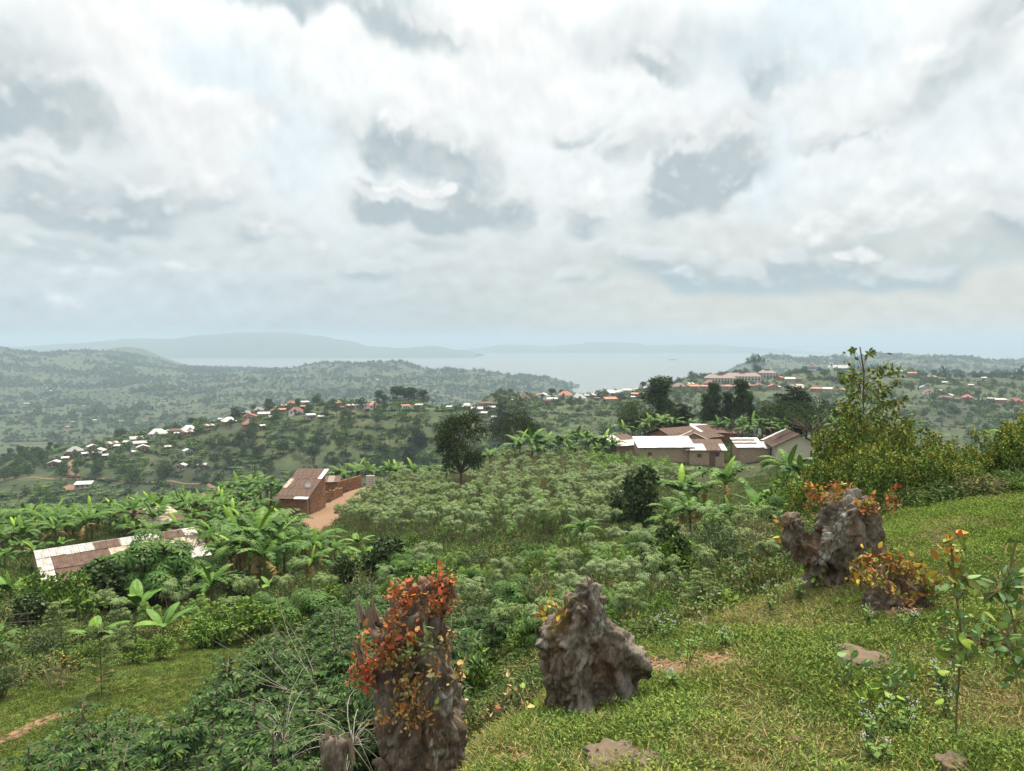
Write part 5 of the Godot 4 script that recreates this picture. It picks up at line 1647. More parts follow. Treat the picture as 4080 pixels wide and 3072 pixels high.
# a village house far off: walls, roof, a door and windows
func village_house(at: Vector3, turn: float, w: float, l: float, h: float, shape: String, roof: String, wall: String, label: String, group: String) -> void:
	var t := thing("house", label, "house", at, turn, group)
	var g := w * 0.18 if shape == "gable" else (w * 0.30 if shape == "hip" else 0.0)
	var hb := h + (l * 0.16 if shape == "mono" else 0.0)
	mesh_node("wall", walls(w, l, h, hb, g if shape == "gable" else 0.0, false if shape == "gable" else true), M[WALL[wall][0]], t)
	var x := w * 0.5 + 0.35; var z := l * 0.5 + 0.4
	var rm: Material = M[ROOF[roof][0]]
	if shape == "mono":
		var n := 4 if roof == "S" else 1
		for k in n:
			var a := Acc.new()
			var x0 := lerpf(-x, x, float(k) / n); var x1 := lerpf(-x, x, float(k + 1) / n)
			slab(a, Vector3(x0, h + 0.02, z), Vector3(x0, hb + 0.08, -z), Vector3(x1, hb + 0.08, -z), Vector3(x1, h + 0.02, z), 0.08)
			mesh_node("roof" if n == 1 else "roof_sheet", a.mesh(), M.zinc if roof == "S" and k % 2 else rm, t)
	elif shape == "gable":
		for s in [-1.0, 1.0]:
			var n := 4 if roof == "S" else 1
			for k in n:
				var a := Acc.new()
				var z0 := lerpf(-z, z, float(k) / n); var z1 := lerpf(-z, z, float(k + 1) / n)
				var e := 0.35 * g / (w * 0.5)
				slab(a, Vector3(s * x, h - e, z1), Vector3(s * x, h - e, z0), Vector3(0, h + g + 0.04, z0), Vector3(0, h + g + 0.04, z1), 0.07)
				mesh_node("roof_slope" if n == 1 else "roof_sheet", a.mesh(), M.zinc if roof == "S" and (k + int(s)) % 2 else rm, t)
	else:
		var a := Acc.new(); var c := Color(1, 1, 1)
		var r2 := maxf(0.0, x - z) * 0.8 + 0.12 * x
		var q := [Vector3(-x, h - 0.1, z), Vector3(x, h - 0.1, z), Vector3(x, h - 0.1, -z), Vector3(-x, h - 0.1, -z)]
		var e0 := Vector3(-r2, h + g, 0); var e1 := Vector3(r2, h + g, 0)
		a.quad(q[0], e0, e1, q[1], c); a.quad(q[2], e1, e0, q[3], c); a.tri(q[1], e1, q[2], c); a.tri(q[3], e0, q[0], c)
		a.quad(q[0], q[1], q[2], q[3], c)
		mesh_node("roof", a.mesh(), rm, t)
		# entrance gable in front
		var p := Acc.new()
		var gx := w * 0.16; var gz := z + 0.25; var gh := h + g * 0.55
		slab(p, Vector3(-gx, h - 0.05, gz), Vector3(-gx, h - 0.05, 0), Vector3(0, gh, 0), Vector3(0, gh, gz), 0.06)
		slab(p, Vector3(gx, h - 0.05, 0), Vector3(gx, h - 0.05, gz), Vector3(0, gh, gz), Vector3(0, gh, 0), 0.06)
		mesh_node("roof_gable", p.mesh(), rm, t)
	var f := l * 0.5
	if h > 1.6:
		box_part("door", Vector3(-0.45, 0.0, f - 0.05), Vector3(0.45, minf(2.0, h - 0.2), f + 0.03), M.door, t)
		for s in [-0.3, 0.3]:
			box_part("window", Vector3(w * s - 0.45, h * 0.38, f - 0.05), Vector3(w * s + 0.45, h * 0.38 + 0.85, f + 0.03), M.dark_glass, t)

# rows: [column, foot row, width in pixels, shape, roof, wall, label or ""]
func build_villages() -> void:
	var r := RandomNumberGenerator.new(); r.seed = 211
	var left := [[55, 467, 13, "gable", "W", "b", "white roofed twin house at the low left end of the ridge"], [65.5, 461, 7, "mono", "W", "m", ""], [64, 453, 8, "gable", "W", "m", ""], [75, 455, 15, "hip", "G", "b", "long grey hip roofed house above the winding path"], [69, 457, 9, "mono", "R", "b", ""], [85, 457, 6, "mono", "W", "m", ""], [93, 450, 11, "gable", "W", "b", ""], [99, 454, 12, "gable", "W", "b", ""], [97, 458, 9, "mono", "W", "b", ""], [105, 458, 6, "mono", "W", "b", ""], [112, 447, 12, "mono", "S", "m", ""], [117, 449, 5, "mono", "W", "m", ""], [127, 445, 7, "mono", "W", "b", ""], [137, 443, 13, "mono", "Z", "g", "pale zinc roofed grey house left of the pointed white roof"], [140, 447.5, 13, "mono", "Z", "m", ""], [143, 451, 12, "gable", "W", "b", ""], [135, 455, 3.5, "mono", "W", "m", ""], [149, 440, 6, "mono", "R", "b", ""], [158, 438, 17, "hip", "W", "g", "big pointed white hip roof with a front gable on the ridge"], [168, 434, 8, "gable", "W", "m", ""], [176, 435, 11, "mono", "R", "b", ""], [178, 436.5, 7, "mono", "W", "m", ""], [189, 432.5, 14, "hip", "W", "b", "broad low white roof next to the rusty rows"], [187, 436, 12, "mono", "S", "b", ""], [168, 450, 4.5, "mono", "W", "m", ""], [188, 455, 9.5, "gable", "W", "g", "white gabled house alone on the slope"], [182, 470, 10, "gable", "W", "m", "white roofed hut low on the slope beside bare earth"], [202, 468, 9, "mono", "Z", "m", "pale zinc hut low on the slope among bananas"], [209, 430, 10, "mono", "S", "b", ""], [229, 425, 14, "hip", "W", "b", "tall pointed white roof over brick walls beside the cypress"], [221, 422, 5, "mono", "W", "m", ""], [84, 488, 16, "mono", "W", "m", "long white roofed shed beside the ploughed red plot"],
		[246, 416, 9, "hip", "G", "m", ""], [250, 420, 14, "gable", "D", "m", "bright red gabled house with white trim on the ridge"], [259, 414, 10, "hip", "G", "m", ""], [264, 418, 12, "mono", "W", "m", ""], [251, 428, 17, "hip", "M", "b", "long maroon roofed house below the red gable"], [263, 429, 5, "mono", "W", "b", ""], [272, 419.5, 3.5, "mono", "W", "m", ""], [264, 411, 6, "gable", "R", "b", ""], [273, 408, 8, "mono", "Z", "g", ""], [281, 408, 9, "gable", "G", "m", ""], [287, 407, 6, "gable", "W", "m", ""], [292, 406.5, 9, "hip", "T", "b", ""], [269, 414.5, 7, "mono", "T", "b", ""], [275, 414.5, 9, "gable", "T", "b", ""], [282, 413, 8, "mono", "T", "b", ""], [284, 409.5, 6, "mono", "T", "b", ""], [296, 414.5, 14, "hip", "M", "w", "big maroon hip roof over a white wall on the ridge"], [303, 409, 5, "mono", "T", "b", ""], [311, 419, 9, "mono", "W", "m", ""], [321, 419, 5, "mono", "W", "m", ""], [319, 408, 9, "mono", "W", "g", ""], [305, 406, 8, "mono", "W", "m", ""], [339, 405.5, 6, "hip", "T", "b", ""], [345, 406.5, 8, "mono", "R", "b", ""], [353, 406, 10, "gable", "Z", "m", "steep white gabled roof beside the blue roof"], [350, 409.5, 9, "mono", "S", "b", ""], [361.5, 409, 10, "mono", "B", "m", "flat blue roofed house on the ridge"], [373, 409, 11, "hip", "D", "w", "red hip roofed house left of the tall ridge trees"], [406, 409.5, 9, "mono", "D", "w", "low red roofed house under the tall ridge trees"], [419, 408, 8, "mono", "Z", "m", "zinc roof at the right end of the ridge trees"], [342, 410, 5, "mono", "R", "b", ""], [367, 412, 5, "mono", "R", "b", ""]]
	var middle := [[449, 408, 4, "mono", "W", "m", ""], [467, 409, 11, "hip", "W", "b", "pointed white roof at the dip between the ridges"], [477, 413.5, 12, "mono", "W", "b", ""], [483, 417, 9, "mono", "W", "b", ""], [490.5, 411, 10, "mono", "W", "b", ""], [491, 407, 14, "mono", "R", "b", ""], [481, 408, 8, "mono", "R", "b", ""], [495, 420, 7, "mono", "W", "m", ""], [502.5, 399, 18, "hip", "M", "b", "long brown roofed hall on the middle ridge"], [484, 400, 10, "mono", "R", "b", ""], [524, 402, 13, "hip", "R", "m", ""], [522, 398, 8, "mono", "Z", "m", ""], [533, 402, 8, "mono", "W", "w", ""], [539, 396, 10, "hip", "T", "b", ""], [543, 399, 16, "gable", "W", "w", "wide white roof in the middle of the village"], [552, 402, 11, "mono", "Z", "m", ""], [559, 400, 9, "mono", "W", "m", ""], [565, 398, 14, "hip", "T", "w", "orange hip roof beside the round topped tree"], [579, 401, 15, "hip", "G", "w", "dark grey gabled villa with white walls and fence"], [587, 398, 5, "mono", "Z", "m", ""], [595, 398, 9, "mono", "Z", "g", ""], [603, 398, 8, "mono", "W", "m", ""], [612, 396, 6, "mono", "W", "g", ""], [619.5, 398, 9, "mono", "W", "b", ""], [611, 402, 14, "mono", "T", "b", "low orange brick house in front of the lake end"], [614, 393, 16, "mono", "Z", "g", ""], [627, 393, 9, "mono", "Z", "w", ""], [636, 397, 10, "mono", "T", "b", ""], [643, 396, 8, "mono", "G", "b", ""], [638, 390, 6, "mono", "Z", "g", ""], [646, 390, 7, "mono", "G", "b", ""], [633, 399, 4, "mono", "W", "m", ""], [597, 400.5, 6, "mono", "R", "b", ""], [547, 404, 8, "mono", "R", "b", ""], [515, 404, 8, "mono", "W", "m", ""]]
	var right := [[679, 389, 12, "hip", "P", "b", "steep pink pyramid roof left of the school"], [669, 389, 6, "mono", "R", "b", ""], [690, 386.5, 8, "mono", "S", "b", ""], [693, 389, 12, "mono", "T", "b", ""], [705, 388.5, 10, "mono", "T", "b", ""], [709, 386, 11, "hip", "M", "b", ""], [726, 389.5, 12, "mono", "T", "b", ""], [721, 388, 8, "mono", "R", "m", ""], [744, 387, 11, "mono", "W", "m", ""], [751, 388, 7, "mono", "T", "b", ""], [758, 387, 8, "hip", "M", "b", ""], [737, 389, 9, "mono", "R", "b", ""], [773, 389, 10, "gable", "T", "b", ""], [778, 389, 5, "mono", "W", "m", ""], [714, 377, 9, "hip", "B", "g", ""], [727, 375.5, 9, "hip", "T", "b", ""], [790, 381, 10, "mono", "W", "m", "white roofed house below the hilltop meadow"], [779, 380, 9, "gable", "T", "b", ""], [798, 382, 7, "mono", "R", "b", ""], [767, 378, 7, "mono", "Z", "w", ""], [792, 389, 6, "hip", "G", "m", ""], [800, 388, 7, "mono", "Z", "w", "pale two windowed house with flat roof"], [796, 391, 14, "mono", "S", "b", ""], [816, 391, 10, "mono", "T", "b", ""], [827.5, 392, 10, "mono", "Z", "m", ""], [842, 392, 6, "mono", "T", "b", ""], [858, 386, 4, "mono", "W", "m", ""], [900, 373.5, 5, "mono", "W", "m", ""], [912, 374, 8, "mono", "T", "b", ""],
		[924, 390, 10, "gable", "B", "g", "blue gabled roof right of the tall sapling"], [928, 395, 9, "hip", "M", "w", "dark maroon roofed house below the blue gable"], [939, 392, 5, "gable", "Z", "w", ""], [949, 398, 8, "gable", "W", "m", ""], [946, 400, 11, "mono", "R", "b", ""], [967, 400, 10, "hip", "D", "b", "red pyramid roof in the middle of the right slope"], [977, 402, 6, "mono", "W", "m", ""], [1000, 402.5, 11, "mono", "Z", "b", ""], [990, 402, 6, "mono", "Z", "m", ""], [1016, 404, 11, "hip", "D", "b", "red pyramid roof at the right edge"], [944.5, 384, 5, "mono", "W", "m", ""], [971, 387, 5, "mono", "W", "m", ""], [984, 380, 5, "mono", "W", "m", ""], [932, 379, 8, "mono", "P", "m", ""], [957, 402, 6, "mono", "R", "b", ""]]
	var sets := [[left, 405.0, "on the left village ridge", "houses of the left ridge"], [middle, 530.0, "in the middle village", "houses of the middle village"], [right, 640.0, "on the right hill", "houses of the right hill"]]
	for s in sets:
		var seen_of := {}
		var list: Array = s[0]
		list.sort_custom(func(a, b): return a[0] < b[0])
		for a in list:
			var d0: float = s[1]
			if s[1] > 600.0: d0 = lerpf(720.0, 560.0, clampf((a[1] - 374.0) / 28.0, 0, 1))
			if s[1] < 410.0: d0 = lerpf(425.0, 345.0, clampf((a[1] - 408.0 - (380 - a[0]) * 0.14) / 30.0, 0, 1)) if a[0] > 40 else 400.0
			if s[1] == 530.0 and a[0] < 500: d0 = 440.0
			var p := land(a[0], a[1], d0, 0.12)
			var w: float = maxf(2.6, a[2] * -p.z / FOC - 0.6)
			var l := clampf(w * r.randf_range(0.6, 0.85), 2.4, 8.0)
			var label: String = a[6]
			if label == "":
				var key: String = ROOF[a[4]][1] + " roofed " + WALL[a[5]][1]
				var n: int = seen_of.get(key, 0)
				seen_of[key] = n + 1
				label = "%s %s house from the left %s" % [ordinal(n), key, s[2]]
			var turn := atan2(-p.x, -p.z) + r.randf_range(-0.45, 0.45)
			village_house(p, turn, w, l, r.randf_range(2.1, 2.6) if w > 4.0 else 1.7, a[3], a[4], a[5], label, s[3])
	# pale specks of houses on the far hills
	var spots := []
	for k in 120:
		var u := r.randf_range(0, 560)
		var v := r.randf_range(365, 430)
		if v > 440 - u * 0.09 or v < 362 + absf(u - 200) * 0.02: continue
		spots.append([u, v, 1500.0 if v < 400 else 1150.0])
	for k in 50: spots.append([r.randf_range(765, 1024), r.randf_range(358, 370), 2400.0])
	spots.sort_custom(func(a, b): return a[0] < b[0])
	var far_count := {}
	for a in spots:
		var p := land(a[0], a[1], a[2], 0.4)
		if p.y < LAKE + 3.0: continue
		var side := "left" if a[0] < 700 else "right"
		far_count[side] = far_count.get(side, 0) + 1
		var t := thing("far_house", "%s tiny house from the left among those on the hazy far %s hills" % [ordinal(far_count[side] - 1), side], "house", p, r.randf() * TAU, "tiny houses on the far %s hills" % side)
		var w := r.randf_range(5.0, 9.0)
		mesh_node("wall", walls(w, 5.0, 2.4, 3.0, 0.0, true, 2.5), M.mud_far, t)
		var ac := Acc.new()
		slab(ac, Vector3(-w * 0.55, 2.5, 3.0), Vector3(-w * 0.55, 3.2, -3.0), Vector3(w * 0.55, 3.2, -3.0), Vector3(w * 0.55, 2.5, 3.0), 0.1)
		mesh_node("roof", ac.mesh(), M.white_roof if r.randf() < 0.75 else (M.rust if r.randf() < 0.5 else M.tile_roof), t)

func big_buildings() -> void:
	# the school: three long roofs, walls with rows of windows
	for a in [[742, 381, 34, 4.4, "long two storey school block with a dusty pink roof"], [720, 383, 29, 4.4, "long low school block in front, left of the two storey one"], [767, 378, 15, 5.0, "tall pink roofed school hall at the right end"]]:
		var p := land(a[0], a[1], 690.0, 0.1)
		var w: float = a[2] * -p.z / FOC; var h: float = a[3]; var l := 11.0
		var t := thing("school_building", a[4], "building", p, atan2(-p.x, -p.z) + 0.12)
		mesh_node("wall", walls(w, l, h, h, 0.0, true, 3.0), M.mud_far, t)
		var rf := Acc.new(); var c := Color(1, 1, 1)
		var x := w * 0.5 + 0.8; var z := l * 0.5 + 0.9; var g := 3.0
		var q := [Vector3(-x, h, z), Vector3(x, h, z), Vector3(x, h, -z), Vector3(-x, h, -z)]
		var e0 := Vector3(-x + 4.0, h + g, 0); var e1 := Vector3(x - 4.0, h + g, 0)
		rf.quad(q[0], e0, e1, q[1], c); rf.quad(q[2], e1, e0, q[3], c); rf.tri(q[1], e1, q[2], c); rf.tri(q[3], e0, q[0], c); rf.quad(q[0], q[1], q[2], q[3], c)
		mesh_node("roof", rf.mesh(), M.pink_roof, t)
		box_part("roof_vent", Vector3(-2.5, h + g - 0.5, -1.2), Vector3(2.5, h + g + 0.7, 1.2), M.brown_roof, t)
		var n := int(w / 2.6)
		for k in n:
			var wx := -w * 0.5 + (k + 0.5) * w / n
			for row in 1:
				var wd := box_part("window", Vector3(wx - 0.75, 0.9 + row * 2.4, l * 0.5 - 0.05), Vector3(wx + 0.75, 2.2 + row * 2.4, l * 0.5 + 0.04), M.dark_glass, t)
				box_part("sill", Vector3(-0.85, -0.78, -0.02), Vector3(0.85, -0.66, 0.12), M.white_wall, wd)
			box_part("pillar", Vector3(wx + w / n * 0.5 - 0.18, -0.5, l * 0.5 + 0.5), Vector3(wx + w / n * 0.5 + 0.18, h + 0.1, l * 0.5 + 0.8), M.white_wall, t)
	# glass fronted building on the hilltop
	var p := land(811.5, 371.5, 745.0, 0.08)
	var k := -p.z / FOC
	var t := thing("office_building", "modern building with dark blue glass wings and a red flat roof", "building", p, atan2(-p.x, -p.z))
	var w := 16.0 * k
	box_part("wall", Vector3(-w * 0.5, -2.0, -6), Vector3(w * 0.5, 4.6, 5), M.white_wall, t)
	box_part("glass_wing", Vector3(-w * 0.52, -2.0, 3.5), Vector3(-w * 0.26, 5.4, 6.2), M.blue_glass, t)
	box_part("glass_wing", Vector3(w * 0.32, -2.0, 3.5), Vector3(w * 0.52, 4.9, 6.2), M.blue_glass, t)
	box_part("roof", Vector3(-w * 0.34, 5.6, -5), Vector3(w * 0.40, 6.1, 6.8), M.tile_roof, t)
	box_part("roof_house", Vector3(-w * 0.05, 6.1, -3), Vector3(w * 0.12, 7.3, 2), M.tile_roof, t)
	for n in 5:
		var x := lerpf(-w * 0.2, w * 0.26, n / 4.0)
		var wd := box_part("window", Vector3(x - 0.7, 2.6, 4.95), Vector3(x + 0.7, 4.2, 5.06), M.blue_glass, t)
		box_part("frame", Vector3(-0.06, -0.8, 0.0), Vector3(0.06, 0.8, 0.09), M.white_wall, wd)
		box_part("column", Vector3(x + 0.9, -1.0, 6.0), Vector3(x + 1.2, 5.6, 6.3), M.white_wall, t)
	# the church
	p = land(839, 371, 752.0, 0.08)
	k = -p.z / FOC
	t = thing("church", "long cream church with arched windows and a square tower", "church", p, atan2(-p.x, -p.z))
	w = 19.0 * k
	mesh_node("wall", walls(w, 8.0, 3.4, 3.4, 2.6, true, 2.0), M.white_wall, t)
	var rf := Acc.new()
	for s in [-1.0, 1.0]:
		slab(rf, Vector3(-w * 0.5 - 0.4 * s, 3.2, 4.6 * s), Vector3(-w * 0.5 - 0.4 * s, 6.15, 0), Vector3(w * 0.5 + 0.4 * s, 6.15, 0), Vector3(w * 0.5 + 0.4 * s, 3.2, 4.6 * s), 0.12)
	mesh_node("roof", rf.mesh(), M.grey_roof, t)
	var tw := box_part("tower", Vector3(-w * 0.5 + 1.0, -2, 3.0), Vector3(-w * 0.5 + 4.0, 8.4, 6.0), M.white_wall, t)
	box_part("belfry_opening", Vector3(-0.7, 2.6, 1.45), Vector3(0.7, 4.4, 1.56), M.dark_glass, tw)
	for n in 9:
		var x := -w * 0.5 + 6.0 + n * (w - 7.0) / 9.0
		var a := Acc.new()
		a.box(Vector3(x - 0.4, 0.8, 4.0), Vector3(x + 0.4, 2.3, 4.06), Color(1, 1, 1))
		a.tube(Vector3(x, 2.3, 4.0), Vector3(x, 2.3, 4.06), 0.4, 0.4, 10, Color(1, 1, 1))
		a.tube(Vector3(x, 2.3, 4.055), Vector3(x, 2.3, 4.06), 0.4, 0.001, 10, Color(1, 1, 1))
		mesh_node("arched_window", a.mesh(), M.dark_glass, t)
	var po := Acc.new()
	slab(po, Vector3(w * 0.46 - 1.6, 2.6, 6.5), Vector3(w * 0.46 - 1.6, 2.6, 3.0), Vector3(w * 0.46, 6.0, 3.0), Vector3(w * 0.46, 6.0, 6.5), 0.1)
	slab(po, Vector3(w * 0.46 + 1.6, 2.6, 3.0), Vector3(w * 0.46 + 1.6, 2.6, 6.5), Vector3(w * 0.46, 6.0, 6.5), Vector3(w * 0.46, 6.0, 3.0), 0.1)
	mesh_node("porch", po.mesh(), M.old_zinc, t)
	# long low hall right of the church
	p = land(870, 373.3, 765.0, 0.06)
	village_house(p, atan2(-p.x, -p.z), 29.0 * -p.z / FOC, 7.0, 2.4, "mono", "T", "w", "long low brown roofed hall right of the church", "")

# ---------------------------------------------------------------- near houses, roofed with single sheets
var sheet_meshes := {}
# corrugated sheet: lies in x (across the waves, 0..w) and z (0..l along the fall), thin
func sheet_mesh(w: float, l: float) -> ArrayMesh:
	var key := "%.2f/%.2f" % [w, l]
	if not sheet_meshes.has(key):
		var V := PackedVector3Array(); var I := PackedInt32Array()
		var n := maxi(8, int(w / 0.045))
		for side in 2:
			for k in n + 1:
				var x := w * k / n
				var y := 0.012 * sin(x * TAU / 0.15) - 0.006 * side
				V.append(Vector3(x, y, 0)); V.append(Vector3(x, y, l))
			var b := side * (n + 1) * 2
			for k in n:
				var a := b + k * 2
				if side == 0: I.append_array([a, a + 1, a + 3, a, a + 3, a + 2])
				else: I.append_array([a, a + 3, a + 1, a, a + 2, a + 3])
		sheet_meshes[key] = commit(V, I)
	return sheet_meshes[key]

# covers the sloping rectangle whose top left corner is o, x axis ex (along the ridge), fall axis ez; rows and columns of sheets
func sheet_roof(t: Node3D, o: Vector3, ex: Vector3, ez: Vector3, w: float, l: float, cols: int, rows: Array, pick: Callable, r: RandomNumberGenerator) -> void:
	var ey := ez.cross(ex).normalized()
	var at := 0.0
	for j in rows.size():
		var rl: float = rows[j]
		for k in cols:
			var sw := w / cols
			var sh := mesh_node("roof_sheet", sheet_mesh(snappedf(sw + 0.06, 0.01), snappedf(rl + 0.10, 0.01)), pick.call(k, j), t)
			var place := o + ex * (k * sw) + ez * at + ey * (0.02 + 0.012 * (k % 2) + 0.026 * (rows.size() - j))
			sh.transform = Transform3D(Basis(ex, ey, ez), place)
			sh.rotate_object_local(Vector3.UP, r.randf_range(-0.008, 0.008))
			sh.rotate_object_local(Vector3.RIGHT, r.randf_range(-0.006, 0.010))
		at += rl
	# purlins under the sheets
	for j in 2:
		var b := Acc.new()
		var z0 := l * (0.06 if j == 0 else 0.94)
		b.tube(o + ez * z0 - ey * 0.03, o + ex * w + ez * z0 - ey * 0.03, 0.03, 0.03, 5, Color(0.12, 0.09, 0.06))
		mesh_node("purlin", b.mesh(), M.wood, t)

# front wall made of blocks round its openings [x0, x1, y0, y1]
func wall_with(t: Node3D, called: String, x0: float, x1: float, y0: float, h: float, z0: float, z1: float, holes: Array, m: Material) -> void:
	var xs := [x0, x1]; var ys := [y0, h]
	for q in holes: xs.append_array([q[0], q[1]]); ys.append_array([q[2], q[3]])
	xs.sort(); ys.sort()
	var a := Acc.new()
	for i in xs.size() - 1:
		for j in ys.size() - 1:
			if xs[i + 1] - xs[i] < 0.001 or ys[j + 1] - ys[j] < 0.001: continue
			var cx: float = (xs[i] + xs[i + 1]) * 0.5; var cy: float = (ys[j] + ys[j + 1]) * 0.5
			var open := false
			for q in holes: open = open or (cx > q[0] and cx < q[1] and cy > q[2] and cy < q[3])
			if not open: a.box(Vector3(xs[i], ys[j], z0), Vector3(xs[i + 1], ys[j + 1], z1), Color(1, 1, 1))
	mesh_node(called, a.mesh(), m, t)

func window_in(t: Node3D, x0: float, x1: float, y0: float, y1: float, z: float) -> void:
	var wd := box_part("window", Vector3(x0, y0, z - 0.10), Vector3(x1, y1, z - 0.07), M.door, t)
	var hx := (x1 - x0) * 0.5; var hy := (y1 - y0) * 0.5
	box_part("frame", Vector3(-hx, -hy, 0.01), Vector3(-hx + 0.06, hy, 0.09), M.frame, wd)
	box_part("frame", Vector3(hx - 0.06, -hy, 0.01), Vector3(hx, hy, 0.09), M.frame, wd)
	box_part("frame", Vector3(-hx + 0.06, hy - 0.06, 0.01), Vector3(hx - 0.06, hy, 0.09), M.frame, wd)
	box_part("bar", Vector3(-0.02, -hy, 0.015), Vector3(0.02, hy - 0.06, 0.06), M.frame, wd)

func near_houses() -> void:
	var r := RandomNumberGenerator.new(); r.seed = 231
	patched_house(r)
	brick_shed(r)
	knoll_houses(r)
	var hid := [[158, 536, 34, "gable", "cream and rusty sheet roof half hidden among bananas", 60.0, 1], [213, 512, 56, "mono", "long low brick house with a white roof edge behind bananas", 74.0, 2]]
	for a in hid:
		var p := land(a[0], a[1], a[5], 0.1)
		var w: float = a[2] * -p.z / FOC
		var t := thing("house", a[4], "house", p, atan2(-p.x, -p.z) + [0.0, 0.35, 0.3, 0.1][a[6]])
		var h := [0.0, 1.3, 1.2, 0.7][a[6]] as float
		mesh_node("wall", walls(w, 3.4, h, h + 0.5, 0.0, true, 1.5), M.brick, t)
		var kind: int = a[6]
		var fall := Vector3(0, -0.5, 3.4).normalized()
		sheet_roof(t, Vector3(-w * 0.5 - 0.2, h + 0.62, -1.95), Vector3.RIGHT, fall, w + 0.4, 3.9, maxi(2, int(w / 0.75)), [1.9, 1.9], func(k, j): return M.rust if (kind == 1 and (k + j) % 3 == 0) or (kind == 2 and j == 0) else (M.old_zinc if kind == 1 else M.white_roof), r)

func patched_house(r: RandomNumberGenerator) -> void:
	var a := px(33.5, 552.7, 41.0); var b := px(193, 528, 46.3)
	b.y = a.y
	var ex := (b - a).normalized()
	var out := Vector3(-ex.z, 0, ex.x)
	if out.z < 0: out = -out
	var run := 3.6; var drop := 0.85
	var ez := (out * run + Vector3(0, -drop, 0)).normalized()
	var w := a.distance_to(b)
	var foot := (a + b) * 0.5 + out * run * 0.0
	foot.y = hgt(foot.x + out.x * 2, foot.z + out.z * 2)
	var turn := atan2(out.x, out.z)
	var t := thing("house", "long house with patched white and rusty corrugated roof among bushes", "house", foot, turn)
	var top := a.y - foot.y
	# own axes: x along the ridge, z towards the front
	mesh_node("wall", walls(w - 0.5, run * 1.75, top - drop + 0.02, top - drop + 0.02, drop - 0.12, true, 1.0), M.plaster, t)
	var l := sqrt(run * run + drop * drop)
	var pick := func(k: int, j: int) -> Material:
		if j == 0: return M.rust if k in [4, 5, 9, 10] else M.zinc
		if j == 1: return M.zinc if k == 0 else (M.rust if k < 5 else M.old_zinc)
		return M.zinc if k == 0 else (M.rust if k < 6 else (M.old_zinc if k < 10 else M.zinc))
	sheet_roof(t, Vector3(-w * 0.5, top, 0), Vector3.RIGHT, Vector3(0, -drop, run).normalized(), w, l, 12, [l * 0.24, l * 0.40, l * 0.36], pick, r)
	var back := func(_k: int, j: int) -> Material: return M.rust if j == 0 else M.zinc
	sheet_roof(t, Vector3(w * 0.5, top, 0), Vector3.LEFT, Vector3(0, -drop, -run).normalized(), w, l, 12, [l * 0.5, l * 0.5], back, r)
	var cap := Acc.new()
	cap.tube(Vector3(-w * 0.5, top + 0.06, 0), Vector3(w * 0.5, top + 0.06, 0), 0.05, 0.05, 6, Color(0.5, 0.5, 0.5))
	mesh_node("ridge_cap", cap.mesh(), M.wood, t)

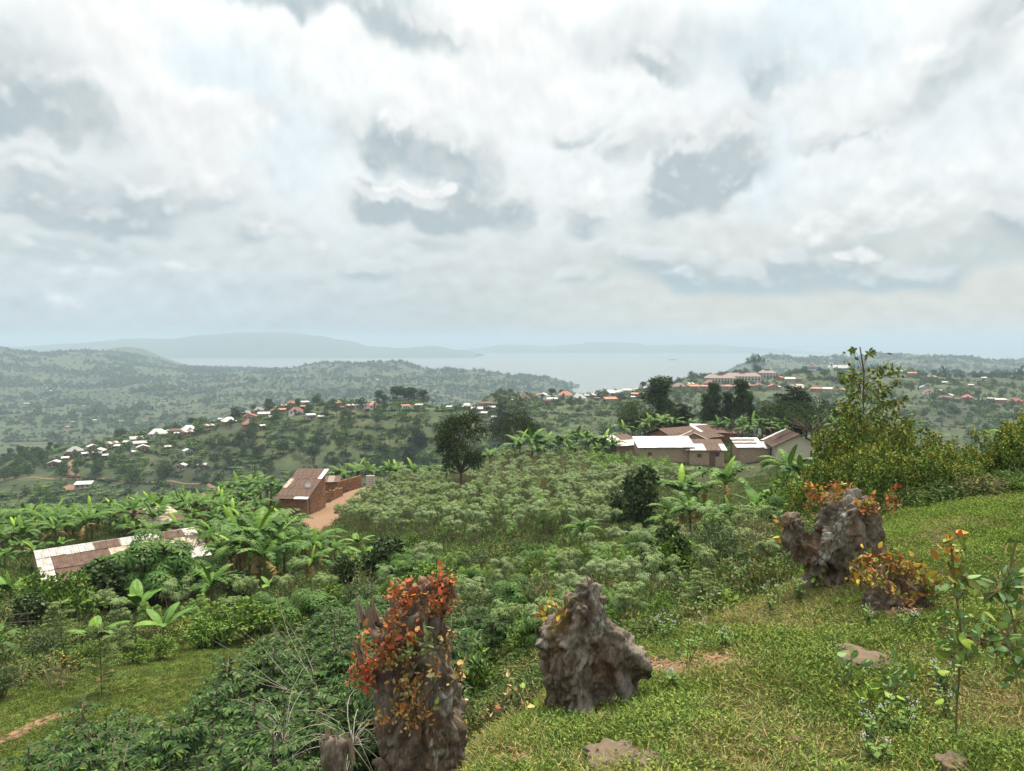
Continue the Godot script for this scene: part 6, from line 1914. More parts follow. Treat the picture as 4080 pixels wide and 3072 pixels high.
func brick_shed(r: RandomNumberGenerator) -> void:
	var n := Vector3(-18.9, 0, -67.0)
	var ld := Vector3(0.10, 0, -0.995)      # along the long side, away from the road
	var wd := Vector3(-0.995, 0, -0.10)
	var w := 2.5; var l := 5.2
	n.y = hgt(n.x, n.z)
	var t := thing("brick_shed", "mud brick shed with a rusty sloping roof and satellite dish by the road", "shed", n, 0.0)
	var front := -14.45 - n.y; var back := -12.9 - n.y
	var c := [Vector3.ZERO, wd * w, wd * w + ld * l, ld * l]
	var hh := [front - 0.12, front - 0.02, back + 0.1, back - 0.05]
	for k in 4:
		var a := Acc.new()
		var p: Vector3 = c[k]; var q: Vector3 = c[(k + 1) % 4]
		var inn: Vector3 = ((c[0] + c[2]) * 0.5 - (p + q) * 0.5).normalized() * 0.22
		var lo := Vector3(0, -1.2, 0)
		var A: Vector3 = p + lo; var B: Vector3 = q + lo; var C: Vector3 = q + Vector3(0, hh[(k + 1) % 4], 0); var D: Vector3 = p + Vector3(0, hh[k], 0)
		a.quad(A, B, C, D, Color(1, 1, 1)); a.quad(A + inn, D + inn, C + inn, B + inn, Color(1, 1, 1)); a.quad(D, C, C + inn, D + inn, Color(1, 1, 1))
		mesh_node("wall", a.mesh(), M.brick, t)
	var o: Vector3 = wd * (w + 0.3) + ld * (l + 0.2) + Vector3(0, back + 0.2, 0)
	var e: Vector3 = wd * (w + 0.3) - ld * 0.35 + Vector3(0, front + 0.08, 0)
	var ez := (e - o).normalized()
	var pick := func(k: int, j: int) -> Material:
		if j == 0 and k == 6: return M.white_roof
		if j == 1 and k == 0: return M.old_zinc
		if j == 3 and k > 3: return M.white_roof
		return M.rust
	sheet_roof(t, o, -wd, ez, w + 0.6, o.distance_to(e), 7, [o.distance_to(e) * 0.34, o.distance_to(e) * 0.32, o.distance_to(e) * 0.26, o.distance_to(e) * 0.08], pick, r)
	# doorway beside the dish
	var dr := Acc.new()
	var dp := ld * 0.35 - wd * 0.03
	dr.quad(dp + Vector3(0, -0.3, 0), dp + Vector3(0, 1.35, 0), dp + ld * 0.7 + Vector3(0, 1.45, 0), dp + ld * 0.7 + Vector3(0, -0.3, 0), Color(1, 1, 1))
	mesh_node("door", dr.mesh(), M.door, t)
	var post := Acc.new()
	post.tube(-wd * 0.12 + ld * 0.2 + Vector3(0, -0.5, 0), -wd * 0.12 + ld * 0.2 + Vector3(0, front + 0.05, 0), 0.05, 0.05, 6, Color(0.33, 0.29, 0.22))
	mesh_node("post", post.mesh(), M.wood, t)
	# the dish: a thing that hangs on the shed
	var at := px(307.7, 484.6, 68.6)
	var d := thing("satellite_dish", "round pale satellite dish on the rusty shed roof", "satellite dish", at + Vector3(0, -0.3, 0), 0.0)
	var V := PackedVector3Array(); var I := PackedInt32Array()
	for j in 6:
		var rr := 0.26 * j / 5.0
		for k in 20:
			var g := TAU * k / 20.0
			V.append(Vector3(cos(g) * rr, sin(g) * rr, rr * rr * 0.9))
	for j in 5:
		for k in 20:
			var x0 := j * 20 + k; var x1 := j * 20 + (k + 1) % 20
			I.append_array([x0, x0 + 20, x1 + 20, x0, x1 + 20, x1])
	var bowl := mesh_node("reflector", commit(V, I), std(0.50, 0.53, 0.53, 0.6), d)
	bowl.position = Vector3(0, 0.3, 0); bowl.rotation_degrees = Vector3(-18, 20, 0)
	var arm := Acc.new()
	arm.tube(Vector3(0, 0.12, 0.05), Vector3(0.10, 0.24, 0.34), 0.012, 0.010, 5, Color(0.6, 0.6, 0.58))
	arm.tube(Vector3(0.10, 0.24, 0.30), Vector3(0.10, 0.24, 0.38), 0.03, 0.03, 6, Color(0.6, 0.6, 0.58))
	mesh_node("feed_arm", arm.mesh(), M.wood, d)
	var mast := Acc.new()
	mast.tube(Vector3(0, -0.35, -0.04), Vector3(0, 0.3, -0.03), 0.018, 0.018, 6, Color(0.5, 0.5, 0.48))
	mesh_node("mast", mast.mesh(), M.wood, d)
	# broken brick walls and the lean-to behind
	brick_wall([[324, 503, 74], [331, 501, 75]], 1.25, "broken mud brick wall beside the shed's tall side")
	brick_wall([[333, 500, 77], [342, 497, 80]], 1.2, "broken mud brick wall at the edge of the dirt road")
	brick_wall([[335, 491, 92], [361, 488, 97]], 1.7, "long mud brick wall behind the road with bananas above")
	var p := land(331, 497, 82, 0.08)
	var s := thing("lean_to", "small mud lean-to with striped rusty roof right of the brick shed", "shed", p, 0.15)
	mesh_node("wall", walls(1.7, 1.8, 1.9, 2.2, 0.0, true, 0.8), M.brick, s)
	sheet_roof(s, Vector3(-1.0, 2.35, -1.1), Vector3.RIGHT, Vector3(0, -0.35, 2.3).normalized(), 2.1, 2.3, 3, [2.3], func(k, _j): return [M.rust, M.pink_roof, M.rust][k], r)
	# painted notice slab on the wall's end
	p = land(370.6, 488.5, 90.0, 0.08)
	var sg := thing("notice_slab", "whitewashed standing slab with faded dark lettering at the road's top", "sign", p, 0.12)
	box_part("slab", Vector3(-0.48, -0.1, -0.12), Vector3(0.48, 1.52, 0.12), std(0.50, 0.47, 0.40, 0.95), sg)
	box_part("foot", Vector3(-0.52, -0.3, -0.16), Vector3(0.54, 0.22, 0.17), M.brick_far, sg)
	box_part("border", Vector3(-0.40, 0.30, 0.121), Vector3(-0.37, 1.42, 0.128), std(0.26, 0.22, 0.16, 0.9), sg)
	# faded marks, too worn to read
	var ink := std(0.20, 0.18, 0.17, 0.9)
	for row in 5:
		var x := -0.30 + r.randf_range(0, 0.06)
		while x < 0.36:
			var mw := r.randf_range(0.03, 0.08)
			box_part("faded_mark", Vector3(x, 1.30 - row * 0.22 - r.randf_range(0.02, 0.11), 0.121), Vector3(x + mw, 1.34 - row * 0.22, 0.126), ink, sg)
			x += mw + r.randf_range(0.03, 0.06)

func brick_wall(ends: Array, h: float, label: String) -> void:
	var a := land(ends[0][0], ends[0][1], ends[0][2], 0.06); var b := land(ends[1][0], ends[1][1], ends[1][2], 0.06)
	var t := thing("brick_wall", label, "wall", a)
	var e := b - a; e.y = 0
	var l := e.length(); e = e.normalized()
	var n := Vector3(e.z, 0, -e.x) * 0.12
	var ac := Acc.new()
	var steps := maxi(4, int(l / 0.55))
	var rr := RandomNumberGenerator.new(); rr.seed = int(l * 1000)
	for k in steps:
		var p := e * (l * k / steps); var q := e * (l * (k + 1) / steps)
		var y := lerpf(0.0, b.y - a.y, float(k) / steps)
		var top := Vector3(0, y + h - (0.0 if l > 2.5 else rr.randf_range(0.0, 0.3)), 0); var low := Vector3(0, y - 0.9, 0)
		ac.quad(p + n + low, p + n + top, q + n + top, q + n + low, Color(1, 1, 1))
		ac.quad(p - n + low, q - n + low, q - n + top, p - n + top, Color(1, 1, 1))
		ac.quad(p + n + top, p - n + top, q - n + top, q + n + top, Color(1, 1, 1))
		ac.quad(p + n + low, p - n + low, p - n + top, p + n + top, Color(1, 1, 1))
		ac.quad(q + n + low, q + n + top, q - n + top, q - n + low, Color(1, 1, 1))
	mesh_node("masonry", ac.mesh(), M.brick, t)

func knoll_houses(r: RandomNumberGenerator) -> void:
	var D := 104.0
	var k := D / FOC
	var ground := func(u: float, v: float) -> Vector3: return land(u, v, D, 0.06)
	# long house with the white roof
	var p: Vector3 = ground.call(663, 462.5)
	var t := thing("mud_house", "long mud plastered house with a white sheet roof and one small window", "house", p, 0.06)
	var w := 51.0 * k
	wall_with(t, "front_wall", -w * 0.5, w * 0.5, -0.6, 2.15, 1.25, 1.45, [[-w * 0.5 + 1.15, -w * 0.5 + 1.7, 0.95, 1.6]], M.plaster)
	window_in(t, -w * 0.5 + 1.15, -w * 0.5 + 1.7, 0.95, 1.6, 1.45)
	mesh_node("wall", walls(w, 2.85, 2.15, 3.05, 0.0, true, 0.6), M.plaster, t).position = Vector3(0, 0, -0.2)
	sheet_roof(t, Vector3(-w * 0.5 - 0.25, 3.25, -1.8), Vector3.RIGHT, Vector3(0, -0.98, 3.5).normalized(), w + 0.5, 3.63, 9, [1.8, 1.83], func(_k, _j): return M.white_roof, r)
	# lower wing on its right with a door
	p = ground.call(704, 463.5)
	t = thing("mud_house", "mud house wing with half rusty roof, wooden door and small window", "house", p, -0.04)
	w = 32.0 * k
	wall_with(t, "front_wall", -w * 0.5, w * 0.5, -0.6, 1.95, 1.3, 1.5, [[-w * 0.5 + 1.0, -w * 0.5 + 1.6, 1.0, 1.5], [0.35, 1.15, -0.6, 1.75], [1.15, 1.65, 1.15, 1.75]], M.plaster)
	window_in(t, -w * 0.5 + 1.0, -w * 0.5 + 1.6, 1.0, 1.5, 1.5)
	window_in(t, 1.15, 1.65, 1.15, 1.75, 1.5)
	var dr := box_part("door", Vector3(0.35, -0.55, 1.38), Vector3(1.15, 1.72, 1.42), M.door, t)
	for q in 4: box_part("plank", Vector3(-0.38 + q * 0.195, -1.1, 0.021), Vector3(-0.20 + q * 0.195, 1.1, 0.04), M.frame, dr)
	mesh_node("wall", walls(w, 2.9, 1.95, 2.8, 0.0, true, 0.6), M.plaster, t).position = Vector3(0, 0, -0.2)
	sheet_roof(t, Vector3(-w * 0.5 - 0.6, 2.95, -1.85), Vector3.RIGHT, Vector3(0, -0.95, 3.6).normalized(), w + 0.9, 3.72, 8, [1.5, 2.22], func(c, j): return M.rust if j == 0 or c in [0, 4, 5, 6] else M.white_roof, r)
	# gable house standing behind the wing
	var level: float = p.y
	p = ground.call(700, 461.0) + Vector3(0, 0, -4.2)
	p.y = level
	t = thing("mud_house", "small gabled mud house showing just above the half rusty roof", "house", p, -0.15)
	mesh_node("wall", walls(4.0, 4.2, 2.5, 2.5, 0.95, false, 2.5), M.plaster, t)
	box_part("vent", Vector3(-0.2, 2.55, 2.08), Vector3(0.2, 2.95, 2.13), M.door, t)
	for s in [-1.0, 1.0]:
		var ex := Vector3(0, 0, -s)
		sheet_roof(t, Vector3(0, 3.55, 2.4 * s), ex, Vector3(2.4 * s, -1.15, 0).normalized(), 4.8, 2.66, 6, [2.66], func(c, _j): return M.rust if c != 1 else M.zinc, r)
	# big rusty roof behind the white one
	p = px(682, 445.0, D + 8.0)
	p.y = level - 0.15
	t = thing("mud_house", "large house with a broad dark rusty gable roof, tallest of the cluster", "house", p, 0.55)
	mesh_node("wall", walls(8.6, 6.4, 2.1, 2.1, 1.1, true, 4.0), M.brick, t)
	for s in [-1.0, 1.0]:
		sheet_roof(t, Vector3(-4.9 * s, 3.35, 0), Vector3(s, 0, 0), Vector3(0, -1.3, 3.8 * s).normalized(), 9.8, 4.1, 12, [2.0, 2.1], func(c, j): return M.white_roof if (c == 8 and j == 0 and s > 0) else M.rust, r)
	# mud house with dark mono roof at the back right
	p = px(712, 445.0, D + 10.0) + Vector3(0.4, 0, 0)
	p.y = level - 0.1
	t = thing("mud_house", "mud brick house with dark sagging roof behind the wing, right of the tall roof", "house", p, -0.25)
	mesh_node("wall", walls(6.8, 3.4, 2.3, 3.0, 0.0, true, 4.0), M.brick, t)
	box_part("window", Vector3(-1.2, 1.2, 1.66), Vector3(-0.6, 1.8, 1.73), M.door, t)
	sheet_roof(t, Vector3(-3.8, 3.2, -2.1), Vector3.RIGHT, Vector3(0, -0.8, 4.1).normalized(), 7.6, 4.2, 9, [2.1, 2.1], func(c, j): return M.white_roof if c < 3 and j == 0 else M.rust, r)
	# small house at the left end
	p = ground.call(621, 456.5)
	t = thing("mud_house", "small mud house with patched zinc roof at the left end of the cluster", "house", p, 0.5)
	mesh_node("wall", walls(3.9, 3.2, 1.75, 2.5, 0.0, true, 0.8), M.plaster, t)
	var gate := box_part("door", Vector3(1.0, -0.3, 1.58), Vector3(1.7, 1.45, 1.64), M.brown_roof, t)
	box_part("plank", Vector3(-0.02, -0.85, 0.03), Vector3(0.02, 0.85, 0.05), M.door, gate)
	sheet_roof(t, Vector3(-2.4, 2.72, -2.0), Vector3.RIGHT, Vector3(0, -0.9, 4.0).normalized(), 4.8, 4.1, 6, [2.0, 2.1], func(c, j): return M.rust if j == 0 and c > 2 else M.zinc, r)
	# striped shed right of the pole
	p = ground.call(751, 460.0)
	t = thing("mud_house", "mud shed with a white and brown striped roof right of the pole", "shed", p, 0.02)
	w = 30.0 * k
	mesh_node("wall", walls(w, 2.6, 1.9, 2.6, 0.0, true, 0.8), M.plaster, t)
	sheet_roof(t, Vector3(-w * 0.5 - 0.4, 2.75, -1.6), Vector3.RIGHT, Vector3(0, -0.8, 3.1).normalized(), w * 0.80 + 0.4, 3.2, 6, [0.55, 0.45, 0.55, 0.45, 1.2], func(c, j): return M.rust if j in [1, 3] and c < 5 else M.white_roof, r)
	sheet_roof(t, Vector3(w * 0.30, 2.4, -0.8), Vector3.RIGHT, Vector3(0, -0.6, 2.2).normalized(), w * 0.35, 2.3, 3, [2.3], func(_c, _j): return M.zinc, r)
	# rusty gabled house at the right, gable to the front
	p = ground.call(792, 459.0)
	t = thing("mud_house", "cream walled house with a rusty gable roof edged in white", "house", p, -0.1)
	mesh_node("wall", walls(5.6, 6.0, 2.2, 2.2, 1.35, false, 1.0), std(0.50, 0.46, 0.34, 0.95), t)
	box_part("door", Vector3(1.5, -0.5, 2.97), Vector3(2.3, 1.6, 3.03), M.door, t)
	for s in [-1.0, 1.0]:
		sheet_roof(t, Vector3(0, 3.72, 3.5 * s), Vector3(0, 0, -s), Vector3(3.35 * s, -1.62, 0).normalized(), 7.0, 3.72, 8, [1.8, 1.92], func(c, _j): return M.white_roof if c == 7 and s > 0 or c == 0 and s < 0 else M.rust, r)
	p = ground.call(822, 458.0)
	t = thing("sheet_fence", "white sheet metal fence panel right of the rusty gabled house", "fence", p, -0.1)
	for q in 3:
		var sh := mesh_node("sheet", sheet_mesh(0.7, 1.5), M.white_roof if q < 2 else M.pink_roof, t)
		sh.transform = Transform3D(Basis(Vector3.RIGHT, Vector3(0, 0, 1), Vector3(0, -1, 0)), Vector3(-1.0 + q * 0.66, 1.75, 0.02 * q))
	# poles and their wires
	pole(731, 458.5, 416.5, 99.0, "wooden power pole standing between the mud houses")
	pole(469.5, 465.0, 421.0, 95.0, "thin wooden power pole in front of the big round tree")
	pole(648, 440, 416, 118.0, "short pole behind the white roofed house")
	pole(255, 503, 458, 80.0, "thin mast with two white insulators left of the brick shed")
	wire(px(469.5, 435, 95), px(731, 424, 99), 1.6, "sagging power wire from the round tree's pole to the houses")
	wire(px(469.5, 435, 95), px(255, 470, 80), 1.5, "sagging power wire from the round tree's pole to the shed")

func pole(u: float, v: float, top: float, d: float, label: String) -> void:
	var p := land(u, v, d, 0.06)
	var h := (v - top) / FOC * -p.z
	var t := thing("power_pole", label, "pole", p)
	var a := Acc.new()
	var lean := Vector3(0.02 * h, h, 0)
	a.tube(Vector3(0, -0.6, 0), lean, 0.085, 0.055, 8, Color(0.135, 0.105, 0.08))
	mesh_node("shaft", a.mesh(), M.wood, t)
	var b := Acc.new()
	b.tube(lean * 0.86 + Vector3(-0.45, 0, 0), lean * 0.86 + Vector3(0.45, 0, 0), 0.035, 0.035, 6, Color(0.12, 0.09, 0.07))
	mesh_node("crossarm", b.mesh(), M.wood, t)
	for s in [-0.38, 0.38]:
		var c := Acc.new()
		c.tube(lean * 0.86 + Vector3(s, 0.03, 0), lean * 0.86 + Vector3(s, 0.16, 0), 0.04, 0.03, 6, Color(0.7, 0.7, 0.68))
		mesh_node("insulator", c.mesh(), M.wood, t)

func wire(a: Vector3, b: Vector3, sag: float, label: String) -> void:
	var ac := Acc.new()
	var last := Vector3.ZERO
	for k in 24:
		var t := (k + 1) / 24.0
		var p := (b - a) * t - Vector3(0, sag * 4.0 * t * (1.0 - t), 0)
		ac.tube(last, p, 0.010, 0.010, 4, Color(0.05, 0.05, 0.05))
		last = p
	var o := mesh_node("power_wire", ac.mesh(), M.wood, self)
	o.position = a
	tag(o, label, "wire")

# ---------------------------------------------------------------- roads, paths, rack, boat
func draped(called: String, line: Array, label: String, lift := 0.05) -> void:
	# line of [column, row, depth, half width]
	var pts := []
	for a in line:
		pts.append([land(a[0], a[1], a[2], 0.08), a[3]])
	var V := PackedVector3Array(); var I := PackedInt32Array()
	var across := 6
	var rr := RandomNumberGenerator.new(); rr.seed = 9
	for k in pts.size() - 1:
		var steps := 14
		for s in steps + (1 if k == pts.size() - 2 else 0):
			var t := float(s) / steps
			var p: Vector3 = pts[k][0].lerp(pts[k + 1][0], t)
			var d: Vector3 = (pts[k + 1][0] - pts[k][0]).normalized()
			var n := Vector3(d.z, 0, -d.x).normalized()
			var hw := lerpf(pts[k][1], pts[k + 1][1], t) * rr.randf_range(0.75, 1.25)
			for q in across + 1:
				var e := p + n * hw * (2.0 * q / across - 1.0)
				e.y = hgt(e.x, e.z) + lift * (0.2 if q == 0 or q == across else 1.0)
				V.append(e)
	var rows := V.size() / (across + 1)
	for j in rows - 1:
		for q in across:
			var a := j * (across + 1) + q
			I.append_array([a, a + 1, a + across + 2, a, a + across + 2, a + across + 1])
	var o := mesh_node(called, commit(V, I), M.earth, self)
	o.set_meta("kind", "structure")
	o.set_meta("label", label)

func roads_and_bits() -> void:
	draped("road", [[306, 545, 55, 2.2], [327, 525, 63, 2.8], [341, 509, 71, 3.1], [354, 498, 80, 2.8], [368, 489, 90, 1.8], [388, 482, 100, 0.9]], "orange dirt road curving past the brick shed", 0.12)
	draped("path", [[-25, 752, 12.8, 0.15], [20, 733, 13.6, 0.16], [45, 721, 14.2, 0.17], [72, 711, 14.8, 0.13], [92, 702, 15.2, 0.03]], "narrow orange footpath across the grass at lower left", 0.03)
	draped("path", [[94, 690, 16.0, 0.04], [108, 670, 17.5, 0.16], [122, 659, 18.3, 0.03]], "short bare piece of footpath behind the tall sapling", 0.03)
	draped("path", [[76, 458, 398, 1.3], [70, 463, 388, 1.5], [68, 469, 375, 1.6], [73, 475, 362, 1.9], [75, 478, 352, 2.2]], "orange path winding down from the left ridge houses", 0.35)
	draped("path", [[-10, 480, 350, 0.5], [60, 479, 350, 0.7], [110, 479.5, 348, 0.6], [165, 481.5, 340, 0.4], [200, 484, 332, 0.35]], "level footpath along the foot of the left slope", 0.35)
	draped("path", [[208, 484, 328, 0.8], [215, 488, 322, 0.9], [213, 494, 312, 1.0], [207, 498, 306, 1.0]], "short orange path bending downhill left of the shed's bananas", 0.35)
	draped("plot", [[63, 488, 330, 3.0], [78, 487, 331, 2.6]], "ploughed red earth plot beside the long white shed", 0.3)
	# a rack of poles at the left edge
	var p := land(6, 640, 22.0, 0.08)
	var t := thing("pole_rack", "dark rack of lashed wooden poles under a brick coping at the left edge", "rack", p, 0.25)
	var rr := RandomNumberGenerator.new(); rr.seed = 14
	for k in 6:
		var a := Acc.new()
		var x := -1.1 + k * 0.36
		a.tube(Vector3(x, -0.4, rr.randf_range(-0.04, 0.04)), Vector3(x + rr.randf_range(-0.1, 0.1), 0.95, 0), 0.03, 0.022, 6, Color(0.07, 0.055, 0.04))
		mesh_node("upright", a.mesh(), M.wood, t)
	for k in 4:
		var a := Acc.new()
		a.tube(Vector3(-1.3, 0.12 + k * 0.22 + rr.randf_range(-0.03, 0.03), 0.05), Vector3(0.9, 0.14 + k * 0.22 + rr.randf_range(-0.05, 0.05), 0.05), 0.022, 0.02, 6, Color(0.085, 0.065, 0.045))
		mesh_node("rail", a.mesh(), M.wood, t)
	var q := land(5, 614, 25.0, 0.08)
	var c := thing("brick_coping", "low line of red bricks above the pole rack", "wall", q, 0.25)
	for k in 9:
		var b := box_part("brick", Vector3(-1.5 + k * 0.27, -0.1, -0.12), Vector3(-1.25 + k * 0.27, 0.06 + rr.randf_range(0, 0.02), 0.1), M.brick_far, c)
		b.rotation.y = rr.randf_range(-0.06, 0.06)
	# ship far out on the lake
	var s := px(672, 360.0, 5450.0); s.y = LAKE
	var sh := thing("ship", "small pale ship far out on the lake", "ship", s, 0.3)
	var hull := Acc.new()
	hull.box(Vector3(-42, -1, -6), Vector3(42, 7, 6), Color(0.32, 0.36, 0.38))
	mesh_node("hull", hull.mesh(), M.wood, sh)
	box_part("cabin", Vector3(-14, 7, -5), Vector3(8, 22, 5), M.white_wall, sh)
	box_part("crane", Vector3(30, 7, -1), Vector3(33, 26, 1), M.grey_wall, sh)
	for b in [[611, 373, 3200.0], [528, 361.5, 5000.0]]:
		var bp := px(b[0], b[1], b[2]); bp.y = LAKE
		var bo := thing("boat", "tiny dark boat on the lake, %s" % ("nearer the village" if b[0] > 600 else "near the far shore"), "boat", bp, 0.4)
		var bh := Acc.new()
		bh.box(Vector3(-6, -0.5, -1.4), Vector3(6, 1.2, 1.4), Color(0.10, 0.09, 0.08))
		mesh_node("hull", bh.mesh(), M.wood, bo)
		box_part("canopy", Vector3(-2, 1.2, -1.2), Vector3(2, 2.8, 1.2), M.grey_wall, bo)

# ---------------------------------------------------------------- stumps
# tapered limbs [from, to, radius, radius, cut?] joined smoothly and meshed as surface nets
func blob(caps: Array, cell_size: float, blend: float) -> Array:
	var lo := Vector3.ONE * 1e9; var hi := -lo
	for c in caps:
		for k in 2:
			var rr: float = c[2 + k] + cell_size * 3.0
			lo = lo.min(c[k] - Vector3.ONE * rr); hi = hi.max(c[k] + Vector3.ONE * rr)
	var n := Vector3i(((hi - lo) / cell_size).ceil()) + Vector3i.ONE
	var F := PackedFloat32Array(); F.resize(n.x * n.y * n.z); F.fill(1.0)
	for z in n.z:
		for y in n.y:
			for x in n.x:
				var p := lo + Vector3(x, y, z) * cell_size
				var d := 1e3
				for c in caps:
					var a: Vector3 = c[0]; var ab: Vector3 = c[1] - a
					var t := clampf((p - a).dot(ab) / maxf(ab.length_squared(), 1e-6), 0.0, 1.0)
					var e := p.distance_to(a + ab * t) - lerpf(c[2], c[3], t)
					if c.size() > 4:
						d = maxf(d, -e)
					else:
						var h := clampf(0.5 + 0.5 * (d - e) / blend, 0.0, 1.0)
						d = lerpf(d, e, h) - blend * h * (1.0 - h)
				F[(z * n.y + y) * n.x + x] = d
	var V := PackedVector3Array(); var I := PackedInt32Array()
	var at := PackedInt32Array(); at.resize(F.size()); at.fill(-1)
	var step := [1, n.x, n.x * n.y]
	for z in n.z - 1:
		for y in n.y - 1:
			for x in n.x - 1:
				var k := (z * n.y + y) * n.x + x
				var cnt := 0; var sum := Vector3.ZERO; var mask := 0
				for c in 8:
					if F[k + (c & 1) + ((c >> 1) & 1) * step[1] + (c >> 2) * step[2]] < 0.0: mask += 1
				if mask == 0 or mask == 8: continue
				for c in 8:
					var f0 := F[k + (c & 1) + ((c >> 1) & 1) * step[1] + (c >> 2) * step[2]]
					for ax in 3:
						if c & (1 << ax): continue
						var c2 := c | (1 << ax)
						var f1 := F[k + (c2 & 1) + ((c2 >> 1) & 1) * step[1] + (c2 >> 2) * step[2]]
						if (f0 < 0.0) != (f1 < 0.0):
							var t := f0 / (f0 - f1)
							var q := Vector3(c & 1, (c >> 1) & 1, c >> 2)
							q[ax] += t
							sum += q; cnt += 1
				at[k] = V.size()
				V.append(lo + (Vector3(x, y, z) + sum / cnt) * cell_size)
	for z in range(1, n.z - 1):
		for y in range(1, n.y - 1):
			for x in range(1, n.x - 1):
				var k := (z * n.y + y) * n.x + x
				for ax in 3:
					var f0 := F[k]; var f1 := F[k + step[ax]]
					if (f0 < 0.0) == (f1 < 0.0): continue
					var u: int = step[(ax + 1) % 3]; var w: int = step[(ax + 2) % 3]
					var a := at[k]; var b := at[k - u]; var c := at[k - u - w]; var d := at[k - w]
					if a < 0 or b < 0 or c < 0 or d < 0: continue
					if f0 < 0.0: I.append_array([a, c, b, a, d, c])
					else: I.append_array([a, b, c, a, c, d])
	return [V, I]

# rough the surface up: furrows along the grain, knots, and colours of bark, bare wood, lichen and moss
func bark_mesh(caps: Array, cell_size: float, blend: float, seed_: int, furrow: float, grey: float, lichen_at: Array, moss_at: Array) -> ArrayMesh:
	var m := blob(caps, cell_size, blend)
	var V: PackedVector3Array = m[0]; var I: PackedInt32Array = m[1]
	var base := commit(V, I)
	var arr := base.surface_get_arrays(0)
	V = arr[Mesh.ARRAY_VERTEX]; var N: PackedVector3Array = arr[Mesh.ARRAY_NORMAL]; I = arr[Mesh.ARRAY_INDEX]
	var f1 := FastNoiseLite.new(); f1.seed = seed_; f1.frequency = 1.0; f1.fractal_octaves = 3
	var f2 := FastNoiseLite.new(); f2.seed = seed_ + 1; f2.frequency = 1.0; f2.fractal_octaves = 4
	var f3 := FastNoiseLite.new(); f3.seed = seed_ + 2; f3.frequency = 1.0; f3.noise_type = FastNoiseLite.TYPE_CELLULAR; f3.cellular_return_type = FastNoiseLite.RETURN_DISTANCE2_SUB; f3.fractal_type = FastNoiseLite.FRACTAL_NONE
	var C := PackedColorArray(); C.resize(V.size())
	for k in V.size():
		var p := V[k]
		var warp := f2.get_noise_3d(p.x * 2.0, p.y * 2.0, p.z * 2.0) * 0.16
		var q0 := Vector3(p.x + warp, p.y * 0.30, p.z - warp)
		var big := f1.get_noise_3dv(q0 * 4.2)                     # broad ribs and hollows along the grain
		var e := f1.get_noise_3dv(q0 * 26.0 + Vector3(7, 3, 1))
		var c := f2.get_noise_3d(p.x * 24.0, p.y * 12.0, p.z * 24.0)
		var plate := clampf((f3.get_noise_3dv(q0 * 8.0) + 1.0) * 2.2, 0.0, 1.0)   # split plates of wood with real gaps between
		var chip := clampf((f3.get_noise_3dv(q0 * 17.0 + Vector3(2, 5, 1)) + 1.0) * 2.0, 0.0, 1.0)
		V[k] = p + N[k] * furrow * (2.2 * big + 2.0 * (plate - 0.8) + 0.9 * (chip - 0.8))
		var t := clampf(0.42 + 0.8 * c + 1.3 * e, 0.0, 1.0)
		var col := Color(0.105, 0.075, 0.052).lerp(Color(0.27, 0.21, 0.15), t)
		col = col.lerp(Color(0.40, 0.37, 0.315), clampf(grey * (0.4 + 2.0 * big), 0.0, 0.85))
		var rot := f2.get_noise_3d(p.x * 3.0 + 9.0, p.y * 2.5, p.z * 3.0)
		col = col.lerp(Color(0.19, 0.105, 0.055), smoothstep(0.08, 0.30, rot) * 0.7)
		for q in lichen_at:
			var w := smoothstep(q[1], q[1] * 0.4, p.distance_to(q[0]) + f1.get_noise_3dv(p * 22.0) * q[1] * 0.8)
			col = col.lerp(Color(0.46, 0.48, 0.43), w * smoothstep(-0.1, 0.12, c))
		for q in moss_at:
			var w := smoothstep(q[1], q[1] * 0.5, p.distance_to(q[0]) + f1.get_noise_3dv(p * 16.0) * q[1] * 0.6)
			col = col.lerp(Color(0.16, 0.105, 0.020), w * 0.85)
		C[k] = col
	return commit(V, I, C)

func S(u: float, v: float, d: float, back := 0.0, off := Vector3.ZERO) -> Vector3:
	return px(u, v, d) + Vector3(0, 0, -back) - off

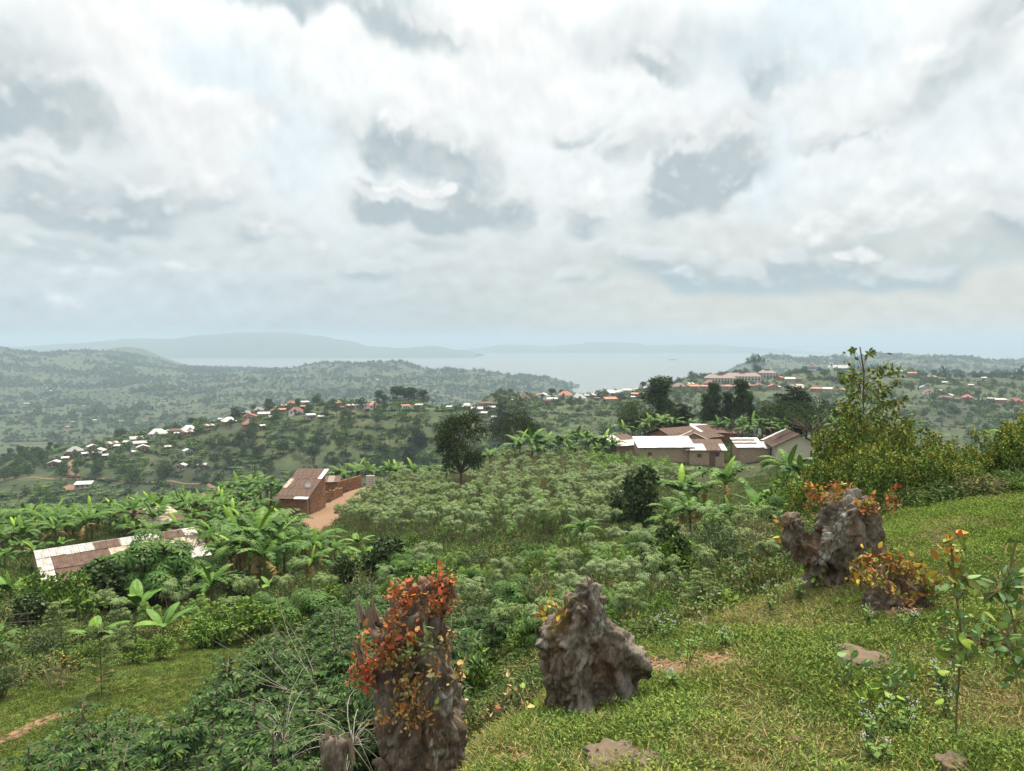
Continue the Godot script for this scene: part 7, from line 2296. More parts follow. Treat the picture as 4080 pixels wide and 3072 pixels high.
func build_stumps() -> void:
	var bm := std(1.15, 1.15, 1.15, 0.95, true)
	bm.albedo_texture = T.bark; bm.uv1_triplanar = true; bm.uv1_scale = Vector3(2.4, 0.9, 2.4)
	bm.heightmap_enabled = true; bm.heightmap_texture = T.bark; bm.heightmap_scale = 0.5
	M.bark = bm
	var r := RandomNumberGenerator.new(); r.seed = 251
	# left stump with red sprouts
	var d := 4.2
	var o := S(425, 795, d); o.y = hgt(o.x, o.z)
	var t := thing("tree_stump", "gnarled upright stump covered in red and orange sprouts at the front", "stump", o)
	var caps := [[S(425, 850, d, 0, o), S(421, 720, d, 0.02, o), 0.29, 0.25], [S(421, 720, d, 0.02, o), S(414, 640, d, 0, o), 0.25, 0.215], [S(414, 640, d, 0, o), S(424, 606, d, 0.03, o), 0.20, 0.15], [S(425, 625, d, 0, o), S(446, 588, d, 0.0, o), 0.10, 0.05], [S(408, 625, d, 0, o), S(398, 592, d, 0.05, o), 0.085, 0.045], [S(397, 655, d, -0.03, o), S(366, 615, d, 0, o), 0.085, 0.05], [S(400, 705, d, 0, o), S(359, 652, d, 0.02, o), 0.085, 0.032], [S(446, 690, d, -0.05, o), S(460, 840, d, -0.05, o), 0.075, 0.15], [S(395, 730, d, -0.1, o), S(392, 850, d, -0.1, o), 0.10, 0.15], [S(430, 655, d, -0.24, o), S(427, 672, d, -0.26, o), 0.05, 0.06, 1]]
	mesh_node("wood", bark_mesh(caps, 0.015, 0.05, 71, 0.026, 0.15, [[S(444, 718, d, -0.26, o), 0.10], [S(450, 690, d, -0.12, o), 0.07], [S(448, 740, d, -0.24, o), 0.09]], []), M.bark, t)
	splinters(t, [S(360, 606, d, 0, o), S(366, 605, d, 0, o), S(353, 644, d, 0, o), S(448, 580, d, 0, o), S(374, 612, d, 0, o)], r)
	var reds := ["red", "red", "orange", "orange", "rust"]
	var at := []
	for k in 18: at.append([S(r.randf_range(396, 454), r.randf_range(578, 612), d, r.randf_range(-0.2, 0.1), o), reds])
	for k in 8: at.append([S(r.randf_range(372, 420), r.randf_range(618, 650), d, r.randf_range(-0.26, -0.16), o), ["red", "orange", "rust", "olive"]])
	for k in 6: at.append([S(r.randf_range(352, 376), r.randf_range(662, 680), d, r.randf_range(-0.12, 0.02), o), ["red", "red", "orange"]])
	for k in 10: at.append([S(r.randf_range(385, 445), r.randf_range(630, 705), d, r.randf_range(-0.30, -0.24), o), ["rust", "orange", "tan", "olive"]])
	for k in 5: at.append([S(r.randf_range(440, 462), r.randf_range(625, 690), d, r.randf_range(-0.16, 0.0), o), ["tan", "tan", "rust"]])
	for k in 3: at.append([S(r.randf_range(400, 440), r.randf_range(600, 640), d, -0.26, o), ["green", "green", "olive"]])
	for a in at: sprig(t, a[0], o + a[0], a[1], r, 5, 0.044)
	leaf_mass(t, at, r, 26, 0.028)
	# middle stump with a spire
	d = 5.0
	o = S(588, 705, d); o.y = hgt(o.x, o.z)
	t = thing("tree_stump", "weathered hollow stump with a pointed spire and a root running right", "stump", o)
	caps = [[S(578, 735, d, 0.05, o), S(578, 650, d, 0.05, o), 0.19, 0.28], [S(578, 645, d, 0.05, o), S(585, 615, d, 0.03, o), 0.25, 0.18], [S(585, 618, d, 0.02, o), S(590, 588, d, 0, o), 0.15, 0.075], [S(575, 615, d, 0.0, o), S(572, 604, d, 0, o), 0.085, 0.05], [S(562, 705, d, 0.0, o), S(551, 638, d, 0, o), 0.10, 0.115], [S(600, 630, d, -0.06, o), S(634, 655, d, -0.08, o), 0.115, 0.085], [S(634, 655, d, -0.08, o), S(645, 670, d, -0.06, o), 0.085, 0.06], [S(612, 645, d, -0.05, o), S(622, 700, d, -0.05, o), 0.14, 0.16], [S(572, 660, d, -0.18, o), S(580, 712, d, -0.16, o), 0.08, 0.07], [S(600, 634, d, -0.30, o), S(585, 655, d, -0.38, o), 0.06, 0.07, 1]]
	mesh_node("wood", bark_mesh(caps, 0.015, 0.045, 81, 0.028, 0.45, [[S(604, 600, d, -0.1, o), 0.08], [S(600, 615, d, -0.17, o), 0.08], [S(537, 640, d, -0.1, o), 0.05]], [[S(558, 622, d, -0.06, o), 0.12]]), M.bark, t)
	splinters(t, [S(592, 584, d, 0, o)], r)
	for k in 7: sprig(t, S(r.randf_range(538, 560), r.randf_range(606, 618), d, r.randf_range(-0.1, 0.05), o), o, ["orange", "yellow", "olive", "yellow"], r, 5, 0.045)
	# big slanting stump on the right
	d = 7.3
	o = S(845, 575, d); o.y = hgt(o.x, o.z)
	t = thing("tree_stump", "largest stump, slanting, with pale lichen bark and a cut left arm", "stump", o)
	caps = [[S(848, 590, d, 0.05, o), S(850, 522, d, 0.05, o), 0.36, 0.32], [S(870, 570, d, 0.05, o), S(868, 512, d, 0.05, o), 0.20, 0.15], [S(826, 570, d, 0, o), S(796, 540, d, 0, o), 0.17, 0.14], [S(796, 540, d, 0, o), S(791, 523, d, 0, o), 0.135, 0.125], [S(838, 512, d, -0.15, o), S(812, 552, d, -0.22, o), 0.13, 0.12], [S(830, 510, d, 0, o), S(826, 503, d, 0, o), 0.10, 0.05], [S(824, 560, d, -0.05, o), S(812, 584, d, -0.05, o), 0.17, 0.10], [S(815, 520, d, -0.06, o), S(808, 532, d, -0.2, o), 0.07, 0.06, 1]]
	mesh_node("wood", bark_mesh(caps, 0.018, 0.05, 91, 0.034, 0.40, [[S(824, 522, d, -0.30, o), 0.16], [S(812, 545, d, -0.34, o), 0.15], [S(833, 510, d, -0.25, o), 0.12], [S(818, 533, d, -0.33, o), 0.14]], []), M.bark, t)
	at = []
	for k in 22: at.append([S(r.randf_range(808, 886), r.randf_range(488, 506), d, r.randf_range(-0.25, 0.15), o), ["orange", "red", "olive", "olive", "rust", "yellow"]])
	for a in at: sprig(t, a[0], o, a[1], r, 5, 0.055)
	leaf_mass(t, at, r, 16, 0.04)
	for k in 3: sprig(t, S(r.randf_range(778, 792), r.randf_range(518, 540), d, -0.05, o), o, ["orange", "olive"], r, 4, 0.06)
	# dark low stump hidden by the orange bush
	d = 6.3
	o = S(898, 605, d); o.y = hgt(o.x, o.z)
	t = thing("tree_stump", "low dark stump half hidden under the orange leaved bush", "stump", o)
	caps = [[S(880, 606, d, 0, o), S(915, 600, d, 0, o), 0.16, 0.15], [S(912, 600, d, 0, o), S(922, 578, d, 0.03, o), 0.12, 0.10], [S(895, 590, d, 0.1, o), S(895, 620, d, 0.1, o), 0.2, 0.24]]
	mesh_node("wood", bark_mesh(caps, 0.026, 0.06, 95, 0.030, 0.0, [], []), M.bark, t)
	t = thing("sprouting_bush", "orange and olive round leaved bush growing over the low dark stump", "bush", o)
	at = []
	for k in 56:
		var g := rdir(r)
		at.append([S(893.0 + g.x * 34.0, 580.0 - absf(g.y) * 24.0 + r.randf_range(0, 16), d, g.z * 0.35, o), ["olive", "olive", "orange", "rust", "olive", "yellow"]])
	for a in at: sprig(t, a[0], o, a[1], r, 5, 0.056)
	leaf_mass(t, at, r, 14, 0.04)
	# split post at the bottom left
	d = 3.7
	o = S(334, 771, d); o.y = hgt(o.x, o.z)
	t = thing("tree_stump", "broken reddish stump top poking up at the bottom edge", "stump", o)
	caps = [[Vector3(0, -0.1, 0), S(335, 752, d, 0, o), 0.10, 0.065], [S(335, 756, d, 0, o), S(330, 741, d, 0, o), 0.055, 0.03], [S(338, 756, d, 0, o), S(342, 744, d, 0, o), 0.045, 0.025]]
	mesh_node("wood", bark_mesh(caps, 0.018, 0.04, 98, 0.018, 0.2, [], []), M.bark, t)
	splinters(t, [S(328, 738, d, 0, o), S(334, 740, d, 0, o), S(343, 742, d, 0, o)], r)

func splinters(t: Node3D, tips: Array, r: RandomNumberGenerator) -> void:
	for p in tips:
		for k in 4:
			var a := Acc.new()
			var b: Vector3 = p + rdir(r) * 0.035
			a.tube(b + Vector3(0.02, -0.12, 0) * r.randf_range(0.7, 1.2), b + Vector3(r.randf_range(-0.03, 0.01), r.randf_range(0.0, 0.06), 0), 0.016, 0.003, 4, vary(Color(0.22, 0.17, 0.12), r))
			mesh_node("splinter", a.mesh(), M.wood, t)

const TINT := {"red": Color(0.34, 0.070, 0.048), "orange": Color(0.36, 0.135, 0.045), "rust": Color(0.24, 0.105, 0.050), "tan": Color(0.44, 0.31, 0.18), "olive": Color(0.17, 0.17, 0.060), "yellow": Color(0.34, 0.23, 0.04), "green": Color(0.16, 0.24, 0.13), "lime": Color(0.15, 0.21, 0.05), "deep": Color(0.085, 0.14, 0.055)}
var leaf_meshes := {}
func leaf_of(tint: String, k: int) -> ArrayMesh:
	var key := tint + str(k)
	if not leaf_meshes.has(key):
		var r := RandomNumberGenerator.new(); r.seed = hash(key)
		var V := PackedVector3Array(); var I := PackedInt32Array(); var C := PackedColorArray()
		var n := 6
		var curl := r.randf_range(-0.35, 0.5); var cup := r.randf_range(0.05, 0.3)
		var slim := r.randf_range(0.50, 0.78) if tint != "deep" else 0.42
		var base: Color = vary(TINT[tint], r, 0.2)
		for j in n + 1:
			var t := float(j) / n
			var w := slim * 0.5 * pow(sin(PI * clampf(pow(t, 0.75), 0.02, 0.985)), 0.75)
			var y := curl * t * t * 0.5
			for s in 3:
				V.append(Vector3((s - 1) * w, y + absf(s - 1) * w * cup, t))
				C.append(base * (1.18 if s == 1 else r.randf_range(0.85, 1.05)))
		for j in n:
			for s in 2:
				var a := j * 3 + s
				I.append_array([a, a + 3, a + 4, a, a + 4, a + 1])
		leaf_meshes[key] = commit(V, I, C)
	return leaf_meshes[key]

# the small leaves between the larger ones of the sprouts
func leaf_mass(t: Node3D, at: Array, r: RandomNumberGenerator, each: int, size: float) -> void:
	var a := Acc.new()
	for s in at:
		for k in each:
			var p: Vector3 = s[0] + rdir(r) * r.randf_range(0.01, 0.085)
			var d := (rdir(r) + Vector3(0, 0.3, 0)).normalized()
			var tint: Color = TINT[s[1][r.randi() % s[1].size()]]
			a.broad(p, d, d.cross(rdir(r)).normalized(), size * r.randf_range(0.6, 1.3), size * 0.6, 0.15, vary(tint.lerp(Color(0.16, 0.09, 0.05), r.randf_range(0.0, 0.65)), r))
			if k % 4 == 0: a.tube(s[0], p, 0.0022, 0.0012, 3, Color(0.20, 0.11, 0.07))
	mesh_node("small_leaves", a.mesh(), M.red, t).set_meta("kind", "stuff")

# a shoot with leaves, each leaf its own piece
func sprig(t: Node3D, at: Vector3, _o: Vector3, tints: Array, r: RandomNumberGenerator, leaves: int, size: float, grow := Vector3(0, 1, 0)) -> void:
	var a := Acc.new()
	var d := (grow + rdir(r) * 0.75).normalized()
	var l := r.randf_range(1.4, 2.6) * size
	var root := -d * l * 0.7
	a.tube(root, Vector3.ZERO, 0.003, 0.0025, 4, Color(0.17, 0.10, 0.06))
	a.tube(Vector3.ZERO, d * l, 0.0025, 0.0012, 4, Color(0.20, 0.11, 0.06))
	var tw := mesh_node("sprout", a.mesh(), M.wood, t)
	tw.position = at
	for k in leaves:
		var tint: String = tints[r.randi() % tints.size()]
		var lf := mesh_node("leaf", leaf_of(tint, r.randi() % 4), M.red, tw)
		var g := (k + 0.5) / leaves
		var out := (rdir(r) + d * 0.5 - (Vector3(0, 0.9, 0) if tint == "tan" else Vector3.ZERO)).normalized()
		var x := out.cross(rdir(r)).normalized()
		var s := size * r.randf_range(0.75, 1.3)
		lf.transform = Transform3D(Basis(x, out.cross(x), out).scaled(Vector3.ONE * s), root.lerp(d * l, 0.25 + 0.75 * g))

# ---------------------------------------------------------------- grass and small things on the bank
func tuft(r: RandomNumberGenerator, n: int, lo: float, hi: float, flat: float, wide: float) -> ArrayMesh:
	var a := Acc.new()
	for k in n:
		var t := r.randf() * TAU; var w := sqrt(r.randf()) * 0.07
		var foot := Vector3(cos(t) * w, -0.01, sin(t) * w)
		var d := (Vector3(0, 1.0 - flat, 0) + rdir(r) * (0.35 + flat)).normalized()
		if d.y < 0.05: d.y = 0.08 - d.y
		var l := r.randf_range(lo, hi)
		var side := d.cross(rdir(r)).normalized() * wide * 0.5
		var mid := foot + d * l * 0.55
		var tip := foot + d * l + Vector3(d.x, -0.35, d.z) * l * 0.35
		var c := vary(Color(1, 1, 1), r, 0.28)
		a.tri(foot - side, foot + side, mid + side * 0.8, c)
		a.tri(foot - side, mid + side * 0.8, mid - side * 0.8, c)
		a.tri(mid - side * 0.8, mid + side * 0.8, tip, c)
	return a.mesh()

func small_leaves(r: RandomNumberGenerator, n: int, size: float) -> ArrayMesh:
	var a := Acc.new()
	for k in n:
		var t := r.randf() * TAU; var w := sqrt(r.randf()) * 0.075
		var p := Vector3(cos(t) * w, r.randf_range(0.0, 0.06), sin(t) * w)
		var d := rdir(r); d.y = absf(d.y) * 0.5
		d = d.normalized()
		a.leaf(p, d, d.cross(Vector3.UP + rdir(r) * 0.5).normalized(), size * r.randf_range(0.6, 1.3), size * 0.5, 0.15, vary(Color(1, 1, 1), r, 0.28))
	return a.mesh()

func bank_cover() -> void:
	var r := RandomNumberGenerator.new(); r.seed = 271
	var kinds := [tuft(r, 18, 0.03, 0.085, 0.8, 0.0055), tuft(r, 12, 0.05, 0.13, 0.6, 0.005), tuft(r, 18, 0.03, 0.09, 1.2, 0.0045), small_leaves(r, 12, 0.026)]
	var places := [[], [], [], []]; var tints := [[], [], [], []]
	var dryness := FastNoiseLite.new(); dryness.seed = 6; dryness.frequency = 0.55; dryness.fractal_octaves = 4
	var tries := 0
	while tries < 235000:
		tries += 1
		var az := deg_to_rad(r.randf_range(-16, 60)); var d := lerpf(2.3, 15.0, pow(r.randf(), 1.25))
		var x := sin(az) * d; var z := -cos(az) * d
		if not on_bench(x, z): continue
		var y := hgt(x, z)
		var s := seen(Vector3(x, y, z))
		if s.x > 1900: continue
		var dry := dryness.get_noise_2d(x, z)
		# bare soil, litter and the trodden earth
		var bald := 0.0
		for b in BALD: bald = maxf(bald, 1.0 - Vector2((s.x - b[0]) / b[2], (s.y - b[1]) / b[3]).length() * 0.8)
		if r.randf() < bald * 2.4: continue
		if dry > 0.18 and r.randf() < minf(0.7, (dry - 0.18) * 2.6): continue
		var far_green := smoothstep(8.0, 10.5, d)
		dry = clampf(0.55 + dry * 3.0 - far_green * 0.6, 0.0, 1.0)
		var k := 0
		var c: Color
		if r.randf() < dry * 0.62:
			k = [2, 2, 0, 1][r.randi() % 4]
			c = [Color(0.30, 0.235, 0.125), Color(0.235, 0.175, 0.095), Color(0.33, 0.27, 0.16), Color(0.20, 0.155, 0.075)][r.randi() % 4]
		else:
			k = [0, 1, 0, 3, 1, 0, 2, 2][r.randi() % 8]
			c = [Color(0.150, 0.190, 0.045), Color(0.115, 0.160, 0.042), Color(0.190, 0.215, 0.058), Color(0.090, 0.135, 0.042)][r.randi() % 4]
			if far_green > 0.4: c = c.lerp(Color(0.155, 0.215, 0.042), 0.5)
		places[k].append(at_turn(Vector3(x, y, z), r.randf() * TAU, r.randf_range(0.6, 1.25)))
		tints[k].append(vary(c, r))
	for k in 4:
		stuff(["grass", "grass", "dry_grass", "clover"][k], ["short green and straw grass on the bank", "longer grass blades on the bank", "matted creeping grass on the bank", "small leaved creeping weeds on the bank"][k], kinds[k], M.matt, places[k], tints[k])
	# mown looking grass of the strips on the slope
	var strip := []; var stripc := []
	tries = 0
	while strip.size() < 26000 and tries < 400000:
		tries += 1
		var az := deg_to_rad(r.randf_range(-40, 14)); var d := lerpf(9.0, 40.0, pow(r.randf(), 1.4))
		var x := sin(az) * d; var z := -cos(az) * d
		var y := hgt(x, z)
		var s := seen(Vector3(x, y, z))
		if s.x < -40 or not grassy(s): continue
		strip.append(at_turn(Vector3(x, y, z), r.randf() * TAU, r.randf_range(0.9, 1.8) * (1.0 + d * 0.02)))
		stripc.append(vary([Color(0.130, 0.180, 0.042), Color(0.155, 0.190, 0.050), Color(0.105, 0.155, 0.040), Color(0.20, 0.175, 0.080)][r.randi() % 4], r))
	stuff("strip_grass", "short grass of the strips on the slope", kinds[0], M.matt, strip, stripc)
	# fallen leaves and bark
	var lit := []; var litc := []
	while lit.size() < 900:
		var b: Array = BALD[r.randi() % BALD.size()]
		var u: float = b[0] + r.randfn() * b[2] * 0.6; var v: float = b[1] + r.randfn() * b[3] * 0.7
		var p := land(u, v, b[4], 0.3)
		lit.append(Transform3D(Basis(rdir(r), r.randf() * 0.8).rotated(Vector3.UP, r.randf() * TAU).scaled(Vector3.ONE * r.randf_range(0.02, 0.055)), p + Vector3(0, 0.012, 0)))
		litc.append(vary([Color(0.42, 0.29, 0.17), Color(0.30, 0.17, 0.09), Color(0.36, 0.22, 0.13), Color(0.22, 0.13, 0.08)][r.randi() % 4], r))
	var one := Acc.new()
	one.broad(Vector3.ZERO, Vector3(0, 0, 1), Vector3.RIGHT, 1.0, 0.55, 0.18, Color(1, 1, 1))
	stuff("leaf_litter", "fallen brown leaves and bark scraps round the stumps", one.mesh(), M.wood, lit, litc)

# patches of bare ground: column, row, half width, half height, depth
const BALD := [[612, 757, 40, 8, 4.0], [668, 668, 34, 10, 5.7], [640, 665, 22, 14, 5.5], [515, 705, 34, 12, 6.0], [500, 690, 26, 8, 6.6], [520, 760, 26, 8, 4.2], [600, 718, 30, 8, 4.7], [860, 660, 26, 12, 5.2], [720, 660, 26, 7, 5.6], [905, 610, 34, 8, 6.0]]

func rock_mesh(r: RandomNumberGenerator, flat: float) -> ArrayMesh:
	var f := FastNoiseLite.new(); f.seed = r.randi(); f.frequency = 0.9; f.fractal_octaves = 4
	var s := SphereMesh.new(); s.radial_segments = 26; s.rings = 15; s.radius = 1.0; s.height = 2.0
	var arr := s.surface_get_arrays(0)
	var V: PackedVector3Array = arr[Mesh.ARRAY_VERTEX]
	var C := PackedColorArray()
	for k in V.size():
		var p := V[k]
		var q := Vector3(signf(p.x) * pow(absf(p.x), 0.75), signf(p.y) * pow(absf(p.y), 0.8), signf(p.z) * pow(absf(p.z), 0.75))
		var n := f.get_noise_3dv(q * 1.5)
		V[k] = Vector3(q.x, q.y * flat, q.z) * (1.0 + 0.55 * n)
		C.append(Color(0.30, 0.205, 0.13).lerp(Color(0.185, 0.15, 0.11), clampf(0.5 + f.get_noise_3dv(q * 4.0) * 1.5, 0, 1)))
	return commit(V, arr[Mesh.ARRAY_INDEX], C)

func small_things() -> void:
	var r := RandomNumberGenerator.new(); r.seed = 291
	M.stone = std(1, 1, 1, 0.92, true); M.stone.albedo_texture = T.fine; M.stone.uv1_triplanar = true; M.stone.uv1_scale = Vector3.ONE * 3.0
	for a in [[794, 745, 0.045, 0.8, 3.9, "small tan stone in the grass below the bare rock patch"], [953, 770, 0.075, 0.7, 3.5, "rounded tan stone at the bottom edge"], [834, 672, 0.04, 0.9, 4.9, "angular stone beside the flat rock"], [893, 772, 0.04, 0.7, 3.5, "flat stone half out of the bottom edge"], [654, 728, 0.032, 0.8, 4.4, "pale stone in the grass below the middle stump's root"], [866, 664, 0.15, 0.2, 5.1, "flat yellowish rock breaking through the grass"], [850, 652, 0.10, 0.25, 5.3, "small flat rock at the upper side of the yellowish one"], [615, 762, 0.15, 0.16, 4.0, "low mound of bare tan earth at the bottom edge"], [650, 768, 0.10, 0.3, 3.8, "small clod of tan earth right of the mound"]]:
		var p := land(a[0], a[1], a[4], 0.15)
		var o := mesh_node("stone", rock_mesh(r, a[3]), M.stone, self)
		o.position = p + Vector3(0, a[2] * 0.15, 0); o.scale = Vector3.ONE * a[2]; o.rotation.y = r.randf() * TAU
		tag(o, a[5], "stone")
	# weeds with white flower heads
	var w := [[686, 668, 4.9, 0.42, "tall leaning white flowered weed left of the rock patch"], [780, 604, 6.7, 0.22, "white flowered weed under the largest stump's tip"], [772, 612, 6.4, 0.25, "bushy white flowered weed left of the largest stump's tip"], [800, 600, 6.9, 0.22, "white flowered weed at the foot of the largest stump"], [704, 612, 7.2, 0.3, "white flowered weed at the left edge of the bank"], [738, 585, 8.6, 0.3, "white flowered weed on the slope behind the bank"], [870, 628, 5.8, 0.18, "low white flowered weed below the low dark stump"], [905, 632, 5.6, 0.2, "white flowered weed right below the orange bush"], [950, 660, 4.8, 0.22, "white flowered weed under the right sapling"], [940, 690, 4.5, 0.2, "white flowered weed below the right sapling"], [965, 660, 4.8, 0.2, "white flowered weed near the right edge"], [948, 718, 4.2, 0.2, "white flowered weed in the lower right grass"], [870, 745, 3.9, 0.22, "white flowered weed beside the yellow leaved shoot"], [899, 738, 4.0, 0.22, "white flowered weed with tall head at lower right"], [875, 768, 3.6, 0.16, "small white flowered weed at the bottom edge"], [675, 690, 4.9, 0.14, "tiny blue-white flowered weed right of the middle stump"], [665, 640, 6.3, 0.2, "white flowered weed behind the root of the middle stump"], [725, 650, 5.9, 0.16, "white flowered weed in the middle of the bank"], [690, 600, 8.0, 0.3, "white flowered weed near the large dark bush"]]
	for a in w:
		var p := land(a[0], a[1], a[2], 0.12)
		var t := thing("flowering_weed", a[4], "weed", p, r.randf() * TAU)
		var st := Acc.new(); var lf := Acc.new(); var fl := Acc.new()
		for k in r.randi_range(3, 6):
			var lean: Vector3 = rdir(r) * a[3] * 0.42; lean.y = 0
			var head: Vector3 = Vector3(0, a[3] * r.randf_range(0.7, 1.05), 0) + lean
			st.tube(Vector3(0, -0.03, 0), head * 0.5 + lean * 0.1, 0.004, 0.003, 4, Color(0.14, 0.16, 0.07))
			st.tube(head * 0.5 + lean * 0.1, head, 0.003, 0.002, 4, Color(0.14, 0.16, 0.07))
			for n in 7:
				var q := head * r.randf_range(0.15, 0.9)
				var d := rdir(r); d.y = absf(d.y) * 0.4
				lf.broad(q, d.normalized(), d.normalized().cross(Vector3.UP).normalized(), r.randf_range(0.03, 0.055), 0.028, 0.1, vary(Color(0.10, 0.16, 0.055), r))
			for n in 6:
				var q := head + Vector3(r.randf_range(-1, 1) * 0.016, r.randf_range(-0.006, 0.012), r.randf_range(-1, 1) * 0.016)
				var c := Color(0.50, 0.51, 0.56)
				fl.tube(q, q + Vector3(0, 0.006, 0), 0.002, 0.0036, 5, c)
				fl.tube(q + Vector3(0, 0.006, 0), q + Vector3(0, 0.007, 0), 0.0036, 0.001, 5, c)
		mesh_node("stem", st.mesh(), M.wood, t)
		mesh_node("foliage", lf.mesh(), M.leaf, t)
		mesh_node("flowers", fl.mesh(), M.wood, t)
	# eucalyptus saplings at the right edge, leaves one by one
	for a in [[[[957, 700, 3.9], [962, 640, 3.7], [955, 585, 3.6], [950, 535, 3.6]], "eucalyptus sapling with orange tips standing right of the orange bush", 11, "olive"], [[[1040, 700, 3.3], [1020, 650, 3.2], [1006, 590, 3.2], [1016, 540, 3.2]], "large leaved eucalyptus sapling leaning in from the right edge", 12, "deep"], [[[1060, 720, 3.2], [1035, 660, 3.1], [1010, 645, 3.0], [985, 640, 3.0]], "low eucalyptus branch reaching in from the right edge", 9, "deep"]]:
		var pts := []
		for q in a[0]: pts.append(px(q[0], q[1], q[2]))
		var foot: Vector3 = pts[0]; foot.y = hgt(foot.x, foot.z)
		var t := thing("eucalyptus_sapling", a[1], "sapling", foot)
		var st := Acc.new()
		var last := Vector3(0, -0.05, 0)
		for q in pts:
			st.tube(last, q - foot, 0.006, 0.005, 5, Color(0.15, 0.11, 0.06))
			last = q - foot
		mesh_node("stem", st.mesh(), M.wood, t)
		for k in a[2] * 3:
			var g := r.randf_range(0.25, 3.0)
			var i := mini(int(g), 2)
			var p: Vector3 = pts[i].lerp(pts[i + 1], g - i) - foot
			var tints: Array = ["olive", "yellow", "orange", "lime"] if g > 2.3 and a[3] == "olive" else (["lime", "green", "deep", "deep"] if a[3] == "deep" else ["deep", "green", "lime", "olive"])
			sprig(t, p + rdir(r) * 0.03, foot, tints, r, 4, 0.054, rdir(r))
	# the tall thin sapling that rises over the skyline
	var base := land(864, 508, 13.4, 0.05)
	var ts := thing("eucalyptus_sapling", "tall thin sapling with sparse leaves rising above the skyline on the right", "sapling", base)
	var st2 := Acc.new(); var lv := Acc.new()
	var tops := [[866, 505], [865, 440], [863, 400], [864, 372], [860, 347]]
	var prev := Vector3(0, -0.1, 0)
	for q in tops:
		var e := px(q[0], q[1], 13.4) - base
		st2.tube(prev, e, 0.016, 0.010, 5, Color(0.10, 0.07, 0.05)); prev = e
	for q in [[864, 408, 842, 352], [864, 400, 893, 357], [863, 385, 841, 378], [864, 378, 900, 372], [864, 425, 905, 398], [865, 430, 840, 400], [863, 372, 850, 348], [863, 368, 874, 350], [864, 415, 895, 385], [865, 440, 915, 420], [865, 440, 838, 425], [864, 418, 848, 388], [864, 412, 880, 382], [865, 428, 890, 402], [865, 432, 850, 408], [864, 405, 855, 375], [864, 400, 873, 370], [865, 438, 900, 410], [865, 445, 925, 430], [865, 448, 830, 432], [865, 425, 835, 410]]:
		var p0 := px(q[0], q[1], 13.4) - base; var p1 := px(q[2], q[3], 13.4 + r.randf_range(-0.5, 0.5)) - base
		var m := p0.lerp(p1, 0.5) + Vector3(0, 0.12, 0)
		st2.tube(p0, m, 0.006, 0.004, 4, Color(0.10, 0.07, 0.05)); st2.tube(m, p1, 0.004, 0.002, 4, Color(0.10, 0.07, 0.05))
		for k in (14 if q[3] < 372 else 46):
			var f := r.randf_range(0.3, 1.05)
			var p := (p0.lerp(m, f * 2.0) if f < 0.5 else m.lerp(p1, f * 2.0 - 1.0)) + rdir(r) * 0.06
			var d := (rdir(r) - Vector3(0, 0.5, 0)).normalized()
			lv.broad(p, d, d.cross(rdir(r)).normalized(), r.randf_range(0.08, 0.14), 0.05, 0.1, vary([Color(0.085, 0.125, 0.04), Color(0.12, 0.16, 0.046), Color(0.17, 0.15, 0.05)][r.randi() % 3], r))
	mesh_node("stem", st2.mesh(), M.wood, ts)
	mesh_node("foliage", lv.mesh(), M.leaf, ts)
	# bare dead coffee branches, pale
	for a in [[283, 742, 690, 8.5, "pale dead drooping branches among the coffee, left of two"], [352, 745, 690, 7.6, "pale dead fan of branches among the coffee, right of two"], [326, 712, 622, 11.0, "upright pale dead coffee stem with forked twigs"]]:
		var p := px(a[0], a[1], a[3])
		var h: float = (a[1] - a[2]) / FOC * a[3]
		var g := Vector3(p.x, hgt(p.x, p.z), p.z)
		var t := thing("dead_shrub", a[4], "dead shrub", g)
		var ac := Acc.new()
		var top := p - g
		ac.tube(Vector3(0, -0.1, 0), top, 0.018, 0.012, 5, Color(0.33, 0.30, 0.25))
		for k in (34 if a[0] != 326 else 12):
			var d := (rdir(r) + Vector3(0, 1.4 if a[0] == 326 else 0.7, 0)).normalized()
			var q := top; var dir := d
			for s in 6:
				var nx := q + dir * h * 0.26
				ac.tube(q, nx, 0.006 - 0.0008 * s, 0.0052 - 0.0008 * s, 4, vary(Color(0.40, 0.37, 0.31), r, 0.15))
				q = nx; dir = (dir + Vector3(0, -0.30 if a[0] != 326 else -0.02, 0) + rdir(r) * 0.18).normalized()
		mesh_node("branches", ac.mesh(), M.wood, t)
	# dry twigs between the two front stumps
	for a in [[478, 735, 40, "tangle of dry twigs right of the red sprouted stump"], [515, 720, 46, "tangle of dry twigs left of the middle stump"], [545, 712, 36, "dry twigs at the foot of the middle stump"], [455, 760, 34, "dry stalks beside the red sprouted stump's foot"]]:
		var p := land(a[0], a[1], 5.2, 0.2)
		var t := thing("dry_twigs", a[3], "twigs", p)
		var ac := Acc.new()
		for k in 26:
			var f := Vector3(r.randf_range(-0.25, 0.25), -0.02, r.randf_range(-0.2, 0.2))
			var d := (Vector3(0, 0.8, 0) + rdir(r)).normalized(); d.y = absf(d.y)
			var l: float = r.randf_range(0.4, 1.2) * a[2] / FOC * 5.2
			var m := f + d * l * 0.5; var e := m + (d + rdir(r) * 0.5).normalized() * l * 0.5
			var c := vary([Color(0.20, 0.125, 0.085), Color(0.30, 0.22, 0.15), Color(0.14, 0.085, 0.06)][r.randi() % 3], r)
			ac.tube(f, m, 0.004, 0.003, 4, c); ac.tube(m, e, 0.003, 0.0015, 4, c)
		mesh_node("twigs", ac.mesh(), M.wood, t)
		for k in 7: sprig(t, Vector3(r.randf_range(-0.2, 0.2), r.randf_range(0.05, 0.3), r.randf_range(-0.1, 0.15)), p, ["tan", "tan", "rust", "lime"], r, 2, 0.05)
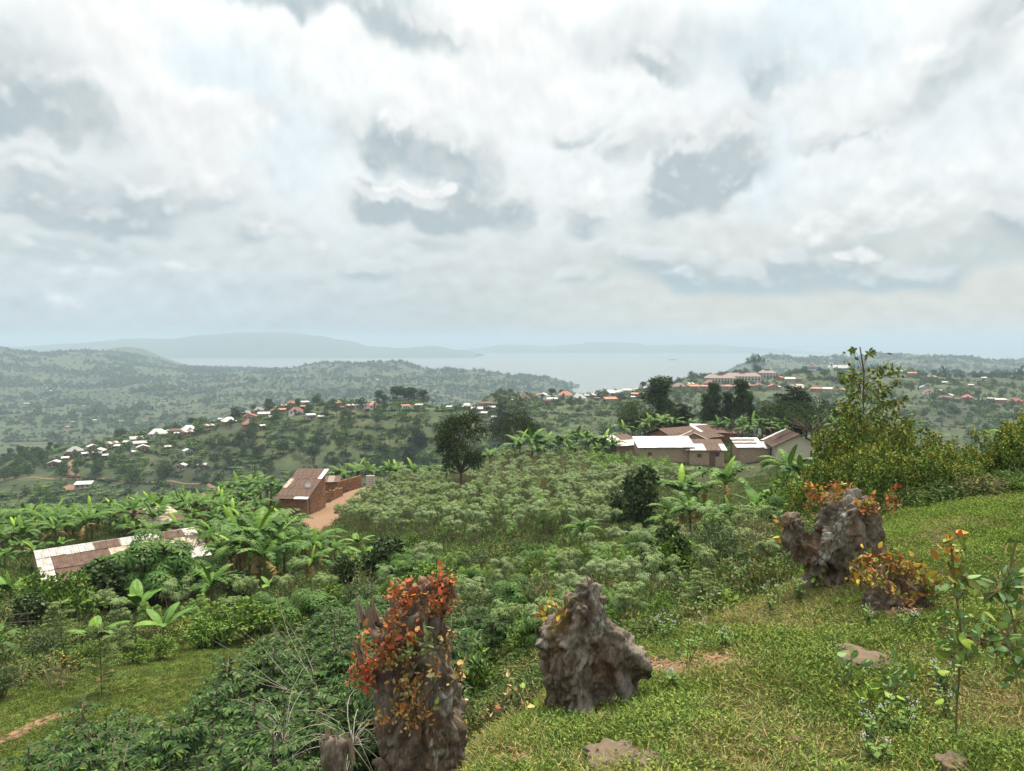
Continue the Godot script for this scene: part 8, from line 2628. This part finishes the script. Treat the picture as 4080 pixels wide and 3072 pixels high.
	# yellow flowers and leafy shoots
	for a in [[181, 645, 22.0, 0.9, "bush with yellow flower heads beside the lime banana sucker"], [206, 622, 25.0, 0.9, "bush with yellow flowers above the light green bushes"], [70, 672, 19.0, 0.5, "low yellow flowered weeds at the edge of the grass strip"]]:
		var p := land(a[0], a[1], a[2], 0.1)
		var t := thing("flowering_bush", a[4], "bush", p)
		var st := Acc.new(); var fo := Acc.new(); var fl := Acc.new()
		var cl := []
		for k in 9: cl.append([Vector3(r.randf_range(-0.4, 0.4), r.randf_range(0.3, 0.8), r.randf_range(-0.3, 0.3)) * a[3], 0.2 * a[3]])
		for c in cl: st.tube(Vector3(0, -0.1, 0), c[0], 0.012, 0.006, 4, Color(0.12, 0.10, 0.06))
		foliage(fo, r, cl, 420, 0.09, 0.04, [Color(0.105, 0.145, 0.042), Color(0.08, 0.115, 0.036)], 0.0, 0.3)
		for k in 46:
			var c: Array = cl[r.randi() % 9]
			var q: Vector3 = c[0] + rdir(r) * c[1] * 1.1; q.y = maxf(q.y, c[0].y)
			for n in 5:
				var d := Vector3(cos(n * 1.257), 0.35, sin(n * 1.257))
				fl.leaf(q, d.normalized(), d.cross(Vector3.UP).normalized(), 0.03, 0.022, 0.1, Color(0.70, 0.38, 0.02))
		mesh_node("stem", st.mesh(), M.wood, t); mesh_node("foliage", fo.mesh(), M.leaf, t); mesh_node("flowers", fl.mesh(), M.wood, t)
	for a in [[362, 765, 3.6, "leafy green shoot left of the red sprouted stump's base", "lime"], [870, 722, 4.1, "shoot with drooping yellow-green leaves in the lower right grass", "lime"], [895, 700, 4.4, "small green shoot in the lower right grass", "green"], [850, 690, 4.6, "small green shoot below the flat rock", "green"], [935, 610, 5.8, "green shoot right of the orange bush", "green"], [945, 640, 5.2, "broad leaved green shoot by the right sapling", "deep"], [832, 560, 6.8, "green herb growing up the front of the largest stump", "deep"], [815, 590, 6.8, "green herb below the largest stump's tip", "lime"], [440, 765, 4.0, "grey-green shoot at the red sprouted stump's base", "green"], [622, 640, 6.3, "grey-green rosette behind the middle stump's root", "green"], [730, 612, 7.4, "green shoot on the bank edge left of the largest stump", "lime"]]:
		var p := land(a[0], a[1], a[2], 0.15)
		var t := thing("leafy_shoot", a[3], "plant", p)
		for k in 6:
			sprig(t, Vector3(r.randf_range(-0.06, 0.06), r.randf_range(0.05, 0.16), r.randf_range(-0.06, 0.06)), p, [a[4], a[4], "lime"], r, 5, 0.055)
	# hedge foot at the right: brownish bushes and a broad leaved plant
	for a in [[905, 500, 482, 12.2, "dry", 1.6, "rusty brown brushy bush at the foot of the hedge"], [938, 498, 480, 12.0, "dry", 1.7, "reddish dry brush along the hedge foot"], [968, 496, 474, 11.8, "dry", 1.7, "brownish dry brush near the right end of the hedge"], [998, 494, 474, 11.6, "dry", 1.8, "dry brush at the right end of the hedge"], [880, 506, 488, 12.0, "light", 1.4, "low green weeds at the hedge foot beside the largest stump"], [925, 503, 490, 11.6, "grey", 1.6, "low grey weeds at the hedge foot"], [1020, 492, 476, 11.4, "light", 1.6, "low green weeds at the right edge of the hedge foot"], [842, 500, 468, 12.6, "lush", 0.9, "broad leaved plant behind the largest stump's red sprouts"]]:
		var p := land(a[0], a[1], a[3], 0.06)
		var h: float = (a[1] - a[2]) / FOC * -p.z
		var o := copy_of(shrub_protos[a[4]][r.randi() % 3], "shrub", p, r.randf() * TAU, h, a[6], "shrub")
		o.scale = Vector3(h * a[5], h, h * a[5])

# ---------------------------------------------------------------- everything, in order
func stage(what: String) -> void:
	print("%6d ms  %s" % [Time.get_ticks_msec(), what])

func build_all() -> void:
	stage("terrain")
	build_lake()
	build_far_shores()
	plant_materials()
	make_bananas(); make_trees(); make_cassava(); make_shrubs()
	stage("plant shapes")
	plant_trees(); stage("trees")
	plant_bananas(); fill_grove(); stage("bananas")
	plant_cassava(); stage("cassava")
	plant_shrubs(); fill_slope(); stage("shrubs")
	far_cover(); stage("cover")
	house_textures(); house_materials()
	build_villages(); stage("villages")
	big_buildings(); near_houses(); roads_and_bits(); stage("buildings")
	build_stumps(); stage("stumps")
	bank_cover(); stage("bank")
	small_things(); stage("small things")
	free_protos()

func free_protos() -> void:
	for o in banana_protos + cassava_protos: o.free()
	for k in tree_protos:
		for o in tree_protos[k]: o.free()
	for k in shrub_protos:
		for o in shrub_protos[k]: o.free()
